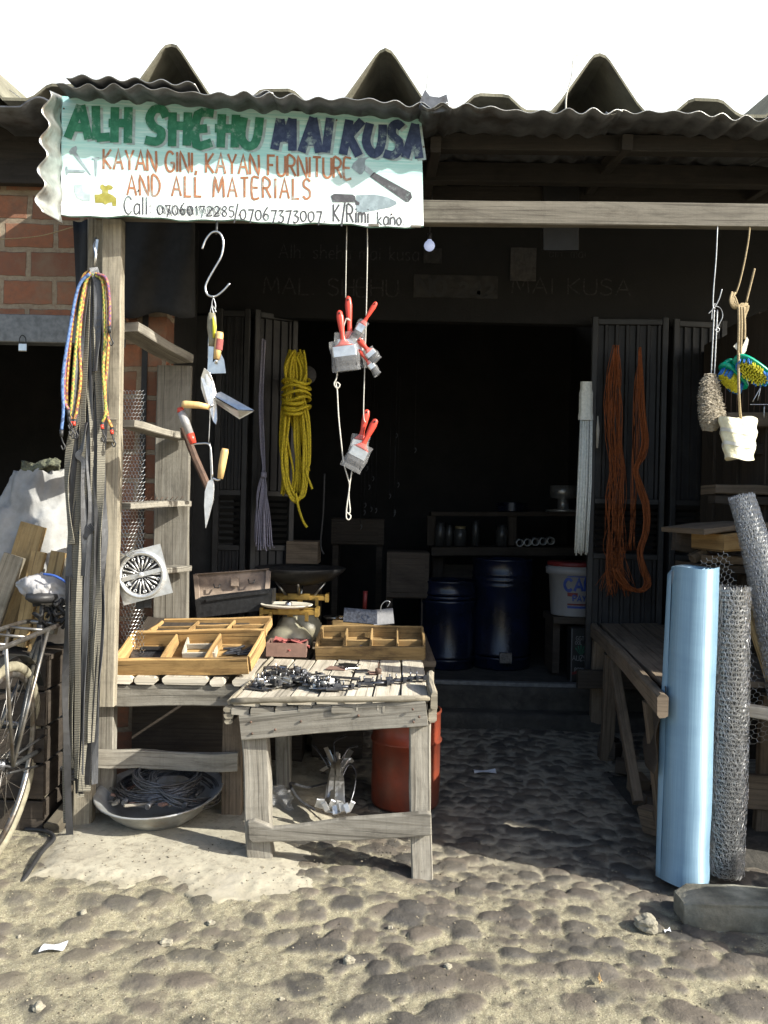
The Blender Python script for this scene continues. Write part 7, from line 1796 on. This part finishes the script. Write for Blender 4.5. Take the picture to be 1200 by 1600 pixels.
mb = MB(); mb.box(c, (w_, .12, h_), ch=.008); mb.build('body', M['tin_black'], tn)
def on_tin(u, v, h): return Vector((c.x - w_ / 2 + u, c.y - .0605 - h, c.z - h_ / 2 + v))
mb = MB()
for txt, u0, v0, s_ in (("AUZS", .012, .155, .036), ("page", .03, .085, .03), ("GGT", .035, .30, .028), ("OOL", .03, .27, .024)):
    st, L = text_strokes(txt); stroke_mesh(mb, [[(u0 + a * s_, v0 + b * s_) for a, b in s] for s in st], s_ * .14, on_tin)
mb.grid(lambda u, v: on_tin(.003 + .005 * u, v * h_ * .98 + .002, .001), 1, 4); mb.build('lettering', M['tin_white'], tn)
mb = MB()
for k in range(5): mb.face([mb.vert(on_tin(.07 + .05 * math.sin(q), .21 + .055 * math.cos(q), .001 + .0003 * k)) for q in (k * .45 - .95, k * .45 - .75)] + [mb.vert(on_tin(.07, .19, .001 + .0003 * k))])
mb.build('green_star', M['tin_green'], tn)
mb = MB(); mb.grid(lambda u, v: on_tin(.01 + .11 * u, .05 + .02 * v + .01 * math.sin(u * 4), .001), 6, 1); mb.build('red_band', M['bucket_red'], tn)
# back shelf
bsf = thing('back_shelf', 'dark two-tier shelf with jars at the back of the shop', 'shelf', P(735, 930, 7.6))
mb = MB(); mb.beam(P(672, 803, 7.6), P(925, 803, 7.6), .35, .04, n=3); mb.build('shelf_board', M['dark_wood'], bsf)
mb = MB(); mb.beam(P(672, 860, 7.5), P(925, 860, 7.5), .45, .075, n=3); mb.build('shelf_board', M['dark_wood'], bsf)
for px in (674, 800, 922): mb = MB(); mb.beam(P(px, 852, 7.5), P(px, 806, 7.5), .08, .06, up=(0, 1, 0), n=2); mb.build('upright', M['dark_wood'], bsf)
for px in (684, 920): a = P(px, 870, 7.5); mb = MB(); mb.beam((a.x, 7.5, FZ), (a.x, 7.5, a.z), .1, .08, up=(0, 1, 0), n=2); mb.build('leg', M['dark_wood'], bsf)
mb = MB(); c = P(745, 930, 7.62); mb.box((c.x, 7.72, c.z), (.75, .05, .55)); mb.build('back_panel', M['dark_wood'], bsf)
jl = ['dusty jar standing first from the left on the back shelf', 'thin dark jar next to the yellow-lidded jar', 'jar with a dull yellow lid on the back shelf', 'slim jar right of the yellow-lidded jar', 'dusty jar standing by the middle upright of the back shelf']
for (px, h_, w_, lid), lab in zip(((687, 34, 16, 0), (701, 30, 12, 0), (718, 28, 20, 1), (742, 36, 12, 0), (783, 30, 18, 0)), jl):
    p = P(px, 853, 7.45); t = thing('jar', lab, 'jar', p, 'jars on the back shelf'); r_ = S(w_ / 2, 7.45); hh = S(h_, 7.45); zz = P(px, 853, 7.5).z
    mb = MB(); mb.lathe([(0, 0), (r_, 0), (r_, hh * .8), (r_ * .8, hh * .9), (r_ * .8, hh), (0, hh)], (p.x, 7.42, zz), 20); mb.build('body', M['glass_jar'], t)
    mb = MB(); mb.lathe([(r_ * .85, hh * .98), (r_ * .85, hh * 1.12), (0, hh * 1.12)], (p.x, 7.42, zz), 20); mb.build('lid', M['jar_lid' if lid else 'black_paint'], t)
for k in range(5):
    c = P(811 + k * 12, 848 - k * .8, 7.4); mb = MB(); r_ = S(6.2, 7.4)
    mb.lathe([(r_ * .72, -.06), (r_, -.06), (r_, .06), (r_ * .72, .06), (r_ * .72, -.06)], n=20, mx=Matrix.Translation(c) @ Matrix.Rotation(R(90), 4, 'X')); mb.build('pipe_ring', M['dirtywhite2'] if 'dirtywhite2' in M else M['wire'], label='grey pipe ring in the row of five on the back shelf', cat='ring', group='row of pipe rings on the back shelf')
for px, py, w_, h_, lab in ((800, 788, 52, 12, 'stack of dark blue plates on top of the back shelf'),):
    mb = MB(); c = P(px, py + 8, 7.6); r_ = S(w_ / 2, 7.6); pr = [(0, 0)]
    for k in range(5): pr += [(r_ * .8, k * .018), (r_, k * .018 + .012)]
    mb.lathe(pr + [(0, .09)], (c.x, 7.6, P(px, 800, 7.6).z), 32); mb.build('plate_stack', M['drum_blue'], label=lab, cat='plates')
mb = MB(); c = P(878, 792, 7.6); mb.lathe([(0, 0), (.16, 0), (.16, .02), (.05, .03), (.05, .12), (.12, .13), (.12, .24), (0, .24)], (c.x, 7.55, P(878, 800, 7.6).z), 24); mb.build('grey_scale', M['wire'], label='small grey counter scale standing on the back shelf behind the white cords', cat='scale')
mb = MB(); mb.lathe([(0, 0), (.06, .006), (.065, .02), (0, .028)], n=24, mx=Matrix.Translation(P(480, 587, 5.66)) @ Matrix.Rotation(R(90), 4, 'X')); 
for k in range(8): pass
mb.build('round_vent', M['paper'], label='dim round disc hanging behind the yellow rope', cat='disc')
for px, py, lab in ((505, 830, 'limp dark cord hanging in the doorway beside the yellow rope'),):
    mb = MB(); mb.tube(smooth_path([P(507, 740, 5.9), P(505, 800, 5.9), P(501, 850, 5.9), P(506, 866, 5.9)]), .008, 6); mb.build('dark_cord', M['rubber_black'], label=lab, cat='cord')
mb = MB(); mb.box(P(475, 862, 5.95), (S(48, 5.95), .3, S(34, 5.95))); mb.build('carton', M['shade_wood'], label='brown carton in the doorway behind the black scale pan', cat='box')
for px, py, w_, h_, Yv, lab in ((636, 896, 64, 70, 6.5, 'dark wooden cabinet inside the doorway left of the blue drums'), (560, 830, 80, 40, 7.2, 'dark crate of metal oddments inside the shop behind the brushes'), (470, 930, 60, 90, 5.9, 'dark cabinet side behind the weighing scales')):
    mb = MB(); c = P(px, py, Yv); mb.box(c, (S(w_, Yv), .4, S(h_, Yv)), ch=.01); mb.box(c + Vector((0, -.205, 0)), (S(w_ * .8, Yv), .01, S(h_ * .75, Yv))); zb_ = c.z - S(h_, Yv) / 2
    for sx_ in (-1, 1): mb.box((c.x + sx_ * S(w_, Yv) * .42, Yv, (zb_ + FZ) / 2), (.05, .3, max(.02, zb_ - FZ)))
    mb.build('cabinet', M['dark_wood'], label=lab, cat='cabinet')
rr_ = random.Random(77)
for k in range(16):
    px, py = 560 + rr_.random() * 110, 640 + rr_.random() * 190; c = P(px, py, 6.9); mb = MB(); mb.tube(smooth_path([c, c + Vector((.008, 0, .012)), c + Vector((.012, 0, -.01)), c + Vector((.0, 0, -.03))], 3), .003, 5); mb.tube([c, c + Vector((0, 0, .9))], .001, 3); mb.build('hanging_fitting', M['dark_steel'], label='small metal fitting glinting on a thread in the dark shop', cat='fitting', group='metal fittings hanging inside the shop')

# ------------------------------------------------------------------ bicycle at the left edge
bi = thing('bicycle', 'old dusty bicycle with chrome carrier parked at the left edge beside the straps', 'bicycle', (-1.6, 3.45, 0))
RW = .43
WC = Vector((-1.60, 3.47, RW + .02)); fwd = Vector((-.04, 1, 0)).normalized(); lean = Vector((.075, 0, 1)).normalized(); axl = fwd.cross(lean).normalized()
def wheel(c, name, mtyre, r=RW):
    mb = MB(); n = 56
    pts = [c + fwd * (r - .02) * math.cos(2*math.pi*k/n) + lean * (r - .02) * math.sin(2*math.pi*k/n) for k in range(n)]; pts.append(pts[0]); pts.append(pts[1])
    w = MB(); w.tube(pts, .022, 10, cap=False); tw_ = w.build('wheel', mtyre, bi)
    mb.tube([c + fwd * (r - .052) * math.cos(2*math.pi*k/n) + lean * (r - .052) * math.sin(2*math.pi*k/n) for k in range(n + 2)], .014, 8, cap=False); mb.build('rim', M['chrome'], tw_)
    mb = MB()
    for k in range(32):
        a = 2 * math.pi * k / 32; s_ = (-1 if k % 2 else 1); b_ = a + (.9 if (k // 2) % 2 else -.9)
        mb.tube([c + axl * .03 * s_ + fwd * .028 * math.cos(b_) + lean * .028 * math.sin(b_), c + fwd * (r - .06) * math.cos(a) + lean * (r - .06) * math.sin(a)], .0017, 4)
    mb.build('spokes', M['chrome'], tw_)
    mb = MB(); mb.tube([c - axl * .06, c - axl * .035, c - axl * .034, c + axl * .034, c + axl * .035, c + axl * .06], [.008, .008, .026, .026, .008, .008], 12); mb.build('hub', M['dark_steel'], tw_)
    return tw_
wheel(WC, 'wheel', M['tyre']); FC = WC + fwd * 1.26
wheel(FC, 'wheel', M['tyre'])
mb = MB(); n = 26
mb.ribbon([WC + fwd * (RW + .03) * math.cos(-.5 + 2.9 * k / n) * 1 + lean * (RW + .03) * math.sin(-.5 + 2.9 * k / n) for k in range(n + 1)], .055, .004, axl); mb.build('mudguard', M['bike_paint'], bi)
seat_top = WC + fwd * .34 + lean * .55; bb = WC + fwd * .50 - lean * .06; head = WC + fwd * 1.02 + lean * .52
mb = MB()
mb.tube([bb, seat_top], .017, 9); mb.tube([seat_top - lean * .03, head], .016, 9); mb.tube([bb, head - lean * .12], .018, 9); mb.tube([head + lean * .06, head - lean * .16], .021, 9)
for s_ in (-1, 1):
    mb.tube([WC + axl * .06 * s_, seat_top - lean * .06], .010, 8); mb.tube([WC + axl * .06 * s_, bb + axl * .03 * s_], .011, 8); mb.tube([head - lean * .16 + axl * .03 * s_, FC + axl * .05 * s_], .012, 8)
mb.build('frame', M['bike_paint'], bi)
mb = MB(); top = WC + lean * (RW + .12)
mb.tube(smooth_path([top + axl * .08 + fwd * .33, top + axl * .085 - fwd * .1, top + axl * .085 - fwd * .28, top + axl * .05 - fwd * .36, top - axl * .05 - fwd * .36, top - axl * .085 - fwd * .28, top - axl * .085 - fwd * .1, top - axl * .08 + fwd * .33, top - axl * .03 + fwd * .38, top + axl * .03 + fwd * .38, top + axl * .08 + fwd * .33], 5), .0105, 9)
for f_ in (-.22, -.02, .18): mb.tube([top + axl * .08 + fwd * f_, top - axl * .08 + fwd * f_], .007, 7)
for s_ in (-1, 1):
    for f_ in (-.25, .2): mb.tube([top + axl * .085 * s_ + fwd * f_, WC + axl * .065 * s_], .008, 7)
mb.build('carrier', M['chrome'], bi)
mb = MB(); sc_ = seat_top + lean * .12
mb.lathe([(0, -.02), (.05, -.02), (.075, 0), (.07, .02), (0, .03)], n=20, mx=Matrix.Translation(sc_) @ Matrix.Scale(1.3, 4, fwd)); mb.tube([seat_top, sc_], .012, 8); mb.build('saddle', M['rubber_black'], bi)
mb = MB(); hb_ = head + lean * .16; mb.tube(smooth_path([hb_ + axl * .28 - fwd * .12, hb_ + axl * .26 - fwd * .02, hb_ + axl * .1 + fwd * .05, hb_ - axl * .1 + fwd * .05, hb_ - axl * .26 - fwd * .02, hb_ - axl * .28 - fwd * .12]), .011, 8); mb.tube([head, hb_ + fwd * .04], .012, 8); mb.build('handlebar', M['chrome'], bi)
mb = MB(); mb.lathe([(.05, -.004), (.085, -.004), (.085, .004), (.05, .004), (.05, -.004)], n=30, mx=Matrix.Translation(bb) @ axl.to_track_quat('Z', 'Y').to_matrix().to_4x4())
for s_ in (-1, 1): mb.tube([bb + axl * .05 * s_, bb + axl * .06 * s_ + (fwd * .1 - lean * .13) * s_], .009, 7); mb.beam(bb + axl * .06 * s_ + (fwd * .1 - lean * .13) * s_, bb + axl * .15 * s_ + (fwd * .1 - lean * .13) * s_, .06, .02, n=1, j=0)
mb.build('crank', M['dark_steel'], bi)
mb = MB(); mb.tube([WC + axl * .05 + lean * .03, bb + axl * .05 + lean * .08], .006, 6); mb.tube([WC + axl * .05 - lean * .03, bb + axl * .05 - lean * .08], .006, 6); mb.build('chain', M['black_iron'], bi)
# sack, cloth, planks and bags behind it
sk = MB()
def fn(u, v):
    a = u * 6.283; k = fbm(np.array([[math.cos(a) * 2 + 9]]), np.array([[math.sin(a) * 2 + v * 5]]), 1.6, 131)[0, 0] - .5; k2 = fbm(np.array([[math.cos(a) * 2 + 9]]), np.array([[math.sin(a) * 2 + v * 5]]), 7, 132)[0, 0] - .5
    w = .30 * (1 - .55 * v ** 2.2) * (1 + .34 * k); c = lerp(P(28, 1000, 4.25), P(62, 738, 4.25), v)
    return c + Vector((w * math.cos(a) * .95, -w * .62 * math.sin(a), .10 * k ))
sk.grid(fn, 60, 50); ct = sk.vert(P(62, 742, 4.25)); rt_ = [sk.vert(fn(i / 60, 1)) for i in range(60)]
for i in range(60): sk.face((rt_[i], rt_[(i+1) % 60], ct), None, True)
sk.build('sack', M['sack'], label='bulging white woven sack standing in front of the dark brick doorway', cat='sack')
mb = MB()
def fn(u, v):
    k = fbm(np.array([[u * 3]]), np.array([[v * 3]]), 2.5, 141)[0, 0] - .5
    return P(34 + u * 60, 742 + 20 * (v - .5) + 12 * k + 4 * math.sin(u * 6), 4.16 + .10 * v) + Vector((0, -.03 * k, .07 * math.sin(v * 3.1) + .06 * k))
mb.grid(fn, 26, 14); o = mb.build('net_cloth', M['net_cloth'], label='crumpled green and yellow net cloth lying on top of the white sack', cat='cloth'); o.modifiers.new('s', 'SOLIDIFY').thickness = .008
zc_ = P(0, 1012, 3.98).z - .01
cr = thing('crate', 'tall dark slatted crate behind the bicycle with planks standing on it', 'crate', (-1.95, 4.0, 0))
for k in range(5):
    h_ = zc_ / 5
    mb = MB(); mb.beam((-2.45, 3.86, h_ * (k + .5)), (-1.56, 3.86, h_ * (k + .5)), .02, h_ - .012, n=3); mb.beam((-1.57, 3.875, h_ * (k + .5)), (-1.57, 4.14, h_ * (k + .5)), .02, h_ - .012, n=2); mb.build('slat', M['dark_wood'], cr)
mb = MB(); mb.box((-2.0, 4.0, zc_ - .012), (.9, .3, .02)); mb.build('lid', M['dark_wood'], cr)
for (xa, ya, xb, yb, w_, Yv, m, lab) in ((-6, 1010, 54, 820, 40, 4.02, 'new_wood', 'wide sunlit plank leaning against the white sack'), (-30, 1010, 24, 868, 34, 3.92, 'post_wood', 'shorter leaning plank nearest the left edge'), (56, 1020, 92, 862, 24, 3.98, 'new_wood', 'narrow plank leaning close to the strap bundle'), (30, 1010, 62, 862, 22, 3.96, 'new_wood', 'plank leaning between the two wider ones'), (78, 990, 104, 872, 18, 3.99, 'post_wood', 'thin grey plank leaning behind the straps')):
    a_, b_ = P(xa, ya, Yv), P(xb, yb, Yv + .06)
    mb = MB(); mb.beam(a_, b_, S(w_, Yv), .035, up=(0, 1, 0), n=8, j=.003); mb.build('plank', M[m], label=lab, cat='plank', group='planks leaning on the left')
mb = MB()
def fn(u, v):
    a = u * 6.283; k = fbm(np.array([[math.cos(a) + 5]]), np.array([[math.sin(a) + v * 4]]), 2.6, 151)[0, 0] - .5
    r_ = math.sin(max(.02, min(.98, v)) * math.pi) ** .6; return P(72, 922, 3.86) + Vector((.135 * (v - .5) * 2, -.09 * r_ * math.sin(a) * (1 + k), .075 * r_ * math.cos(a) * (1 + .9 * k) - .05 * (v - .5)))
mb.grid(fn, 30, 24); mb.build('plastic_bag', M['plastic_grey'], label='grey crumpled plastic bag on the bicycle behind the carrier', cat='bag')
mb = MB(); mb.tube(smooth_path([P(68, 897, 3.78), P(86, 900, 3.77), P(104, 910, 3.77)]), .006, 6); mb.build('blue_strap', M['blue_band'], label='blue strap across the top of the grey plastic bag', cat='strap')
mb = MB()
rr_ = random.Random(50)
for k in range(16):
    p = P(78 + rr_.uniform(-22, 20), 935 + rr_.uniform(-14, 30), 3.80 + rr_.uniform(-.03, .05)); mb.tube(smooth_path([p, p + Vector((.03 * math.cos(k), -.02, -.03)), p + Vector((.05 * math.sin(k), .01, -.02)), p + Vector((.02, 0, -.07))], 3), .008, 6)
mb.build('rag_bundle', M['bitumen'], label='tangle of dark rags under the grey plastic bag', cat='rags')
mb = MB(); mb.tube(smooth_path([P(16, 1408, 3.25), P(40, 1370, 3.35), P(66, 1330, 3.55), P(84, 1310, 3.7), P(70, 1298, 3.8), P(40, 1296, 3.85)]), .010, 7)
for q in range(len(mb.v)): 
    v = mb.v[q]; mb.v[q] = Vector((v.x, v.y, v.z - 0))
mb.build('rubber_hose', M['rubber_black'], label='dark rubber strip snaking along the left edge of the concrete slab', cat='hose')
rr_ = random.Random(60)
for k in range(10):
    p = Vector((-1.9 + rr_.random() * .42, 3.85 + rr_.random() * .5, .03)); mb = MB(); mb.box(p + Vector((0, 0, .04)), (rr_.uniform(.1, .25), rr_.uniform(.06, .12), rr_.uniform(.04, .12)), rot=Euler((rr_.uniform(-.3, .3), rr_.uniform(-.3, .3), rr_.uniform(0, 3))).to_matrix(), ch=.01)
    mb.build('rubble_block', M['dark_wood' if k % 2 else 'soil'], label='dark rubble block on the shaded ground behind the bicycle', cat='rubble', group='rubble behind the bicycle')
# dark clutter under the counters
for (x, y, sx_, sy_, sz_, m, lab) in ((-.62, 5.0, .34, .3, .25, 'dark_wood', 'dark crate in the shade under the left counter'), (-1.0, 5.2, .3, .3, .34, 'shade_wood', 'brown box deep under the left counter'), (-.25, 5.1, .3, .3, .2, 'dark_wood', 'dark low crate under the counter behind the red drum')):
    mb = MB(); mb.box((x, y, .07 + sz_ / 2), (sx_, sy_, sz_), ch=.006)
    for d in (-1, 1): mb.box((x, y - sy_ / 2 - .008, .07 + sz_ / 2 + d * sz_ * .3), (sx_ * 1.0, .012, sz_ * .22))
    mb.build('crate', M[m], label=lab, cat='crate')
